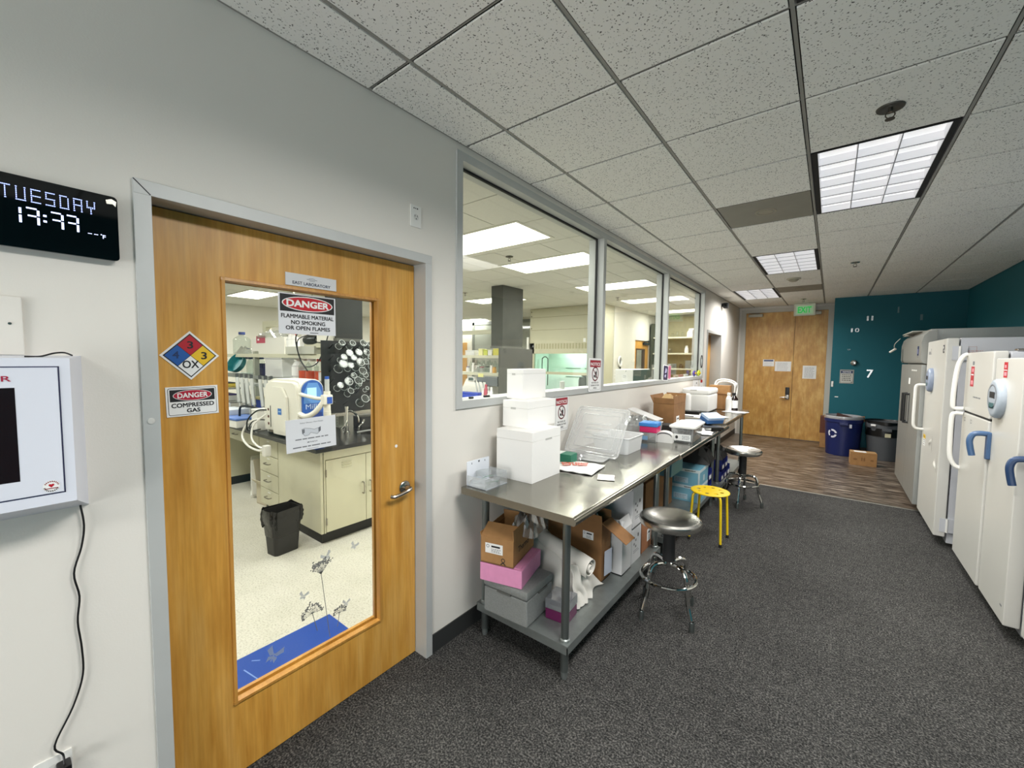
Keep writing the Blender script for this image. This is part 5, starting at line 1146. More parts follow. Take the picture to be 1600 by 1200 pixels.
# ================================================================== UNDER THE WORKTABLES
ZS = 0.198
t = thing('foam_box', 'grey foam cooler on the lower shelf of the nearest table', 'foam box', (-1.345, 1.81, ZS), 0.05)
b = MB(); b.box(-0.145, -0.135, 0, 0.145, 0.135, 0.145, GFOAM, bev=0.012); b.done('box_body', t, None)
b = MB(); b.box(-0.148, -0.138, 0.147, 0.148, 0.138, 0.195, GFOAM, bev=0.014); b.box(-0.05, -0.1385, 0.14, 0.04, -0.12, 0.15, mat('foam_dark', '#555754', 0.9)); b.box(0.1, -0.02, 0.14, 0.1485, 0.07, 0.15, mat('foam_dark', '#555754', 0.9)); b.done('lid', t, None)
t = thing('foam_box', 'pink foam box stacked on the grey cooler', 'foam box', (-1.235, 1.690, ZS + 0.196), 0.24)
b = MB(); b.box(-0.25, 0, 0, 0, 0.29, 0.098, PINK, bev=0.004); b.done('box_body', t, None)
b = MB(); b.box(-0.235, 0.015, 0.0982, -0.015, 0.275, 0.101, PINK, bev=0.001); b.done('top_panel', t, None)
t = carton('open_carton', 'open brown carton with a white label on top of the pink foam box', (-1.285, 1.680, ZS + 0.299), (0.195, 0.30, 0.145), 0.24, CARD, flaps=[('f', -62, 0.10), ('r', -4, 0.055), ('l', 12, 0.02), ('b', -8, 0.05)], sticker=('f', -0.115, 0.085, 0.105, 0.055))
p = Panel((0.0007, 0.15, 0.075), **LW)
p.text('Thermo', -0.01, 0.0, 0.15, 0.034, 0, mat('print_black', '#2a1d14', 0.8), 0.02)
p.done('box_print', t, None, smooth=0)
p = Panel((-0.06, -0.0007, 0.022), **EW); p.ring(0, 0.008, 0.012, 0.012, 0.004, 0, INK, 14); p.line(0, -0.004, 0.014, -0.016, 0.006, 0, INK); p.line(0, -0.004, -0.014, -0.016, 0.006, 0, INK); p.done('box_print', t, None, smooth=0)
crumple('plastic_wrap', 'clear plastic wrap bulging from the carton on the pink foam box', 'plastic wrap', (-1.35, 1.90, ZS + 0.42), 0.17, 0.22, 0.13, WRAP, 31, 10, 0.24)
t = thing('tube_box', 'purple box with a clear lid beside the grey foam cooler', 'box', (-1.115, 1.90, ZS), 0.1)
b = MB(); b.box(-0.065, -0.065, 0, 0.065, 0.065, 0.058, mat('purple_box', '#5a1445', 0.35), bev=0.003); b.done('box_body', t, None)
b = MB(); b.box(-0.067, -0.067, 0.059, 0.067, 0.067, 0.115, glass_mat('smoke_clear', '#c5c8cc', 0.15, 0.7, 1.5, 0.1, milk=0.4, milkcol='#9a9da2'), bev=0.003); b.done('lid', t, None)
t = thing('fabric_roll', 'rolled white fabric lying on the lower shelf of the nearest table', 'fabric', (0, 0, 0))
CLOTH = mat('white_cloth', '#cfccc4', 0.9, bump=0.3, bscale=12)
b = MB()
def roll(u, v):
    a = -0.6 + u * 2 * PI * 2.7; r = 0.016 + 0.044 * u + 0.003 * math.sin(5 * v + 3 * u)
    return (-1.47 + 0.41 * v + 0.006 * math.sin(9 * u), 2.13 + r * math.cos(a) * 1.05 + 0.03 * (1 - v), ZS + 0.235 + r * math.sin(a) * 0.9 - 0.045 * v * v + 0.03 * (1 - v))
b.grid(roll, 80, 12); b.done('rolled_end', t, CLOTH, smooth=60, solid=0.004)
b = MB()
def pile(u, v):
    # u across y (front to back), v along x (wall to aisle)
    y = 1.99 + 0.33 * u; x = -1.47 + 0.39 * v
    e = (1 - abs(2 * u - 1) ** 3.5) * (1 - max(0.0, 2 * v - 1) ** 6)
    h = 0.20 * e * (1 - 0.25 * v) + 0.13 * (1 - v) ** 1.5 * e
    fold = 0.011 * math.sin(16 * u + 3 * v) * math.sin(PI * u) + 0.008 * math.sin(9 * v + 11 * u)
    return (x + 0.015 * math.sin(7 * u) + 0.01 * math.sin(13 * u), y + 0.012 * math.sin(8 * v) , ZS + 0.006 + max(0.0, h + fold * e))
b.grid(pile, 36, 26); b.done('loose_folds', t, CLOTH, smooth=60, solid=0.004)
b = MB()
def tail(u, v):
    # front fall of cloth from the roll down to the shelf
    y = 1.985 + 0.16 * v + 0.012 * math.sin(10 * u); z = ZS + 0.008 + 0.235 * u ** 0.9 * (1 - 0.15 * v)
    return (-1.075 - 0.05 * u + 0.014 * math.sin(13 * v + 2 * u) + 0.02 * (1 - u) * v, y, z)
b.grid(tail, 16, 18); b.done('front_fall', t, CLOTH, smooth=60, solid=0.004)
t = carton('open_carton', 'large open brown carton leaning behind the white fabric roll', (-1.09, 2.34, ZS), (0.40, 0.135, 0.385), 0.0, CARD2, flaps=[('r', 120, 0.185), ('f', 10, 0.05), ('l', 5, 0.08), ('b', -5, 0.05)], sticker=('f', -0.095, 0.285, 0.075, 0.05))
crumple('plastic_wrap', 'clear plastic wrap inside the large open carton', 'plastic wrap', (-1.27, 2.41, ZS + 0.34), 0.26, 0.11, 0.12, WRAP, 33, 9)
b = MB(); b.box(0, 0, 0, 0.002, 0.09, 0.16, mat('leaflet', '#b9bfcc', 0.5)); b.done('leaflet', None, None, loc=(-1.078, 2.36, ZS + 0.04), rz=-0.1, label='pale grey leaflet standing against the large open carton', cat='leaflet')
carton('white_box', 'white carton standing on the lower shelf under the open flap', (-1.02, 2.50, ZS), (0.16, 0.155, 0.305), 0.0, mat('white_card', '#cfcfce', 0.6, var=0.03), flaps=[('r', -20, 0.07), ('f', -30, 0.06), ('b', 10, 0.05)])
WC2 = mat('white_card2', '#c9cacb', 0.6, var=0.03)
def printed(t, z, w_, d_, off):
    p = Panel((0.0007, d_ / 2, z), **LW)
    for k in range(4): p.rect(-d_ * 0.3 + 0.03 * (k % 2), 0.03 - 0.022 * k, -d_ * 0.3 + 0.03 * (k % 2) + 0.022, 0.046 - 0.022 * k, 0, GREYINK)
    p.rect(d_ * 0.12, 0.03, d_ * 0.22, 0.055, 0, INK); p.lines(-d_ * 0.3, d_ * 0.3, [-0.055, -0.068], 0.004, 0, GREYINK); p.done('box_print', t, None, smooth=0)
t = carton('white_box', 'lower of two stacked white cartons on the lower shelf', (-1.025, 2.675, ZS), (0.28, 0.175, 0.255), 0.0, WC2, tape=False); printed(t, 0.14, 0.28, 0.175, 0)
t = carton('white_box', 'upper of two stacked white cartons, its flap lifted under the tabletop', (-1.02, 2.670, ZS + 0.256), (0.30, 0.185, 0.265), 0.0, WC2, flaps=[('r', -12, 0.08), ('f', -86, 0.08), ('l', 0, 0.05)]); printed(t, 0.13, 0.3, 0.185, 0)
carton('cardboard_box', 'reddish brown carton with a white label at the far end of the lower shelf', (-1.032, 2.885, ZS), (0.34, 0.20, 0.23), 0.0, CARD3, sticker=('s', 0.145, 0.10, 0.07, 0.09))
crumple('plastic_wrap', 'brown packing heaped on the reddish carton', 'packing paper', (-1.25, 2.98, ZS + 0.232), 0.34, 0.22, 0.2, mat('brown_pack', '#5a4028', 0.8), 35, 8)
# middle table, lower shelf
LB = mat('light_blue_card', '#6fa6bb', 0.5, var=0.03); LBW = mat('pale_blue_band', '#c4d3d8', 0.5)
for k, lb in enumerate(('lower of two light blue cartons under the middle table', 'upper of two light blue cartons under the middle table')):
    w_, d_, h = 0.26, 0.36, 0.166
    t = thing('blue_carton', lb, 'box', (-0.975, 4.28, ZS + k * 0.1672), 0, 'light blue cartons')
    b = MB(); b.box(-w_, 0, 0, 0, d_, h, LB, bev=0.002); b.done('box_body', t, None)
    b = MB(); b.box(-w_ - 0.001, -0.001, h - 0.032, 0.001, d_ + 0.001, h - 0.002, LBW); b.box(-0.012, -0.0012, 0, 0.0012, 0.012, h - 0.032, LBW); b.done('band', t, None, smooth=0)
    p = Panel((-w_ / 2, -0.0016, 0), **EW); p.text('eppendorf', w_ * 0.16, h - 0.018, w_ * 0.40, 0.017, 0, INK, 0.04); p.rect(-w_ * 0.42, 0.02, w_ * 0.1, 0.075, 0, mat('pale_blue_label', '#a8c3d0', 0.6)); p.lines(-w_ * 0.38, w_ * 0.05, [0.06, 0.045, 0.03], 0.005, 0.0003, GREYINK); p.done('box_print', t, None, smooth=0)
    p = Panel((0.0016, d_ / 2, 0), **LW); p.rect(-0.03, 0.03, 0.03, 0.09, 0, LBW); p.done('side_label', t, None, smooth=0)
carton('cardboard_box', 'tall brown carton between the table legs and the light blue cartons', (-1.20, 3.42, ZS), (0.22, 0.75, 0.36), 0, CARD2, tape=False)
t = carton('blue_carton', 'flat light blue box lying on top of the tall brown carton', (-1.09, 3.75, ZS + 0.362), (0.3, 0.35, 0.16), 0, mat('grey_blue_card', '#5d8a98', 0.6), tape=False)
crumple('black_bag', 'dark black bag heaped behind the light blue cartons', 'bag', (-1.20, 4.70, ZS + 0.336), 0.5, 0.35, 0.22, mat('bag_black2', '#0a0a0c', 0.5), 41, 9)
def small_bin(label, loc, rz=0.0):
    t = thing('parts_bin', label, 'bin', loc, rz, 'dark blue parts bins')
    b = MB(); NB = mat('parts_bin_blue', '#16246e', 0.4)
    b.box(-0.2, -0.08, 0, 0, 0.08, 0.006, NB); b.box(-0.2, -0.08, 0, 0, -0.075, 0.12, NB); b.box(-0.2, 0.075, 0, 0, 0.08, 0.12, NB); b.box(-0.2, -0.08, 0, -0.195, 0.08, 0.12, NB); b.box(-0.005, -0.08, 0, 0, 0.08, 0.065, NB); b.tube([(0, -0.08, 0.065), (0, 0.08, 0.065)], 0.004, sub=1, m=NB); b.done('bin_body', t, None, smooth=0)
    p = Panel((0.0006, 0, 0.035), **LW); p.slab([(-0.045, -0.02), (0.045, -0.02), (0.045, 0.02), (-0.045, 0.02)], 0.001, PAPER); p.done('bin_label', t, None, smooth=0)
k = 0
for x, y, z, lb in ((-0.98, 4.77, ZS, 'nearest on the middle table shelf, bottom row'), (-0.98, 4.77, ZS + 0.125, 'nearest on the middle table shelf, upper row'), (-0.96, 5.32, ZS + 0.0, 'at the near leg of the farthest table, bottom row'), (-0.96, 5.50, ZS, 'second along the farthest table, bottom row'), (-0.96, 5.68, ZS, 'third along the farthest table, bottom row'), (-0.96, 5.34, ZS + 0.125, 'at the near leg of the farthest table, upper row'), (-0.96, 5.52, ZS + 0.125, 'second along the farthest table, upper row')):
    small_bin('dark blue labelled parts bin, ' + lb, (x, y, z))
crumple('black_bag', 'black bag stored on the lower shelf of the farthest table', 'bag', (-1.36, 5.98, ZS + 0.001), 0.45, 0.5, 0.42, mat('bag_black2', '#0a0a0c', 0.5), 43, 9)
crumple('black_cables', 'tangle of black cable on top of the parts bins', 'cables', (-1.08, 5.45, ZS + 0.25), 0.24, 0.4, 0.16, mat('cable_black', '#101012', 0.45), 47, 9)

# ================================================================== STOOLS
def lab_stool(label, loc, rz, seat_rz=0.0):
    t = thing('lab_stool', label, 'stool', loc, rz, 'round steel lab stools')
    b = MB(); b.lathe([(0, 0.592), (0.05, 0.595), (0.11, 0.609), (0.150, 0.626), (0.172, 0.629), (0.184, 0.618), (0.186, 0.600), (0.180, 0.582), (0.160, 0.570), (0.06, 0.562), (0, 0.562)], seg=48); b.done('seat', t, SEATM)
    b = MB(); b.cyl((0, 0, 0.345), (0, 0, 0.56), 0.037, seg=24, m=BLACKM); b.cyl((0, 0, 0.555), (0, 0, 0.563), 0.07, seg=24, m=BLACKM); b.done('gas_column', t, None)
    b = MB(); b.lathe([(0.0, 0.30), (0.018, 0.30), (0.030, 0.32), (0.034, 0.345), (0, 0.345)], seg=20); b.done('hub', t, CHROME)
    b = MB(); b.tube([(0.165 * math.cos(2 * PI * k / 40), 0.165 * math.sin(2 * PI * k / 40), 0.240) for k in range(40)], 0.0115, 10, CHROME, sub=1, closed=True); b.done('foot_ring', t, None)
    for k in range(4):
        a = PI / 2 * k; c, s_ = math.cos(a), math.sin(a)
        P = [(0.02, 0.325), (0.075, 0.335), (0.125, 0.325), (0.147, 0.285), (0.152, 0.24), (0.170, 0.14), (0.198, 0.05), (0.204, 0.008)]
        b = MB(); b.tube([(r * c, r * s_, z) for r, z in P], 0.0135, 10, CHROME, sub=4); l_ = b.done('leg', t, None)
        b = MB(); b.lathe([(0, 0), (0.014, 0), (0.0165, 0.01), (0.0165, 0.055), (0.014, 0.06)], (0.2045 * c, 0.2045 * s_, 0), (-0.05 * c, -0.05 * s_, 1), 14, LEGM); b.done('foot_cap', l_, None)
    return t
s1 = lab_stool('round steel lab stool in front of the nearest worktable', (-0.760, 2.620, 0), math.atan2(-0.197, -0.113))
s2 = dup(s1, (-0.735, 5.20, 0), math.atan2(-0.23, -0.03) + 0.1, 'round steel lab stool at the near corner of the farthest worktable')
t = thing('yellow_stool', 'yellow metal stool with a perforated round seat', 'stool', (-0.812, 3.975, 0), -0.03)
b = MB(); holes = [circ(0.098 * math.cos(2 * PI * k / 8), 0.098 * math.sin(2 * PI * k / 8), 0.017, 14) for k in range(8)]
b.plate(circ(0, 0, 0.158, 48), holes, 0.438, 0.443, YPAINT); b.tube([(x, y, 0.4385) for x, y in circ(0, 0, 0.157, 48)], 0.005, 8, YPAINT, sub=1, closed=True); b.done('seat', t, None)
for k in range(4):
    a = PI / 4 + PI / 2 * k; c, s_ = math.cos(a), math.sin(a)
    b = MB(); b.tube([(r * c, r * s_, z) for r, z in ((0.06, 0.43), (0.11, 0.43), (0.146, 0.424), (0.160, 0.40), (0.165, 0.34), (0.174, 0.2), (0.183, 0.02))], 0.0105, 10, YPAINT, sub=5); l_ = b.done('leg', t, None)
    b = MB(); b.lathe([(0, 0), (0.013, 0), (0.013, 0.025), (0.011, 0.028)], (0.1838 * c, 0.1838 * s_, 0), seg=12, m=BLACKM); b.done('foot_cap', l_, None)

# ================================================================== FREEZERS AND FRIDGES (fronts face -x)
def casters(t, x0, x1, y0, y1, z=0.07):
    for x in (x0 + 0.08, x1 - 0.08):
        for y in (y0 + 0.07, y1 - 0.07):
            b = MB(); b.lathe([(0, -0.014), (z * 0.45, -0.014), (z * 0.48, 0), (z * 0.45, 0.014), (0, 0.014)], (x, y, z * 0.48), (0, 1, 0), 16, BLACKM); b.box(x - 0.022, y - 0.022, z * 0.9, x + 0.022, y + 0.022, z + 0.02, GALV); b.done('caster', t, None)
XB = 1.60
# stainless double-door reach-in
fx, ya, yb = 0.742, 5.99, 7.50
t = thing('steel_refrigerator', 'stainless steel double door refrigerator with grey top unit', 'refrigerator', (0, 0, 0))
b = MB(); b.box(fx + 0.055, ya + 0.02, 0.10, XB, yb - 0.02, 1.965, BRUSHED, bev=0.004); b.done('cabinet_body', t, None)
ym = (ya + yb) / 2
for (y0, y1) in ((ya, ym - 0.003), (ym + 0.003, yb)):
    b = MB(); b.box(fx, y0, 0.115, fx + 0.05, y1, 1.595, BRUSHED, bev=0.006); dr = b.done('door', t, None)
    hy = ym - 0.09 if y1 < ym + 0.01 else ym + 0.09
    b = MB(); b.tube([(fx + 0.005, hy, 1.245), (fx - 0.035, hy, 1.245), (fx - 0.04, hy, 1.22), (fx - 0.04, hy, 0.94), (fx - 0.035, hy, 0.915), (fx + 0.005, hy, 0.915)], 0.011, 8, mat('handle_dark', '#3b3c3d', 0.35, 0.6), sub=2); b.box(fx - 0.003, hy - 0.025, 0.90, fx + 0.001, hy + 0.025, 1.26, mat('recess_dark', '#55575a', 0.5, 0.5)); b.done('handle', dr, None)
b = MB(); b.prism([(0.03, 1.605), (0.0, 1.615), (-0.012, 1.65), (-0.012, 1.83), (0.004, 1.90), (0.04, 1.94), (0.10, 1.955), (0.10, 1.605)], (fx, ya - 0.015, 0), (1, 0, 0), (0, 0, 1), (0, yb - ya + 0.03, 0), mat('hood_grey', '#8e8f8a', 0.4, 0.35)); hood = b.done('top_cover', t, None, smooth=30)
p = Panel((fx - 0.0128, ya + 0.17, 1.742), **FW); p.rect(-0.05, -0.05, 0.045, 0.05, 0, mat('screen_indigo', '#23275a', 0.2)); p.rect(-0.035, -0.03, 0.0, 0.02, 0.0004, mat('screen_pale', '#7d82b5', 0.3)); p.rect(-0.05, -0.068, 0.045, -0.058, 0, GREYINK); p.done('control_screen', hood, None, smooth=0)
p = Panel((fx - 0.0128, ya + 1.38, 1.70), **FW); p.rect(-0.04, -0.09, 0.04, 0.09, 0, mat('grille_green', '#3c4a48', 0.5)); p.done('grille', hood, None, smooth=0)
p = Panel((fx - 0.0006, ya + 0.45, 1.53), **FW); p.text('SCIENTIFIC', 0, 0, 0.36, 0.018, 0, mat('badge_pale', '#dcdcd6', 0.4)) if False else [p.rect(-0.18 + 0.13 * k, -0.009, -0.08 + 0.13 * k, 0.009, 0, mat('badge_pale', '#dcdcd6', 0.4)) for k in range(3)]; p.done('badge', t, None, smooth=0)
p = Panel((fx - 0.0006, ya + 0.75, 1.40), **FW); p.rect(-0.06, -0.035, 0.06, 0.035, 0, PAPER); p.done('white_label', t, None, smooth=0)
casters(t, fx + 0.06, XB, ya, yb, 0.10)
sheet('cardboard_sheet', 'long flat pale sheet lying on top of the steel refrigerator', 'sheet', (0.70, 7.3, 1.968), [(0.02, -0.75, 0), (0.75, -0.75, 0), (0.75, 0.1, 0), (0.02, 0.1, 0)], mat('sheet_pale', '#a5a69c', 0.6), 0.012)
crumple('crumpled_tape', 'crumpled pale tape wad on the front edge of the steel refrigerator', 'tape', (0.79, 7.25, 1.948), 0.14, 0.28, 0.035, mat('tape_pale', '#c9c8be', 0.5), 51, 6)
b = MB(); b.tube([(0.70, 7.40, 1.93), (0.655, 7.45, 1.86), (0.66, 7.52, 1.80)], 0.004, 6, mat('tape_pale', '#c9c8be', 0.5)); b.tube([(0.67, 7.5, 1.80), (0.62, 7.55, 1.755)], 0.014, 8, mat('tape_pale', '#c9c8be', 0.5), sub=1); b.done('hanging_tag', None, None, label='pale tag on a string hanging from the steel refrigerator corner', cat='tag')
# white freezer with white loop handle
def oval_readout(t, x, y, z, ry, rz_, body, dark):
    b = MB(); b.lathe([(1.0, 0.0), (1.0, 0.018), (0.93, 0.030), (0.80, 0.035), (0.0, 0.037)], (x, y, z), (-1, 0, 0), 32, body); 
    for v_ in b.bm.verts: v_.co = Vector((v_.co.x, y + (v_.co.y - y) * ry, z + (v_.co.z - z) * rz_))
    o = b.done('readout', t, None, smooth=50)
    p = Panel((x - 0.0375, y, z), **FW); p.rect(-ry * 0.38, rz_ * 0.02, ry * 0.45, rz_ * 0.34, 0.0, dark); p.rect(-ry * 0.38, -rz_ * 0.5, ry * 0.4, -rz_ * 0.22, 0.0, mat('readout_teal', '#33666e', 0.3)); p.ring(0, rz_ * 0.1, ry * 0.7, rz_ * 0.62, ry * 0.05, 0, GREYINK, 24); p.done('display', o, None, smooth=0)
fx, ya, yb = 0.776, 5.085, 5.955
t = thing('white_freezer', 'white lab freezer with a dented door and white loop handle', 'freezer', (0, 0, 0))
b = MB(); b.box(fx + 0.085, ya + 0.02, 0.04, XB, yb, 1.83, FRZ2, bev=0.006); b.done('cabinet_body', t, None)
b = MB(); b.box(fx, ya, 0.095, fx + 0.075, yb, 1.828, FRZ, bev=0.010); dr = b.done('door', t, None)
b = MB()
for (y, z, sy_, sz, h, tl) in ((ya + 0.12, 0.70, 0.10, 0.12, 0.012, 0.5), (ya + 0.40, 0.86, 0.16, 0.14, -0.010, -0.4)):
    b.grid(lambda u, v: (fx - 0.0015 - abs(h) * math.exp(-((v - 0.5 - tl * (u - 0.5)) / 0.10) ** 2) * math.sin(PI * u), y + sy_ * (u - 0.5), z + sz * (v - 0.5)), 14, 18, FRZ)
b.done('dent', dr, None, smooth=60)
b = MB(); hy = yb - 0.07; b.tube([(fx + 0.002, hy, 1.39), (fx - 0.055, hy + 0.01, 1.39), (fx - 0.075, hy + 0.012, 1.37), (fx - 0.078, hy + 0.012, 1.30), (fx - 0.078, hy + 0.012, 1.02), (fx - 0.07, hy + 0.012, 0.96), (fx - 0.05, hy + 0.01, 0.94), (fx + 0.002, hy, 0.935)], 0.013, 10, WHITEP, sub=5); b.done('handle', dr, None)
oval_readout(dr, fx, 5.62, 1.45, 0.085, 0.115, mat('readout_body', '#8b97ad', 0.35), BLACKM)
p = Panel((fx - 0.0006, 5.80, 1.715), **FW); [p.rect(-0.07 + 0.03 * k, -0.018, -0.05 + 0.03 * k, 0.012, 0, GREYINK) for k in range(3)]; p.ring(0.045, 0.01, 0.02, 0.03, 0.006, 0, GREYINK, 14); p.done('badge', dr, None, smooth=0)
p = Panel((fx - 0.0006, 5.19, 1.735), **FW); p.rect(-0.035, -0.032, 0.035, 0.038, 0, mat('dark_label', '#3b3c40', 0.5)); p.rect(-0.022, 0.006, 0.0, 0.026, 0.0003, PAPER); p.rect(0.006, -0.02, 0.024, -0.004, 0.0003, PAPER); p.done('dark_label', dr, None, smooth=0)
p = Panel((fx - 0.0006, 5.80, 0.84), **FW); p.rect(-0.06, 0.015, 0.06, 0.055, 0, YEL); p.rect(-0.06, -0.055, 0.06, 0.012, 0, PAPER); p.lines(-0.05, 0.05, [0.035, 0.0, -0.02, -0.04], 0.008, 0.0003, INK); p.done('warning_label', dr, None, smooth=0)
for z in (1.70, 0.20):
    b = MB(); b.cyl((fx + 0.080, ya - 0.006, z - 0.06), (fx + 0.080, ya - 0.006, z + 0.06), 0.008, m=WHITEP); b.box(fx + 0.035, ya - 0.004, z - 0.06, fx + 0.125, ya + 0.021, z + 0.06, FRZ2); b.done('hinge', t, None)
p = Panel((fx + 0.16, ya + 0.0195, 1.705), **EW)
p.lines(-0.06, 0.06, [0.014, 0.002, -0.01], 0.005, 0, mat('faded_red', '#b08a84', 0.7)); p.frame(-0.05, -0.035, 0.02, 0.05, 0.0025, 0, mat('faded_red', '#b08a84', 0.7)); p.done('faded_label', t, None, smooth=0)
casters(t, fx + 0.09, XB, ya + 0.02, yb, 0.05)
# domestic fridge-freezer
fx, ya, yb = 0.842, 4.085, 4.77
t = thing('fridge_freezer', 'white household fridge freezer with two long white handles', 'refrigerator', (0, 0, 0))
b = MB(); b.box(fx + 0.075, ya + 0.005, 0.03, XB, yb - 0.005, 1.695, FRZ2, bev=0.006); b.done('cabinet_body', t, None)
hy = yb - 0.03
for (z0, z1, P, nm) in ((0.10, 1.228, [(fx, hy, 1.215), (fx - 0.045, hy + 0.008, 1.215), (fx - 0.06, hy + 0.008, 1.18), (fx - 0.06, hy + 0.008, 1.0), (fx - 0.055, hy + 0.008, 0.87), (fx - 0.03, hy + 0.004, 0.80), (fx + 0.004, hy, 0.78)], 'fridge_door'),
                        (1.242, 1.697, [(fx, hy, 1.255), (fx - 0.045, hy + 0.008, 1.255), (fx - 0.06, hy + 0.008, 1.285), (fx - 0.058, hy + 0.008, 1.45), (fx - 0.045, hy + 0.008, 1.60), (fx - 0.02, hy + 0.004, 1.67), (fx + 0.004, hy, 1.685)], 'freezer_door')):
    b = MB(); b.box(fx, ya, z0, fx + 0.068, yb, z1, FRZ, bev=0.010); dr = b.done(nm, t, None)
    b = MB(); b.tube(P, 0.0155, 10, WHITEP, sub=5); b.done('handle', dr, None)
b = MB(); b.box(fx + 0.01, ya + 0.005, 1.228, fx + 0.07, yb - 0.005, 1.242, BLACKM); b.done('door_gap', t, None, smooth=0)
p = Panel((fx - 0.0006, 4.56, 1.515), **FW); p.rect(-0.045, -0.075, 0.045, 0.075, 0, RED); p.rect(-0.034, 0.01, 0.034, 0.018, 0.0003, PAPER); p.rect(-0.025, -0.06, 0.03, -0.03, 0.0003, mat('pale_red', '#dc8a94', 0.6)); p.rect(-0.02, 0.035, 0.03, 0.06, 0.0003, mat('pale_red', '#dc8a94', 0.6)); p.done('red_label', t, None, smooth=0)
p = Panel((fx - 0.0006, 4.55, 1.615), **FW); p.rect(-0.025, -0.014, 0.025, 0.014, 0, GREYINK); p.done('small_label', t, None, smooth=0)
p = Panel((fx - 0.0006, 4.40, 1.365), **FW); p.lines(-0.10, 0.09, [0.0], 0.01, 0, GREYINK, 0.0); p.done('badge', t, None, smooth=0)
for yy in (4.68, 4.50):
    p = Panel((fx - 0.0006, yy, 1.18), **FW); p.frame(-0.018, -0.014, 0.018, 0.014, 0.004, 0, GREYINK); p.done('small_label', t, None, smooth=0)
b = MB(); b.box(fx + 0.10, ya + 0.002, 1.697, fx + 0.16, ya + 0.06, 1.712, SATIN, bev=0.004); b.done('hinge', t, None)
casters(t, fx + 0.08, XB, ya, yb, 0.04)
# lab freezers with blue handles
def lab_freezer(label, fx, ya, yb, zt, hm, hz, readout=True):
    t = thing('lab_freezer', label, 'freezer', (0, 0, 0))
    b = MB(); b.box(fx + 0.075, ya + 0.01, 0.05, XB + 0.03, yb - 0.01, zt - 0.01, mat('freezer_side_cool_lit', '#bfc2c8', 0.45), bev=0.006); b.done('cabinet_body', t, None)  # bluish tone paints the cool light on the freezer side
    b = MB(); b.box(fx, ya, 0.095, fx + 0.068, yb, zt, FRZ, bev=0.008); dr = b.done('door', t, None)
    y = yb - 0.03
    b = MB(); b.prism(rrect(-0.022, -0.09, 0.022, 0.09, 0.008), (fx - 0.001, y + 0.02, hz - 0.01), (0, 1, 0), (0, 0, 1), (-0.018, 0, 0), hm)
    b.tube([(fx - 0.008, y + 0.02, hz + 0.066), (fx - 0.045, y + 0.022, hz + 0.068), (fx - 0.078, y + 0.024, hz + 0.058), (fx - 0.092, y + 0.024, hz + 0.02), (fx - 0.088, y + 0.024, hz - 0.03), (fx - 0.078, y + 0.022, hz - 0.085)], 0.017, 10, hm, sub=5); b.done('handle', dr, None)
    if readout: oval_readout(dr, fx, 3.93, 1.392, 0.125, 0.125, mat('readout_body2', '#9fa9b4', 0.35), BLACKM)
    p = Panel((fx - 0.0006, 3.87, 1.575), **FW)
    if readout: p.rect(-0.035, -0.048, 0.035, 0.048, 0, RED); p.rect(-0.02, 0.012, 0.012, 0.03, 0.0003, mat('pale_red', '#dc8a94', 0.6)); p.rect(-0.024, -0.036, 0.024, -0.014, 0.0003, mat('pale_red', '#dc8a94', 0.6)); p.rect(-0.03, -0.004, 0.03, 0.0, 0.0003, PAPER); p.done('red_label', dr, None, smooth=0)
    else: p.bm.free()
    casters(t, fx + 0.08, XB, ya, yb, 0.06)
    return t
t = lab_freezer('beige lab freezer with oval readout and light blue handle', 0.852, 3.565, 4.065, 1.648, HBLUE, 1.08)
b = MB(); b.box(0.86 - 0.0095, 3.60, 0.19, 0.86 - 0.0085, 3.63, 0.20, m=GREYINK); b.done('scuff_mark', t, None, smooth=0)
t = lab_freezer('nearest beige lab freezer at the edge of view with navy handle', 0.905, 2.75, 3.50, 1.66, HBLUE2, 1.02, False)
b = MB(); b.box(0.93, 2.80, 1.661, 1.60, 3.46, 1.90, mat('unit_grey', '#77797a', 0.5)); 
for k in range(5): b.box(0.925, 2.86, 1.70 + 0.035 * k, 0.932, 3.40, 1.715 + 0.035 * k, BLACKM)
b.done('compressor_unit', t, None, smooth=0)
# ================================================================== LABORATORY (through the door glass and the window)
LENS = mat('lab_lens', '#f4f2e8', 0.5, emit='#fffaf0', estr=4.0)
LFR = mat('lab_light_frame', '#d9d7cc', 0.5)
def lab_light(x, y, label):
    t = thing('ceiling_light', label, 'ceiling light', (x, y, CEIL), group='laboratory ceiling lights')
    b = MB(); b.box(-0.605, -0.30, -0.004, 0.605, -0.27, 0.004); b.box(-0.605, 0.27, -0.004, 0.605, 0.30, 0.004); b.box(-0.605, -0.27, -0.004, -0.575, 0.27, 0.004); b.box(0.575, -0.27, -0.004, 0.605, 0.27, 0.004); b.done('frame', t, LFR, smooth=0)
    b = MB(); b.box(-0.575, -0.27, -0.002, 0.575, 0.27, 0.002); b.done('diffuser', t, LENS, smooth=0)
for k, (x, y) in enumerate(LAB_LIGHTS):
    row = {0: 'window row', 1: 'middle row', 2: 'far row'}[0 if x > -4 else 1 if x > -7 else 2]
    lab_light(x, y, 'bright laboratory ceiling light in the %s, about %d metres past the door' % (row, round(y)) if y > 1 else 'bright laboratory ceiling light in the %s, level with the door' % row)
sprinkler(-2.95, 3.72, 'small sprinkler head on the lab ceiling between the window lights'); sprinkler(-5.2, 5.3, 'small sprinkler head on the lab ceiling near the dark duct'); sprinkler(-7.6, 3.75, 'small sprinkler head on the lab ceiling seen through the door'); sprinkler(-3.2, 7.3, 'small sprinkler head on the lab ceiling past the second mullion')
ZC = 0.85
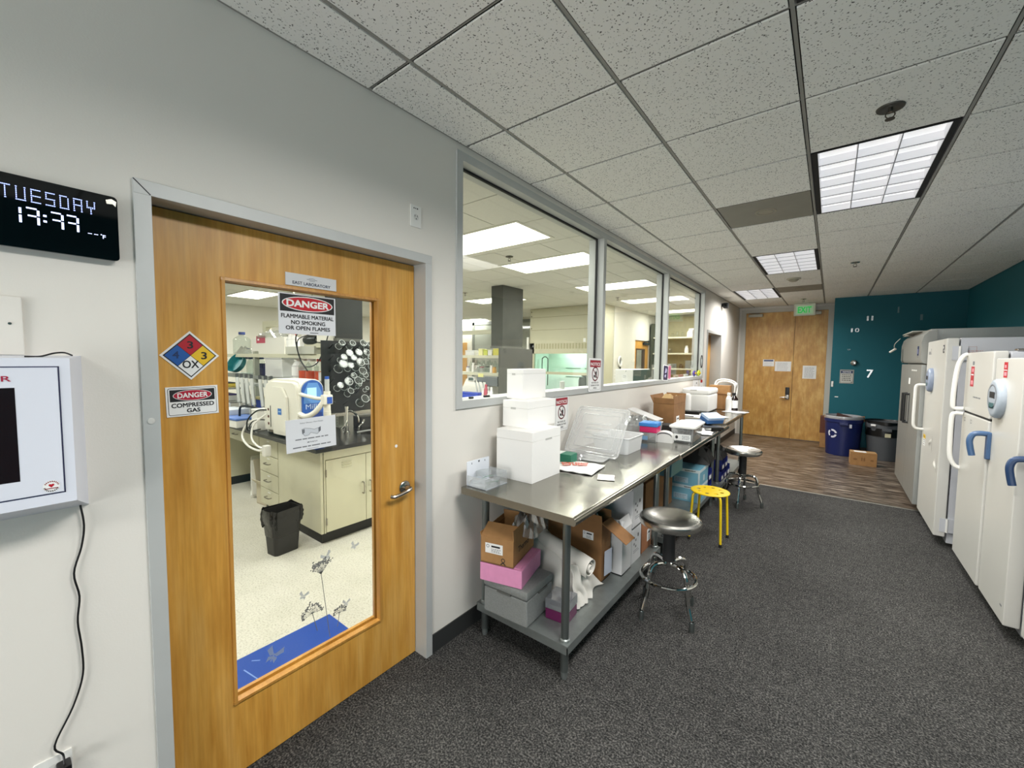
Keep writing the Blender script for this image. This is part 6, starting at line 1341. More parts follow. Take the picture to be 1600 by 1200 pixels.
def pull(b, x, y, z, horiz=True, axis='y'):
    """bar pull on a face; axis y: face looks to -y, axis x: face looks to +x"""
    if axis == 'y': pts = [(x - 0.05, y, z), (x - 0.045, y - 0.03, z), (x + 0.045, y - 0.03, z), (x + 0.05, y, z)]
    elif horiz: pts = [(x, y - 0.05, z), (x + 0.03, y - 0.045, z), (x + 0.03, y + 0.045, z), (x, y + 0.05, z)]
    else: pts = [(x, y, z - 0.05), (x + 0.03, y, z - 0.045), (x + 0.03, y, z + 0.045), (x, y, z + 0.05)]
    b.tube(pts, 0.0055, 8, SATIN, sub=3)
def bench(pref, y0, y1, xe, xend, full=True):
    """island bench: end face at x=xe looks to +x, runs to x=xend"""
    t = thing('lab_bench_top', pref + ' black epoxy bench top with the sink end towards the window' if full else pref + ' black bench top', 'bench top', (0, 0, 0))
    b = MB(); sx0, sx1, sy0, sy1 = xe - 0.52, xe - 0.10, y0 + 0.62, y0 + 1.2
    x1, z0 = xe + 0.06, ZC - 0.032
    for (xa, ya_, xb, yb_) in ((xend, y0 - 0.07, sx0, y1 + 0.07), (sx1, y0 - 0.07, x1, y1 + 0.07), (sx0, y0 - 0.07, sx1, sy0), (sx0, sy1, sx1, y1 + 0.07)): b.box(xa, ya_, z0, xb, yb_, ZC, EPOXY)
    b.done('bench_slab', t, None, smooth=0)
    b = MB(); b.box(sx0 - 0.01, sy0 - 0.01, ZC - 0.28, sx1 + 0.01, sy1 + 0.01, ZC - 0.27); b.box(sx0 - 0.01, sy0 - 0.01, ZC - 0.28, sx0, sy1 + 0.01, z0); b.box(sx1, sy0 - 0.01, ZC - 0.28, sx1 + 0.01, sy1 + 0.01, z0); b.box(sx0, sy0 - 0.01, ZC - 0.28, sx1, sy0, z0); b.box(sx0, sy1, ZC - 0.28, sx1, sy1 + 0.01, z0); b.done('sink_basin', t, EPOXY, smooth=0)
    return t
bench('nearer', 1.70, 3.20, -3.35, -9.2)
# end cabinets with louvred doors (look to +x)
TOE = mat('toe_black', '#1a1b1a', 0.6)
def end_cabinet(y0, y1, label):
    t = thing('base_cabinet', label, 'cabinet', (-3.35, y0, 0))
    w_ = y1 - y0; dp = 0.56
    b = MB(); b.box(-dp, 0.0, 0.10, -0.095, w_, 0.555, CREAM); b.box(-0.095, 0.0, 0.10, -0.02, w_, 0.815, CREAM); b.box(-0.02, 0.0, 0.735, 0.0, w_, 0.815, CREAM); b.box(-0.02, 0, 0.10, 0, 0.012, 0.735, CREAM); b.box(-0.02, w_ - 0.012, 0.10, 0, w_, 0.735, CREAM); b.done('cabinet_body', t, None, smooth=0)
    b = MB(); b.box(-dp, 0.0, 0.0, -0.05, w_, 0.10); b.done('toe_kick', t, TOE, smooth=0)
    nd = 2
    for k in range(nd):
        a0, a1 = 0.014 + (w_ - 0.028) * k / nd + 0.002, 0.014 + (w_ - 0.028) * (k + 1) / nd - 0.002
        b = MB(); b.box(-0.02, a0, 0.106, 0.004, a1, 0.730, CREAM, bev=0.003)
        for z in (0.655, 0.675, 0.695, ): b.prism([(0, 0), (0.007, -0.002), (0.007, -0.006), (0, -0.011)], (0.004, (a0 + a1) / 2 - 0.045, z), (1, 0, 0), (0, 0, 1), (0, 0.09, 0), CREAM)
        dr = b.done('door', t, None)
        b = MB(); pull(b, 0.004, a1 - 0.035 if k % 2 == 0 else a0 + 0.035, 0.42, False, 'x'); b.done('handle', dr, None)
        b = MB(); hy = a0 if k % 2 == 0 else a1
        for z in (0.62, 0.20): b.cyl((0.006, hy, z - 0.03), (0.006, hy, z + 0.03), 0.005, m=SATIN)
        b.done('hinge', dr, None)
    return t
end_cabinet(1.725, 2.515, 'cream base cabinet with louvred doors, next to the black wastebasket')
end_cabinet(2.52, 3.20, 'cream base cabinet with louvred doors, beyond the nearer one under the sink')
def long_cabinet(name, label, x0, x1, kind):
    """front looks to -y at y=1.70"""
    t = thing(name, label, 'cabinet', (x1, 1.70, 0)); w_ = x1 - x0
    if kind == 'drawers':
        b = MB(); b.box(-w_, 0.02, 0.10, 0, 0.55, 0.815, CREAM); b.box(-w_, 0, 0.80, 0, 0.02, 0.815, CREAM); b.done('cabinet_body', t, None, smooth=0)
        b = MB(); b.box(-w_, 0.05, 0, 0, 0.5, 0.10); b.done('toe_kick', t, TOE, smooth=0)
        zs = [0.106, 0.275, 0.445, 0.62, 0.795]
        for z0, z1 in zip(zs, zs[1:]):
            b = MB(); b.box(-w_ + 0.005, -0.004, z0 + 0.003, -0.005, 0.02, z1 - 0.003, CREAM, bev=0.003); dr = b.done('drawer', t, None)
            b = MB(); pull(b, -w_ / 2, -0.004, (z0 + z1) / 2 + 0.01); b.done('handle', dr, None)
            p = Panel((-w_ / 2, -0.0046, z1 - 0.03), **EW); p.rect(-0.03, -0.006, 0.03, 0.006, 0, PAPER); p.done('label_card', dr, None, smooth=0)
    elif kind == 'panel':
        b = MB(); b.box(-w_, -0.002, 0.10, 0, 0.02, 0.815, CREAM); b.done('side_panel', t, None, smooth=0)
        b = MB(); b.box(-w_, 0.05, 0, -0.57, 0.07, 0.10); b.done('toe_kick', t, TOE, smooth=0)
    else:
        b = MB(); b.box(-w_, 0.02, 0.66, 0, 0.5, 0.815, CREAM); b.done('apron', t, None, smooth=0)
        b = MB(); b.box(-w_ + 0.01, -0.002, 0.675, -0.01, 0.02, 0.805, CREAM, bev=0.003); dr = b.done('drawer', t, None)
        b = MB(); pull(b, -w_ / 2, -0.002, 0.74); b.done('handle', dr, None)
        b = MB(); b.box(-w_, 0.62, 0.0, 0, 0.64, 0.815, mat('knee_back', '#b4b49c', 0.5)); b.done('back_panel', t, None, smooth=0)
    return t
long_cabinet('bench_side_panel', 'flat cream side panel at the corner of the nearer bench', -4.165, -3.355, 'panel')
long_cabinet('drawer_cabinet', 'cream four drawer base cabinet left of the flat side panel', -4.60, -4.17, 'drawers')
long_cabinet('knee_drawer', 'shallow cream drawer over the knee space of the nearer bench', -5.85, -4.605, 'apron')
long_cabinet('drawer_cabinet', 'cream four drawer cabinet beyond the knee space, by the door frame', -6.35, -5.86, 'drawers')
# things in the knee space
t = thing('tower_heater', 'slim white tower heater in the knee space under the bench', 'heater', (-5.20, 1.93, 0), -0.35)
b = MB(); b.box(-0.13, -0.10, 0.03, 0.13, 0.10, 0.44, WHITEP, bev=0.018); b.box(-0.10, -0.11, 0, 0.10, 0.11, 0.03, WHITEP, bev=0.005); b.done('heater_body', t, None)
b = MB(); b.box(-0.09, -0.103, 0.09, 0.03, -0.098, 0.36, mat('heater_grille', '#8d8f8a', 0.5)); [b.box(-0.09, -0.106, 0.10 + 0.03 * k, 0.03, -0.102, 0.108 + 0.03 * k, WHITEP) for k in range(9)]; b.done('grille', t, None, smooth=0)
carton('open_carton', 'open white and brown carton beside the tower heater under the bench', (-4.66, 1.80, 0.0), (0.26, 0.3, 0.22), 0.1, mat('carton_pale', '#c8bfa8', 0.7), flaps=[('l', 12, 0.26), ('r', 5, 0.1), ('f', 40, 0.08), ('b', 0, 0.18)])
# wastebasket
t = thing('wastebasket', 'black wastebasket with a black bag on the lab floor', 'bin', (-3.53, 1.46, 0), 0.12)
BK = mat('basket_black', '#1b1b1a', 0.45)
b = MB(); lo = rrect(-0.072, -0.10, 0.072, 0.10, 0.03); hi = rrect(-0.092, -0.122, 0.092, 0.122, 0.035); h = 0.36
rg = [[b.v((x, y, z)) for x, y in L] for L, z in ((lo, 0), (lo, 0.01), (hi, h), ([(x * 0.95, y * 0.95) for x, y in hi], h), ([(x * 0.93, y * 0.93) for x, y in lo], 0.02))]
mi = b._mi(BK); n_ = len(lo)
for a, c in zip(rg, rg[1:]):
    for k in range(n_): q = b.bm.faces.new([a[k], a[(k + 1) % n_], c[(k + 1) % n_], c[k]]); q.material_index = mi
for f_ in (rg[0][::-1], rg[4]): q = b.bm.faces.new(f_); q.material_index = mi
b.done('basket', t, None, smooth=45)
b = MB(); LN = mat('liner_black', '#0d0d0d', 0.25, bump=0.5, bscale=25)
def liner(u, v):
    k = u * n_; i = int(k) % n_; j = (i + 1) % n_; f_ = k - int(k); x = hi[i][0] * (1 - f_) + hi[j][0] * f_; y = hi[i][1] * (1 - f_) + hi[j][1] * f_
    w1 = math.sin(29 * u * 2 * PI / 3) * 0.004 + math.sin(17 * u * PI) * 0.003
    if v < 0.5: s_ = 1.02 + w1 * 8; z = 0.235 + 0.022 * math.sin(6 * PI * u) + v * 2 * (0.14 - 0.022 * math.sin(6 * PI * u)); s_ += 0.07 * math.sin(PI * v * 2) + 0.03 * math.sin(7 * PI * v * 2 + 9 * u) * math.sin(PI * v * 2)
    else: q = (v - 0.5) * 2; s_ = 1.04 - 0.14 * q + w1 * 3; z = 0.375 + 0.008 * math.sin(8 * PI * u) - 0.22 * q ** 1.2
    return (x * s_, y * s_, z)
b.grid(liner, 96, 14); b.done('bag_liner', t, LN, smooth=70)
# blue sticky mat
t = thing('floor_mat', 'blue sticky floor mat just inside the wooden door', 'mat', (-2.105, 0.80, 0))
b = MB(); b.box(-0.305, -0.46, 0, 0.305, 0.46, 0.003, mat('mat_blue', '#20469a', 0.25)); b.done('mat_sheet', t, None, smooth=0)
b = MB(); rnd = random.Random(8); SC_ = mat('mat_scuff', '#6f8fd0', 0.35)
for (x, y, x2, y2) in ((-0.2, -0.05, -0.02, -0.02), (-0.05, -0.12, 0.07, -0.1), (-0.22, -0.2, -0.18, -0.15), (-0.24, 0.0, -0.21, 0.03)):
    d_ = Vector((x2 - x, y2 - y)); n2 = Vector((-d_.y, d_.x)).normalized() * 0.003; b.face([(x - n2.x, y - n2.y, 0.0034), (x2 - n2.x, y2 - n2.y, 0.0034), (x2 + n2.x, y2 + n2.y, 0.0034), (x + n2.x, y + n2.y, 0.0034)], SC_)
b.done('scuffs', t, None, smooth=0)
# drying boards with pegs at the sink ends, and dark ducts above
PEG = mat('board_black', '#0b0b0c', 0.5)
def dry_board(y0, y1, label, bm_=None, pegs=True):
    t = thing('drying_board', label, 'drying rack', (-4.13, (y0 + y1) / 2, 1.0)); hw = (y1 - y0) / 2
    b = MB(); b.box(0, -hw, 0.02, 0.02, hw, 0.78, bm_ or PEG); b.done('board', t, None, smooth=0)
    b = MB(); b.box(-0.005, -hw - 0.01, -0.01, 0.07, hw + 0.01, 0.0); b.box(0.06, -hw - 0.01, 0.0, 0.07, hw + 0.01, 0.022); b.done('drip_trough', t, SATIN, smooth=0)
    for k in range(2):
        b = MB(); y = -hw + 0.05 if k == 0 else hw - 0.05; b.box(0.0, y - 0.015, -0.15, 0.03, y + 0.015, -0.01); b.done('bracket', t, GALV, smooth=0)
    for r_ in range(6 if pegs else 0):
        for c_ in range(6):
            y = -hw + 0.08 + (2 * hw - 0.16) * c_ / 5; z = 0.1 + 0.12 * r_
            b = MB(); b.cyl((0.02, y, z), (0.115, y, z + 0.05), 0.006, 0.004, 8, BLACK); b.done('peg', t, None)
    return t
dry_board(2.115, 3.02, 'black drying board full of hanging glassware seen through the door')
dry_board(4.96, 5.86, 'grey drying board behind the foam box tower, seen through the window', mat('board_slate', '#3d3e39', 0.5), False)
for y0, y1, lb in ((2.30, 2.60, 'dark square duct rising over the glassware board'), (5.07, 5.60, 'dark square duct rising above the second drying board, behind the window')):
    t = thing('ceiling_duct', lb, 'duct', (-4.22, (y0 + y1) / 2, 0)); hw = (y1 - y0) / 2
    b = MB(); b.box(-0.16, -hw, 1.80, 0.08, hw, CEIL, mat('duct_dark', '#22231f', 0.6, 0.1, var=0.10, vscale=5) if y0 < 3 else mat('duct_slate', '#41423b', 0.6, 0.1, var=0.15, vscale=4)); b.done('duct_body', t, None, smooth=0)
    b = MB(); b.box(-0.17, -hw - 0.01, 1.78, 0.09, hw + 0.01, 1.81); b.done('flange', t, mat('duct_flange', '#5d5e57', 0.5, 0.3), smooth=0)
# glassware on the nearer board
def glassware(kind):
    t = thing(kind, '', kind.replace('_', ' '), (0, 0, 0), 0, 'glassware on the drying board')
    b = MB()
    if kind == 'glass_beaker': prof = [(0.034, 0.0), (0.0315, 0.004), (0.0315, 0.082), (0.028, 0.09), (0, 0.09), (0, 0.087), (0.027, 0.087), (0.029, 0.08), (0.0295, 0.004)]
    elif kind == 'large_beaker': prof = [(0.047, 0.0), (0.043, 0.005), (0.043, 0.118), (0.038, 0.127), (0, 0.127), (0, 0.124), (0.037, 0.124), (0.041, 0.116), (0.041, 0.005)]
    elif kind == 'glass_bottle': prof = [(0.018, 0.0), (0.018, 0.028), (0.036, 0.05), (0.037, 0.115), (0.033, 0.125), (0, 0.125), (0, 0.121), (0.031, 0.121), (0.034, 0.112), (0.034, 0.054), (0.016, 0.03)]
    else: prof = [(0.021, 0.0), (0.018, 0.004), (0.018, 0.06), (0.015, 0.066), (0, 0.066), (0, 0.063), (0.014, 0.063), (0.016, 0.058), (0.016, 0.004)]
    b.lathe(prof, seg=28, m=LABGLASS); b.done('vessel', t, None, smooth=50)
    rr, zz = prof[4 if kind != 'glass_bottle' else 5][0], 0
    top = max(z for _, z in prof); rb = [r for r, z in prof if abs(z - top) < 0.012 and r > 0]
    b = MB(); b.tube([(x, y, top - 0.004) for x, y in circ(0, 0, max(rb), 28)], 0.0022, 6, mat('glass_rim', '#dfe4e4', 0.1, spec=0.8), sub=1, closed=True); b.tube([(x, y, 0.001) for x, y in circ(0, 0, prof[0][0], 28)], 0.0016, 6, mat('glass_rim', '#dfe4e4', 0.1, spec=0.8), sub=1, closed=True); b.done('rim', t, None)
    return t
GW = {k: None for k in ('glass_beaker', 'large_beaker', 'glass_bottle', 'small_vial')}
spots = [('glass_beaker', 150, 85), ('glass_beaker', 245, 85), ('glass_bottle', 345, 80), ('glass_beaker', 410, 88), ('glass_beaker', 485, 95),
         ('glass_bottle', 215, 180), ('glass_bottle', 300, 172), ('glass_bottle', 375, 170), ('glass_beaker', 165, 220), ('glass_beaker', 252, 226), ('glass_beaker', 495, 165),
         ('large_beaker', 150, 285), ('glass_beaker', 225, 300), ('large_beaker', 305, 268), ('glass_beaker', 365, 265), ('large_beaker', 470, 270), ('small_vial', 400, 222),
         ('large_beaker', 325, 355), ('large_beaker', 432, 362), ('glass_beaker', 252, 400), ('large_beaker', 195, 455), ('large_beaker', 282, 450), ('small_vial', 338, 447), ('glass_beaker', 130, 488),
         ('glass_beaker', 222, 548), ('small_vial', 375, 530), ('large_beaker', 345, 632), ('small_vial', 416, 616), ('glass_beaker', 360, 395), ('small_vial', 305, 492)]
def ordinal(n): return ('first', 'second', 'third', 'fourth', 'fifth', 'sixth', 'seventh', 'eighth', 'ninth', 'tenth', 'eleventh', 'twelfth')[n]
cnt = {}
for kind, a, c in spots:
    px, py = 500 + a / 6, 520 + c / 6
    y = 2.12 + (px - 505) * 0.00756; z = 1.77 - (py - 533) * 0.00652
    L = {'glass_beaker': 0.09, 'large_beaker': 0.127, 'glass_bottle': 0.125, 'small_vial': 0.066}[kind]
    tl = math.radians(62); dx, dz = math.sin(tl), math.cos(tl)
    ex = -3.985 + (0.02 if kind == 'large_beaker' else 0)
    loc = (ex - L * dx, y, z - L * dz)
    cnt[kind] = cnt.get(kind, 0) + 1
    row = ('top', 'second', 'third', 'fourth', 'fifth', 'lowest')[0 if c < 120 else 1 if c < 232 else 2 if c < 310 else 3 if c < 420 else 4 if c < 510 else 5]
    lb = '%s on the drying board, %s row, %s of its kind' % ({'glass_beaker': 'small clear glass beaker', 'large_beaker': 'large clear glass beaker', 'glass_bottle': 'white based clear glass bottle', 'small_vial': 'tiny clear glass vial'}[kind], row, ordinal(cnt[kind] - 1) if cnt[kind] < 13 else 'last')
    o = GW[kind]
    if o is None: o = GW[kind] = glassware(kind); o.location = loc
    else: o = dup(o, loc)
    o['label'] = lb; o.rotation_euler = (0, tl, 0)
# faucet at the sink
t = thing('faucet', 'chrome lab faucet at the sink below the glassware', 'faucet', (-3.80, 2.20, ZC))
b = MB(); b.lathe([(0, 0), (0.03, 0), (0.03, 0.012), (0.016, 0.02), (0.014, 0.24), (0.018, 0.25), (0.018, 0.27), (0, 0.275)], seg=18); b.done('column', t, CHROME)
b = MB(); b.tube([(0, 0, 0.22), (0.02, 0.05, 0.215), (0.03, 0.10, 0.16), (0.03, 0.11, 0.10)], 0.011, 8, CHROME); b.done('spout', t, None)
for k, (y, rz) in enumerate(((0.13, 0.2), (-0.06, -0.3))):
    b = MB(); b.cyl((0.01, y, 0.0), (0.01, y, 0.05), 0.016, m=CHROME); b.tube([(0.01, y, 0.05), (0.04, y + 0.02, 0.085), (0.03, y + 0.045, 0.12)], 0.010, 8, CHROME); b.done('lever', t, None)
b = MB(); b.tube([(-3.70, 2.25, ZC + 0.012), (-3.62, 2.40, ZC + 0.03), (-3.55, 2.60, ZC + 0.02), (-3.50, 2.80, ZC + 0.012)], 0.010, 8, mat('grey_tube', '#8c8f8d', 0.3)); b.done('sink_hose', None, None, label='grey hose lying across the sink edge below the glassware', cat='hose')
t = thing('soap_tray', 'dark box on the bench under the drip trough', 'box', (-4.02, 2.62, ZC)); b = MB(); b.box(-0.10, -0.16, 0, 0.06, 0.16, 0.11, BLACKM, bev=0.006); b.done('tray_body', t, None); b = MB(); b.box(-0.1, -0.16, 0.11, 0.06, 0.16, 0.118, BLACK); b.done('lid', t, None)
t = thing('water_tray', 'pale blue tray behind the sink at the edge of the door glass', 'tray', (-3.93, 2.92, ZC)); b = MB(); b.box(-0.1, -0.1, 0, 0.1, 0.12, 0.10, mat('pale_blue', '#a9bdd6', 0.4), bev=0.01); b.done('tray_body', t, None); b = MB(); b.box(-0.11, -0.11, 0.10, 0.11, 0.13, 0.112, mat('pale_blue', '#a9bdd6', 0.4), bev=0.004); b.done('lid', t, None)
# water purifier
t = thing('water_purifier', 'cream water purifier with blue front and dispensing arm on the bench', 'water purifier', (-3.80, 1.86, ZC), 0.06)
b = MB(); prof = [(-0.66, 0.01), (-0.68, 0.10), (-0.66, 0.45), (-0.61, 0.52), (-0.5, 0.545), (-0.12, 0.545), (-0.05, 0.53), (-0.02, 0.48), (-0.01, 0.30), (-0.01, 0.02)]
b.prism(prof, (0, -0.13, 0), (1, 0, 0), (0, 0, 1), (0, 0.26, 0), CREAMP); bmesh.ops.bevel(b.bm, geom=[e for e in b.bm.edges if abs(abs(e.verts[0].co.y) - 0.13) < 1e-4 and abs(e.verts[0].co.y - e.verts[1].co.y) < 1e-4], offset=0.03, segments=3, affect='EDGES'); b.done('housing', t, None, smooth=40)
b = MB(); b.prism([(-0.42, 0.0), (-0.20, 0.0), (-0.16, 0.02), (-0.18, 0.36), (-0.26, 0.45), (-0.44, 0.45)], (0, -0.135, 0.02), (1, 0, 0), (0, 0, 1), (0, -0.02, 0), CREAMP); b.done('side_panel', t, None)
b = MB(); arc = [(-0.10, 0.02), (0.10, 0.02), (0.10, 0.45)] + [(0.10 * math.cos(a), 0.45 + 0.095 * math.sin(a)) for a in [PI * k / 12 for k in range(1, 12)]] + [(-0.10, 0.45)]
b.prism(arc, (-0.012, 0, 0), (0, 1, 0), (0, 0, 1), (0.022, 0, 0), mat('purifier_blue', '#2c58a8', 0.3)); b.prism([(y * 1.12, z * 1.03 - 0.008) for y, z in arc], (-0.02, 0, 0), (0, 1, 0), (0, 0, 1), (0.014, 0, 0), CREAMP); b.done('front_panel', t, None, smooth=40)
p = Panel((0.0106, 0, 0), **LW); p.poly([(-0.085, 0.33), (0.085, 0.33), (0.085, 0.43), (0.045, 0.52), (-0.045, 0.52), (-0.085, 0.43)], 0, mat('purifier_sky', '#5d8fd0', 0.3)); p.rect(-0.055, 0.38, 0.035, 0.475, 0.0004, mat('lcd_sky', '#a8d2f0', 0.3, emit='#8cc4f0', estr=0.35)); p.text('Milli', -0.01, 0.30, 0.12, 0.045, 0.0004, mat('pale_logo', '#b9cdec', 0.4)); p.rect(-0.085, 0.04, 0.085, 0.24, 0.0002, mat('purifier_deep', '#1c3a88', 0.3)); p.done('display', t, None, smooth=0)
b = MB(); b.tube([(-0.03, -0.10, 0.42), (0.06, -0.10, 0.41), (0.14, -0.03, 0.385), (0.20, 0.02, 0.385)], 0.017, 10, CREAMP); b.tube([(-0.03, -0.11, 0.24), (0.06, -0.10, 0.22), (0.14, -0.06, 0.26), (0.19, 0.0, 0.36)], 0.024, 10, CREAMP); b.done('dispenser_arm', t, None)
b = MB(); b.lathe([(0, 0), (0.026, 0.0), (0.03, 0.03), (0.03, 0.10), (0.022, 0.11), (0, 0.11)], (0.21, 0.02, 0.17), seg=16, m=CREAMP); b.cyl((0.21, 0.02, 0.27), (0.21, 0.02, 0.45), 0.028, m=CREAMP); b.box(0.18, -0.03, 0.33, 0.24, 0.06, 0.42, CREAMP, bev=0.01); b.cyl((0.21, 0.02, 0.45), (0.21, 0.02, 0.56), 0.020, m=mat('filter_grey', '#b9bcbd', 0.4)); b.cyl((0.21, 0.02, 0.56), (0.21, 0.02, 0.585), 0.018, m=mat('cap_blue', '#2a55b0', 0.4)); b.box(0.236, 0.0, 0.34, 0.243, 0.05, 0.40, mat('cap_blue', '#2a55b0', 0.4)); b.done('dispensing_head', t, None)
p = Panel((-0.30, -0.1558, 0.24), **EW); p.rect(-0.03, -0.03, 0.04, 0.03, 0, mat('tag_blue', '#3a74bd', 0.4)); p.rect(-0.02, -0.005, 0.03, 0.005, 0.0003, mat('tag_pale', '#9dbde4', 0.4)); p.done('blue_badge', t, None, smooth=0)
p = Panel((-0.56, -0.1308, 0.15), **EW)
for z in (-0.05, 0.02, 0.09): p.rect(-0.02, z - 0.012, 0.01, z + 0.012, 0, mat('port_brown', '#5a2a22', 0.5))
p.rect(0.03, -0.08, 0.045, 0.13, 0, BLACKM); p.done('ports', t, None, smooth=0)
b = MB()
b.tube([(-0.52, -0.17, 0.24), (-0.60, -0.22, 0.23), (-0.70, -0.26, 0.14), (-0.72, -0.26, 0.04), (-0.66, -0.24, 0.03), (-0.58, -0.20, 0.05)], 0.007, 8, BLACK)
b.tube([(-0.56, -0.17, 0.14), (-0.66, -0.22, 0.13), (-0.70, -0.25, 0.06), (-0.64, -0.23, 0.02)], 0.005, 8, BLACK); b.done('power_cable', t, None)
b = MB(); b.tube([(-0.58, -0.17, 0.16), (-0.72, -0.25, 0.10), (-0.76, -0.29, -0.02), (-0.62, -0.30, -0.10), (-0.40, -0.30, -0.12), (-0.27, -0.30, -0.09)], 0.010, 8, WHITEP); b.tube([(-0.52, -0.17, 0.20), (-0.60, -0.25, 0.10), (-0.56, -0.29, -0.02), (-0.42, -0.30, -0.08), (-0.28, -0.30, -0.085)], 0.009, 8, WHITEP); b.box(-0.28, -0.33, -0.15, -0.22, -0.27, -0.05, WHITEP, bev=0.01); b.done('water_tube', t, None)
# shelving over the bench centre
_before = set(bpy.data.objects)
SHM = mat('shelf_enamel', '#c6c4ae', 0.45); SHG = mat('shelf_grey', '#8e938f', 0.45, 0.3)
def upright(x, y, z1, label):
    t = thing('shelf_upright', label, 'shelf post', (x, y, ZC)); b = MB(); b.box(-0.03, -0.03, 0, 0.03, 0.03, z1 - ZC, mat('upright_grey', '#a2a597', 0.5)); b.done('post', t, None, smooth=0)
    b = MB()
    for k in range(int((z1 - ZC) / 0.03)): b.box(-0.006, -0.0306, 0.015 + 0.03 * k, 0.006, -0.029, 0.027 + 0.03 * k)
    b.done('slots', t, mat('slot_dark2', '#5d5f55', 0.6), smooth=0)
def shelf(x0, x1, y0, y1, z, label, m=None):
    t = thing('bench_shelf', label, 'shelf', ((x0 + x1) / 2, (y0 + y1) / 2, z)); a, c = (x1 - x0) / 2, (y1 - y0) / 2
    b = MB(); b.box(-a, -c, -0.012, a, c, 0, m or SHM); b.done('board', t, None, smooth=0)
    b = MB(); b.box(-a, -c - 0.006, -0.045, a, -c, 0.004, m or SHM); b.done('front_lip', t, None, smooth=0)
upright(-4.20, 2.08, 1.78, 'grey slotted shelf post behind the water purifier'); upright(-6.4, 2.08, 1.68, 'grey slotted shelf post behind the pipette stand')
shelf(-8.2, -4.25, 2.05, 2.40, 1.64, 'upper shelf over the nearer bench with a big glass bottle on it')
shelf(-7.9, -4.25, 2.05, 2.40, 1.335, 'lower shelf over the nearer bench with orange liquid bottles', SHG)
shelf(-4.9, -4.15, 2.05, 2.30, 1.76, 'short shelf at the bench end under the danger sign')
b = MB(); b.box(-7.05, 2.42, 2.06, -5.5, 2.50, 2.15, SHM); b.box(-7.05, 2.42, 1.65, -6.93, 2.50, 2.06, SHM); b.box(-5.62, 2.42, 1.65, -5.5, 2.50, 2.06, SHM); b.done('service_rail', None, None, smooth=0, label='cream service frame rising above the upper bench shelf', cat='frame')
b = MB(); b.cyl((-5.85, 2.36, 1.64), (-5.85, 2.36, CEIL), 0.014, m=SHM); b.done('service_pole', None, None, label='thin cream pole from the upper shelf to the lab ceiling', cat='pole')
CB = mat('bottle_clear', '#d3dad8', 0.08)
bottle('glass_bottle', 'big clear glass bottle with blue cap on the upper shelf', (-7.25, 2.2, 1.642), 0.12, 0.34, LABGLASS, mat('cap_navy', '#27356e', 0.4), neck=0.3)
crumple('plastic_bag', 'crumpled clear plastic beside the big glass bottle on the shelf', 'bag', (-6.95, 2.15, 1.643), 0.4, 0.2, 0.13, WRAP, 61, 8)
crumple('plastic_bag', 'heap of clear plastic on the white box on the upper shelf', 'bag', (-6.15, 2.2, 1.86), 0.55, 0.25, 0.13, WRAP, 62, 8)
t = carton('white_box', 'long white box with a red label on the upper shelf', (-5.55, 2.10, 1.642), (1.05, 0.24, 0.22), 0, mat('box_pale', '#d8d6cf', 0.6), tape=False); p = Panel((-0.73, -0.0008, 0.20), **EW); p.rect(-0.15, -0.05, 0.15, 0.05, 0, mat('crimson_label', '#b43a55', 0.5)); p.rect(-0.11, -0.012, -0.05, 0.012, 0.0004, PAPER); p.done('red_label', t, None, smooth=0)
OR = mat('orange_cap', '#e8562a', 0.4); ORL = mat('orange_liquid', '#e8542c', 0.25)
bottle('reagent_bottle', 'clear bottle with orange cap on the upper shelf, by the white box', (-5.36, 2.12, 1.642), 0.07, 0.29, MILKP, OR, neck=0.6, lab=PAPER)
bottle('reagent_bottle', 'clear bottle with orange cap on the upper shelf, nearer the black adapter', (-5.00, 2.12, 1.642), 0.07, 0.29, MILKP, OR, neck=0.6)
t = carton('grey_tray', 'long pale grey tray at the front of the upper shelf', (-4.62, 2.02, 1.642), (0.72, 0.10, 0.09), 0, mat('tray_grey', '#b9b9ae', 0.5), tape=False)
t = thing('video_camera', 'black camera like device lying on the tray of the upper shelf', 'device', (-4.75, 2.07, 1.745)); b = MB(); b.lathe([(0, -0.14), (0.05, -0.14), (0.062, -0.08), (0.062, 0.06), (0.05, 0.14), (0, 0.14)], (0, 0, 0.062), (1, 0, 0), 20, BLACK); b.done('case', t, None); b = MB(); b.lathe([(0.0, 0), (0.045, 0), (0.05, 0.06), (0, 0.06)], (0.14, 0, 0.06), (1, 0, 0), 18, GLOSSB); b.done('lens', t, None)
b = MB(); b.tube([(-4.82, 2.0, 1.95), (-4.98, 1.99, 1.85), (-4.96, 1.99, 1.70), (-4.86, 1.99, 1.55), (-4.72, 1.99, 1.45)], 0.008, 8, BLACK); b.tube([(-4.70, 2.0, 1.86), (-4.92, 1.98, 1.80), (-4.90, 1.98, 1.62), (-4.75, 1.98, 1.50), (-4.50, 1.98, 1.53), (-4.33, 1.98, 1.68), (-4.22, 1.98, 1.86)], 0.006, 8, BLACK); b.done('black_cable', None, None, label='loops of black cable hanging from the upper shelf', cat='cable')
b = MB(); b.tube([(-4.98, 1.99, 1.86), (-4.94, 1.99, 1.93), (-4.82, 1.99, 1.97)], 0.011, 8, mat('red_tube', '#c4452e', 0.4)); b.done('red_tube', None, None, label='short red tube above the black cable loops', cat='tube')
t = thing('router_box', 'white rounded box under the short shelf below the danger sign', 'box', (-4.35, 2.10, 1.772)); b = MB(); b.box(-0.20, -0.09, 0, 0.16, 0.09, 0.10, CREAMP, bev=0.02); b.done('case', t, None); b = MB(); b.box(-0.16, -0.092, 0.075, 0.06, -0.088, 0.09, GREYINK); b.done('vent_strip', t, None)
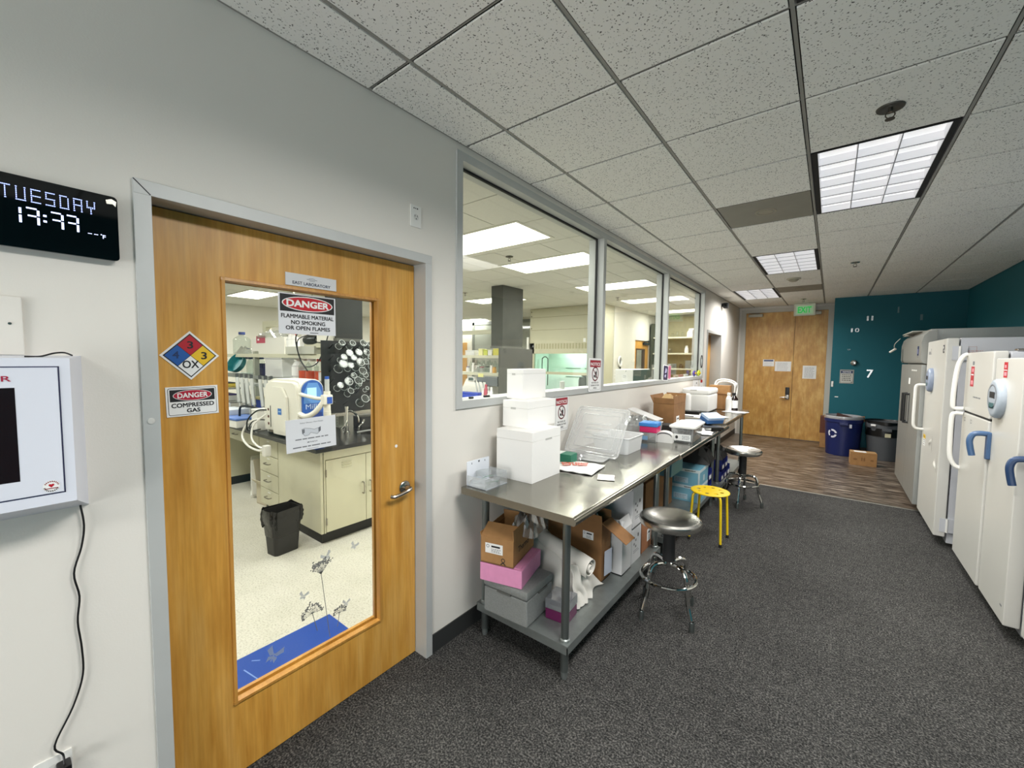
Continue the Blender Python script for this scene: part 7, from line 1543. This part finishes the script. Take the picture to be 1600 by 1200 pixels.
for k, (x, lb) in enumerate(((-7.35, 'navy capped'), (-7.12, 'second navy capped'), (-6.88, 'third navy capped'))):
    bottle('reagent_bottle', '%s clear bottle on the lower bench shelf under the big bottle' % lb, (x, 2.30, 1.337), 0.09, 0.26, LABGLASS, mat('cap_navy', '#27356e', 0.4), neck=0.6, capw=1.3)
t = thing('tube_rack', 'dark violet rack of tubes on the lower shelf left of the orange bottles', 'rack', (-6.35, 2.2, 1.337)); b = MB(); b.box(-0.3, -0.06, 0, 0.3, 0.06, 0.10, mat('violet_dark', '#262250', 0.4), bev=0.005); b.done('rack_body', t, None)
for k in range(6): b = MB(); b.cyl((-0.25 + 0.1 * k, 0, 0.10), (-0.25 + 0.1 * k, 0, 0.17), 0.022, seg=10, m=mat('violet_dark', '#262250', 0.4)); b.done('tube_cap', t, None)
t = thing('clear_container', 'frosted plastic box on the lower shelf behind the pipettes', 'container', (-5.8, 2.18, 1.337)); b = MB(); b.box(-0.26, -0.12, 0, 0.26, 0.12, 0.24, MILKP, bev=0.01); b.done('box_body', t, None); b = MB(); b.box(-0.27, -0.13, 0.24, 0.27, 0.13, 0.26, MILKP, bev=0.006); b.done('lid', t, None)
for k, (x, lab, lq, cp, lb) in enumerate(((-5.22, PAPER, None, WHITEP, 'white capped bottle with a white label on the lower shelf'), (-5.05, mat('green_label', '#9ec07a', 0.5), ORL, WHITEP, 'bottle of orange liquid with a green label, white cap'), (-4.88, mat('green_label', '#9ec07a', 0.5), ORL, WHITEP, 'second bottle of orange liquid, beside the red capped one'), (-4.66, None, ORL, mat('red_cap', '#b0392c', 0.4), 'red capped flask of orange liquid on the lower shelf'))):
    bottle('reagent_bottle', lb, (x, 2.12, 1.337), 0.075, 0.25, MILKP if lq is None else LABGLASS, cp, neck=0.5, lab=lab if lq is None else None, liquid=lq)
carton('white_box', 'small white box at the end of the lower shelf beside the orange bottles', (-4.35, 2.06, 1.337), (0.26, 0.16, 0.10), 0, mat('box_pale', '#d8d6cf', 0.6), tape=False)
for _o in set(bpy.data.objects) - _before:
    if _o.parent is None: _o.location.y += 0.27
# clutter on the bench top, left in the door view
t = thing('pipette_stand', 'grey stand of hanging pipettes on the nearer bench', 'pipette stand', (-5.42, 1.98, ZC))
b = MB(); b.box(-0.55, -0.06, 0.0, 0.55, 0.10, 0.02, SHG, bev=0.004); b.box(-0.52, 0.05, 0.02, -0.46, 0.09, 0.42, SHG); b.box(0.46, 0.05, 0.02, 0.52, 0.09, 0.42, SHG); b.box(-0.56, 0.0, 0.40, 0.56, 0.10, 0.43, SHG, bev=0.004); b.done('stand_frame', t, None)
PB = mat('pipette_grey', '#b4b6b2', 0.35)
pp = thing('pipette', 'grey handheld pipette hanging on the stand', 'pipette', (-5.86, 1.95, 0.86), 0, 'pipettes on the grey stand')
b = MB(); b.tube([(0.0, -0.02, 0.48), (0.05, -0.03, 0.36), (0.12, -0.04, 0.18)], 0.022, 8, PB, sub=3); b.tube([(0.12, -0.04, 0.18), (0.17, -0.05, 0.04)], 0.010, 8, PB, sub=1); b.done('pipette_body', pp, None)
b = MB(); b.cyl((-0.005, -0.02, 0.48), (-0.02, -0.015, 0.53), 0.016, seg=10, m=mat('plunger_dark', '#3a3c3d', 0.4)); b.done('plunger', pp, None)
pp['label'] = 'first grey pipette on the stand, by the door frame'
for k in range(1, 7): dup(pp, (-5.86 + 0.15 * k + (0.1 if k > 3 else 0), 1.95, 0.86), 0, '%s grey pipette on the stand, counted from the door frame' % ordinal(k))
t = thing('dish_rack', 'wire rack with a blue dish and tubes at the left of the bench', 'rack', (-6.35, 1.95, ZC))
b = MB()
for x in (-0.3, 0.3):
    for y in (-0.12, 0.12): b.cyl((x, y, 0), (x, y, 0.46), 0.008, seg=8, m=CHROME)
for z in (0.16, 0.34): b.tube([(-0.3, -0.12, z), (0.3, -0.12, z), (0.3, 0.12, z), (-0.3, 0.12, z)], 0.006, 6, CHROME, sub=1, closed=True)
b.done('wire_frame', t, None)
for z in (0.165, 0.345): b = MB(); b.box(-0.29, -0.11, z, 0.29, 0.11, z + 0.006, CLEARP); b.done('tray', t, None, smooth=0)
def simple_box(name, label, cat, loc, w_, d_, h, m, lidm, rz=0.0, lid=0.2, group=None):
    t = thing(name, label, cat, loc, rz, group); b = MB(); b.box(-w_ / 2, -d_ / 2, 0, w_ / 2, d_ / 2, h * (1 - lid), m, bev=0.006); b.done('box_body', t, None); b = MB(); b.box(-w_ / 2 - 0.004, -d_ / 2 - 0.004, h * (1 - lid), w_ / 2 + 0.004, d_ / 2 + 0.004, h, lidm, bev=0.008); b.done('lid', t, None); return t
VIO = mat('violet', '#4a3a78', 0.4)
simple_box('tip_box', 'violet lidded tip box in the wire rack, lower tray', 'box', (-6.4, 1.95, ZC + 0.172), 0.4, 0.18, 0.09, WHITEP, VIO); simple_box('tip_box', 'white tip box with violet lid on the upper tray of the wire rack', 'box', (-6.4, 1.95, ZC + 0.352), 0.34, 0.18, 0.06, mat('yellow_tip', '#cdb548', 0.5), BLACKM)
simple_box('sample_tray', 'white tray of sample tubes under the wire rack', 'tray', (-5.85, 1.72, ZC), 0.4, 0.12, 0.20, WHITEP, mat('frost_white', '#cfd3da', 0.5), 0, 0.3)
b = MB(); b.lathe([(0.10, 0.0), (0.13, 0.02), (0.15, 0.10), (0.145, 0.10), (0.12, 0.025), (0, 0.02)], seg=28, m=mat('teal_dish', '#2b7f86', 0.3)); b.done('teal_dish', None, None, loc=(-7.0, 2.355, 1.337 + 0.135), label='teal plastic dish propped on the lower shelf above the pipettes', cat='dish').rotation_euler = (1.1, 0, 0.3)
simple_box('bench_centrifuge', 'pale blue and grey mini centrifuge on the bench', 'centrifuge', (-5.42, 1.72, ZC), 0.30, 0.22, 0.16, mat('cfg_blue', '#8fa3c6', 0.35), mat('cfg_pale', '#cfd4dc', 0.35), 0.2, 0.4)
simple_box('bench_scale', 'white bench scale with a blue band near the door frame', 'scale', (-5.08, 1.70, ZC), 0.32, 0.24, 0.10, WHITEP, mat('scale_blue', '#5877bb', 0.4), 0.1, 0.25)
simple_box('blue_tray', 'bright blue tray behind the white scale', 'tray', (-5.9, 2.25, ZC + 0.001), 0.36, 0.18, 0.22, ROYAL, mat('yellow_sheet', '#d9cf9a', 0.6), 0, 0.12)
simple_box('frosted_tub', 'frosted square tub on the bench in front of the pipettes', 'tub', (-4.66, 1.93, ZC), 0.24, 0.22, 0.20, MILKP, MILKP, 0.1, 0.12); simple_box('frosted_tub', 'second frosted tub standing behind the bench scale', 'tub', (-5.0, 2.28, ZC), 0.3, 0.2, 0.28, MILKP, MILKP, -0.1, 0.12)
simple_box('white_bin', 'white square canister left of the water purifier', 'canister', (-4.70, 2.20, ZC), 0.24, 0.26, 0.36, WHITEP, mat('lid_royal', '#2f58c0', 0.4), 0, 0.14); simple_box('white_bin', 'lower white canister next to the water purifier', 'canister', (-4.64, 1.75, ZC), 0.14, 0.16, 0.22, WHITEP, WHITEP, 0, 0.1)
crumple('white_gloves', 'pile of white gloves on the bench edge by the door frame', 'gloves', (-5.72, 1.66, ZC + 0.001), 0.3, 0.12, 0.07, mat('glove_white', '#d5d3d4', 0.6), 71, 7)
b = MB(); b.tube([(-5.12, 1.70, ZC + 0.10), (-5.09, 1.70, ZC + 0.20), (-4.98, 1.72, ZC + 0.22), (-4.82, 1.78, ZC + 0.20)], 0.012, 8, BLACK); b.done('black_lamp_arm', None, None, label='black bent arm rising from the white bench scale', cat='arm')
# ------------------------------------------------------------------ second bench, seen through the window
bench('farther', 4.95, 6.10, -3.45, -8.5, True)
t = thing('base_cabinet', 'cream base cabinets under the farther bench', 'cabinet', (0, 0, 0)); b = MB(); b.box(-8.4, 5.0, 0.1, -4.03, 6.05, 0.815, CREAM); b.box(-4.03, 5.0, 0.1, -3.45, 6.05, 0.55, CREAM); b.done('cabinet_body', t, None, smooth=0); b = MB(); b.box(-8.4, 5.05, 0, -3.5, 6.0, 0.1, TOE); b.done('toe_kick', t, None, smooth=0)
shelf(-8.0, -4.36, 5.30, 5.62, 1.665, 'upper shelf behind the window with yellow boxes on it'); shelf(-8.0, -4.42, 5.30, 5.62, 1.365, 'lower shelf behind the window over the laboratory instruments')
b = MB(); b.box(-8.0, 5.42, 2.045, -4.30, 5.50, 2.115, SHM); b.done('service_beam', None, None, smooth=0, label='cream horizontal beam above the yellow boxes behind the window', cat='beam')
upright(-4.40, 5.42, 2.045, 'cream post carrying the beam beside the dark duct')
YB1, YB2, YB3 = mat('yellow_box', '#d9d25a', 0.5), mat('pale_yellow_box', '#e0dca0', 0.5), mat('lime_box', '#c6cc5a', 0.5)
for (x, w_, h, m_, lb) in ((-4.83, 0.10, 0.115, YB2, 'pale yellow box at the left of the yellow row on the shelf'), (-4.72, 0.09, 0.10, YB3, 'lime yellow box on the shelf behind the window'), (-4.615, 0.10, 0.09, WHITEP, 'white box between the yellow boxes on the shelf'), (-4.46, 0.17, 0.115, YB1, 'bright yellow box at the shelf end next to the dark duct')):
    simple_box('glove_box', lb, 'box', (x, 5.36, 1.667), w_, 0.10, h, m_, m_, 0, 0.15, None)
simple_box('clear_container', 'clear low box on the upper shelf left of the yellow boxes', 'container', (-5.10, 5.38, 1.667), 0.22, 0.12, 0.09, MILKP, MILKP)
crumple('plastic_bag', 'clear plastic bag heaped on the shelf end by the dark duct', 'bag', (-4.50, 5.50, 1.75), 0.25, 0.16, 0.14, WRAP, 81, 7)
for k, (x, r, h, m_, cp, lb) in enumerate(((-5.18, 0.035, 0.10, MILKP, VIO, 'violet capped tub on the lower shelf behind the window'), (-5.05, 0.028, 0.17, WHITEP, WHITEP, 'tall white bottle on the lower shelf behind the window'), (-4.95, 0.045, 0.12, CLEARP, WHITEP, 'clear jar on the lower shelf beside the tall white bottle'), (-4.84, 0.045, 0.10, CLEARP, mat('rose', '#b0485a', 0.4), 'rose capped jar on the lower shelf behind the window'), (-4.72, 0.04, 0.11, LABGLASS, BLACKM, 'black capped glass jar on the lower shelf behind the window'), (-4.62, 0.03, 0.13, WHITEP, WHITEP, 'white dropper bottle on the lower shelf behind the window'), (-4.55, 0.035, 0.10, mat('amber_yellow', '#d09a3a', 0.3), mat('amber_yellow', '#d09a3a', 0.3), 'amber yellow jar at the end of the lower shelf'))):
    bottle('jar', lb, (x, 5.36, 1.367), r, h, m_, cp, neck=0.7)
for k in range(6): crumple('labware_pile', ('first', 'second', 'third', 'fourth', 'fifth', 'sixth')[k] + ' heap of clear labware at the back of the lower shelf, from the window frame', 'labware', (-5.2 + 0.13 * k, 5.5, 1.367), 0.14, 0.1, 0.24, LABGLASS, 90 + k, 6)
t = thing('instrument', 'cream analyser with dark screen on the bench behind the window', 'instrument', (-4.86, 5.25, ZC)); b = MB(); b.prism([(0, 0), (0, 0.25), (0.10, 0.40), (0.30, 0.44), (0.30, 0)], (-0.30, -0.05, 0), (0, 1, 0), (0, 0, 1), (0.62, 0, 0), CREAMP); b.done('housing', t, None)
b = MB(); b.box(-0.02, 0.02, 0.30, 0.28, 0.06, 0.44, mat('smoke_panel', '#6d7478', 0.2)); b.done('smoked_cover', t, None); b = MB(); b.box(-0.22, 0.0, 0.36, -0.06, 0.03, 0.44, WHITEP, bev=0.005); b.box(-0.20, -0.003, 0.375, -0.08, 0.0, 0.425, mat('screen_green', '#5b6a66', 0.2)); b.done('screen', t, None)
simple_box('blue_crate', 'bright blue crate on the bench behind the window', 'crate', (-4.76, 4.97, ZC), 0.50, 0.14, 0.20, ROYAL, ROYAL, 0, 0.15); simple_box('monitor', 'dark grey tilted screen on the bench beside the analyser', 'screen', (-4.48, 5.22, ZC + 0.30), 0.26, 0.05, 0.16, mat('screen_slate', '#6b7275', 0.25), mat('screen_slate', '#6b7275', 0.25))
for k, (x, y) in enumerate(((-4.72, 5.08), (-4.64, 5.07), (-4.56, 5.08))):
    o = dup(pp, (x, y, ZC + 0.02), 0, '%s pipette standing on the bench behind the window' % ordinal(k), 'pipettes behind the window'); o.scale = (0.6, 0.6, 0.7)
for k, (x, m_, h) in enumerate(((-4.50, WHITEP, 0.28), (-4.44, mat('rose', '#b0485a', 0.4), 0.34), (-4.38, MILKP, 0.24), (-4.32, PAPER, 0.30))): bottle('squeeze_bottle', ('white', 'rose coloured', 'frosted', 'plain white tall')[k] + ' bottle on the bench in front of the drying board', (x, 5.02, ZC), 0.035, h, m_, m_, neck=0.5)
t = thing('paper_note', 'yellow note hanging from the lower shelf behind the window', 'note', (-4.80, 5.290, 1.30)); b = MB(); b.box(-0.06, -0.006, -0.05, 0.06, -0.004, 0.05, mat('note_yellow', '#e0dc90', 0.7)); b.done('note', t, None, smooth=0)
# fume hood
HD = mat('hood_cream', '#bab69e', 0.45, var=0.02)
t = thing('fume_hood', 'large cream fume hood with a green tinted opening behind the window', 'fume hood', (0, 0, 0))
hx0, hx1, hy = -5.62, -3.76, 7.90
b = MB(); b.box(hx0, hy, 1.98, hx1, hy + 0.05, CEIL - 0.002, HD); b.box(hx0, hy, 1.74, hx1, hy + 0.05, 1.98, HD); b.box(hx0, hy, 0.0, hx0 + 0.12, hy + 0.9, 1.98, HD); b.box(hx1 - 0.14, hy, 0.0, hx1, hy + 0.50, 1.98, HD); b.box(hx0, hy + 0.05, 2.0, hx0 + 0.02, hy + 0.9, CEIL - 0.002, HD); b.box(hx0, hy, 0.0, hx1, hy + 0.9, 0.82, HD); b.box(hx1 - 0.02, hy + 0.05, 1.98, hx1, hy + 0.51, CEIL - 0.002, HD); b.done('hood_body', t, None, smooth=0)
TINT = mat('hood_mint', '#dcebe3', 0.5)
b = MB(); b.box(hx0 + 0.12, hy + 0.62, 0.86, hx1 - 0.14, hy + 0.64, 1.98, TINT); b.box(hx0 + 0.12, hy + 0.05, 0.86, hx0 + 0.13, hy + 0.62, 1.98, TINT); b.box(hx1 - 0.15, hy + 0.05, 0.86, hx1 - 0.14, hy + 0.62, 1.98, TINT); b.box(hx0 + 0.12, hy + 0.05, 1.97, hx1 - 0.14, hy + 0.62, 1.98, TINT); b.box(hx0 + 0.12, hy - 0.02, 0.82, hx1 - 0.14, hy + 0.64, 0.86, EPOXY)
for x0_, x1_, z in ((-5.0, -4.6, 1.40), (-4.5, -4.1, 1.40), (-5.0, -4.5, 1.20)): b.box(x0_, hy + 0.612, z, x1_, hy + 0.62, z + 0.015, mat('slot_green', '#5d7c6c', 0.5))
b.done('work_chamber', t, None, smooth=0)
b = MB(); b.box(-5.0, hy + 0.25, 1.955, -4.3, hy + 0.4, 1.968, mat('hood_lamp_lens', '#f4fff8', 0.5, emit='#f0fff6', estr=3.0)); b.done('hood_lamp', t, None, smooth=0)
area_lamp('hood_lamp_light', (-4.65, hy + 0.32, 1.95), 0.7, 0.15, 9.0, (0.93, 1.0, 0.96), 180)
b = MB(); b.box(hx0 + 0.12, hy + 0.01, 1.27, hx1 - 0.14, hy + 0.035, 1.33, HD); b.box(hx0 + 0.12, hy + 0.018, 1.33, hx1 - 0.14, hy + 0.024, 1.74, glass_mat('sash_glass', '#eef8f3', 0.05, 0.6, 3.0)); b.done('sash', t, None, smooth=0)
p = Panel((0, hy - 0.0008, 0), **EW)
for z in (2.57, 2.28): p.rect(hx0 + 0.02, z - 0.004, hx1 - 0.02, z + 0.004, 0, mat('seam_olive', '#8c8868', 0.6))
for k in range(22): p.rect(hx0 + 0.16 + 0.075 * k, 1.85, hx0 + 0.21 + 0.075 * k, 1.97, 0, mat('slot_olive', '#a09c7c', 0.6))
for z in (2.70, 2.60, 2.32): p.ell(hx0 + 0.04, z, 0.014, 0.014, 0.0003, mat('screw_dark', '#55533f', 0.5), 10)
p.rect(hx0 + 0.07, 1.89, hx0 + 0.11, 1.93, 0, GREYINK); p.rect(-4.22, 1.99, -4.16, 2.07, 0.0003, PAPER); p.done('vent_slots', t, None, smooth=0)
b = MB(); b.tube([(-5.40, 8.1, 0.86), (-5.40, 8.1, 1.56), (-5.38, 8.1, 1.64), (-5.32, 8.1, 1.67), (-5.26, 8.1, 1.64), (-5.24, 8.1, 1.56), (-5.24, 8.1, 1.0)], 0.012, 8, mat('tube_dark', '#3c4642', 0.4), sub=4); b.done('gas_tube', t, None)
t = thing('lab_motor', 'dark round device sitting in the fume hood opening', 'device', (-4.30, 8.12, 0.861)); b = MB(); b.lathe([(0, 0), (0.11, 0), (0.12, 0.05), (0.12, 0.30), (0.10, 0.36), (0, 0.38)], seg=20, m=mat('motor_dark', '#25302c', 0.4)); b.done('motor_body', t, None); b = MB(); b.lathe([(0, 0), (0.06, 0), (0.05, 0.06), (0, 0.07)], (0, 0, 0.38), seg=16, m=BLACKM); b.done('cap', t, None)
for x, lb in ((-5.66, 'white gas pipe running up the left side of the fume hood'),):
    b = MB(); b.cyl((x, hy - 0.03, 0.0), (x, hy - 0.03, 2.12), 0.028, m=WHITEP); b.done('gas_pipe', None, None, label=lb, cat='pipe')
# wall beside the hood, with a door to the rest of the lab
t = thing('door_4', 'maple door with a bright glass pane in the cream wall of the laboratory', 'door', (-3.75, 9.65, 0), kind='structure')
b = MB(); b.box(-0.08, 0, 0, -0.03, 0.13, 2.1, MAPLE); b.box(-0.08, 0.72, 0, -0.03, 0.96, 2.1, MAPLE); b.box(-0.08, 0.13, 1.9, -0.03, 0.72, 2.1, MAPLE); b.box(-0.08, 0.13, 0, -0.03, 0.72, 0.35, MAPLE); b.done('door_leaf', t, None, smooth=0)
b = MB(); b.box(-0.10, 0.13, 0.35, -0.02, 0.16, 1.9, mat('brown_bead', '#5c4028', 0.5)); b.box(-0.10, 0.69, 0.35, -0.02, 0.72, 1.9, mat('brown_bead', '#5c4028', 0.5)); b.box(-0.10, 0.13, 1.87, -0.02, 0.72, 1.9, mat('brown_bead', '#5c4028', 0.5)); b.done('glazing_bead', t, None, smooth=0)
b = MB(); b.box(-0.06, 0.16, 0.35, -0.055, 0.69, 1.87, GLASS); b.done('pane', t, None, smooth=0)
b = MB(); b.box(-0.03, 0.55, 2.0, 0.03, 0.90, 2.06, BLACKM, bev=0.01); b.tube([(0.0, 0.6, 2.07), (0.06, 0.75, 2.1), (0.0, 0.9, 2.08)], 0.012, 6, BLACKM); b.done('door_closer', t, None)
t = thing('wall_hose', 'white ring shaped fixture with a black hose on the cream lab wall', 'wall fixture', (-3.745, 8.71, 1.58))
b = MB(); b.tube([(0.02, 0.085 * math.cos(2 * PI * k / 24), 0.10 * math.sin(2 * PI * k / 24)) for k in range(24)], 0.022, 8, WHITEP, sub=1, closed=True); b.lathe([(0, 0), (0.06, 0), (0.06, 0.01), (0, 0.012)], (0.0, 0, 0), (1, 0, 0), 20, GREYINK); b.done('ring', t, None)
b = MB(); b.tube([(0.02, 0.02, -0.12), (0.03, 0.04, -0.25), (0.05, 0.14, -0.36), (0.06, 0.30, -0.40)], 0.016, 8, BLACK); b.done('hose', t, None)
outlet((-3.7495, 8.50, 1.30), 0.10, 0.20, 'small outlet on the cream lab wall below the white ring')
# device on the window side counter
t = thing('lab_counter', 'black counter running along the inside of the window', 'counter', (0, 0, 0)); b = MB(); b.box(-2.45, 5.2, 0.88, -1.80, 8.6, 0.91, EPOXY); b.done('counter_top', t, None, smooth=0); b = MB(); b.box(-2.42, 5.25, 0.0, -1.82, 8.55, 0.88, CREAM); b.done('counter_base', t, None, smooth=0)
t = thing('incubator', 'white boxy incubator with a green side standing inside the window', 'incubator', (-2.30, 5.86, 0.912)); b = MB(); b.box(-0.28, 0.0, 0, 0.0, 0.72, 0.56, WHITEP, bev=0.008); b.done('housing', t, None); b = MB(); b.box(-0.001, 0.01, 0.01, 0.004, 0.71, 0.552, mat('dark_green', '#2c4a40', 0.3)); b.done('green_side', t, None)
p = Panel((-0.12, -0.002, 0.42), **EW); p.poly([(-0.06, 0.06), (0.02, 0.08), (0.06, -0.07), (-0.02, -0.10)], 0, PAPER); p.lines(-0.03, 0.02, [0.05, 0.035, 0.02], 0.006, 0.0004, GREYINK, 0.1); p.ell(0.01, 0.115, 0.008, 0.008, 0, GREYINK, 10); p.done('paper_note', t, None, smooth=0)
# stores of glassware on shelves at the end wall (third pane)
ts = thing('shelf_unit', 'dim wall shelves of glassware behind the third window pane', 'shelf unit', (-2.75, 10.55, 0))
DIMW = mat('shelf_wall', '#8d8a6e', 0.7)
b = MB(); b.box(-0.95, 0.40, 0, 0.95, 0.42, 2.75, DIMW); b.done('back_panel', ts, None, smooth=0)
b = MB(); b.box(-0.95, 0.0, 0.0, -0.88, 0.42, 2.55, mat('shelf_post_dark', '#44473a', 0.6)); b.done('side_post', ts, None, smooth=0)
for z in (1.42, 1.80, 2.20): b = MB(); b.box(-0.88, 0.0, z - 0.035, 0.95, 0.40, z, SHM); b.done('shelf_board', ts, None, smooth=0)
n_ = 0
for z, items in ((2.201, ((-0.45, 0.05, 0.10, LABGLASS), (-0.33, 0.05, 0.14, LABGLASS), (-0.21, 0.04, 0.12, LABGLASS), (0.0, 0.10, 0.20, WHITEP), (0.22, 0.06, 0.13, LABGLASS), (0.4, 0.05, 0.1, LABGLASS))), (1.801, ((-0.5, 0.05, 0.12, LABGLASS), (-0.1, 0.05, 0.18, MILKP), (0.03, 0.05, 0.12, LABGLASS), (0.16, 0.07, 0.15, MILKP), (0.35, 0.06, 0.16, LABGLASS))), (1.421, ((-0.5, 0.05, 0.1, MILKP), (-0.36, 0.06, 0.12, LABGLASS), (-0.22, 0.05, 0.11, BLACKM), (-0.08, 0.05, 0.1, LABGLASS), (0.06, 0.05, 0.12, MILKP), (0.2, 0.05, 0.1, LABGLASS)))):
    for k, (x, r, h, m_) in enumerate(items):
        bottle('storage_bottle', '%s bottle from the frame side on the %s of the dim wall shelves' % (ordinal(k), {2.201: 'top board', 1.801: 'middle board', 1.421: 'lowest board'}[z]), (-2.75 + x, 10.70, z), r, h, m_, m_, neck=0.55, shoulder=0.65)
# inner window sill clutter
for k, (y, m_, lb) in enumerate(((6.05, mat('pale_sill', '#c9b8b0', 0.5), 'pale trinket on the inner window sill'), (6.3, mat('rose_sill', '#b77f86', 0.5), 'rose trinket on the inner window sill'), (6.55, PAPER, 'white trinket on the inner window sill'))):
    simple_box('sill_trinket', lb, 'trinket', (-1.745, y, WB + fw), 0.03, 0.14, 0.035, m_, m_)
def bloom(label, y, m_):
    t = thing('artificial_flower', label, 'flower', (-1.66, y, WB + fw)); b = MB()
    for k in range(6): a = PI / 3 * k; b.lathe([(0, -0.02), (0.022, -0.01), (0.026, 0.008), (0, 0.02)], (0.0, 0.035 * math.cos(a), 0.05 + 0.022 * math.sin(a)), (1, 0, 0), 10, m_)
    b.done('petals', t, None); b = MB(); b.lathe([(0, 0), (0.014, 0.004), (0.012, 0.02), (0, 0.024)], (0.01, 0, 0.05), (1, 0, 0), 10, YEL); b.cyl((0, 0, 0.0), (0, 0, 0.05), 0.008, m=mat('stem_green', '#5f8a3a', 0.5)); b.done('heart', t, None)
bloom('purple flower ornament on the window sill under the third pane', 6.70, mat('purple_petal', '#5d4a94', 0.5)); bloom('lime green flower ornament on the window sill at the far corner', 6.98, mat('lime_petal', '#c8d437', 0.5))
for k, (y, w_, lb) in enumerate(((1.78, 0.03, 'small black clip on the near corner of the window sill'), (1.92, 0.05, 'dark pen lying on the near window sill'))):
    b = MB(); b.box(-1.70, y - w_ / 2, WB + fw, -1.685, y + w_ / 2, WB + fw + 0.012, BLACK, bev=0.002); b.done('sill_item', None, None, label=lb, cat='small item')
b = MB(); b.lathe([(0, 0), (0.02, 0), (0.02, 0.06), (0, 0.06)], seg=14, m=WHITEP); b.done('white_cup', None, None, loc=(-1.745, 2.92, WB + fw), label='tiny white cup on the window sill beside the leaning notice', cat='cup')
# doors and posters far in the lab
t = thing('door_5', 'pale wood door at the far wall of the laboratory', 'door', (-9.42, 9.245, 0), kind='structure'); b = MB(); b.box(-0.45, -0.03, 0, 0.45, 0.0, 2.1, mat('far_wood', '#c79a5c', 0.5)); b.done('door_leaf', t, None, smooth=0); b = MB(); b.box(-0.25, -0.034, 1.2, 0.25, -0.03, 1.9, PAPER); b.done('poster', t, None, smooth=0)
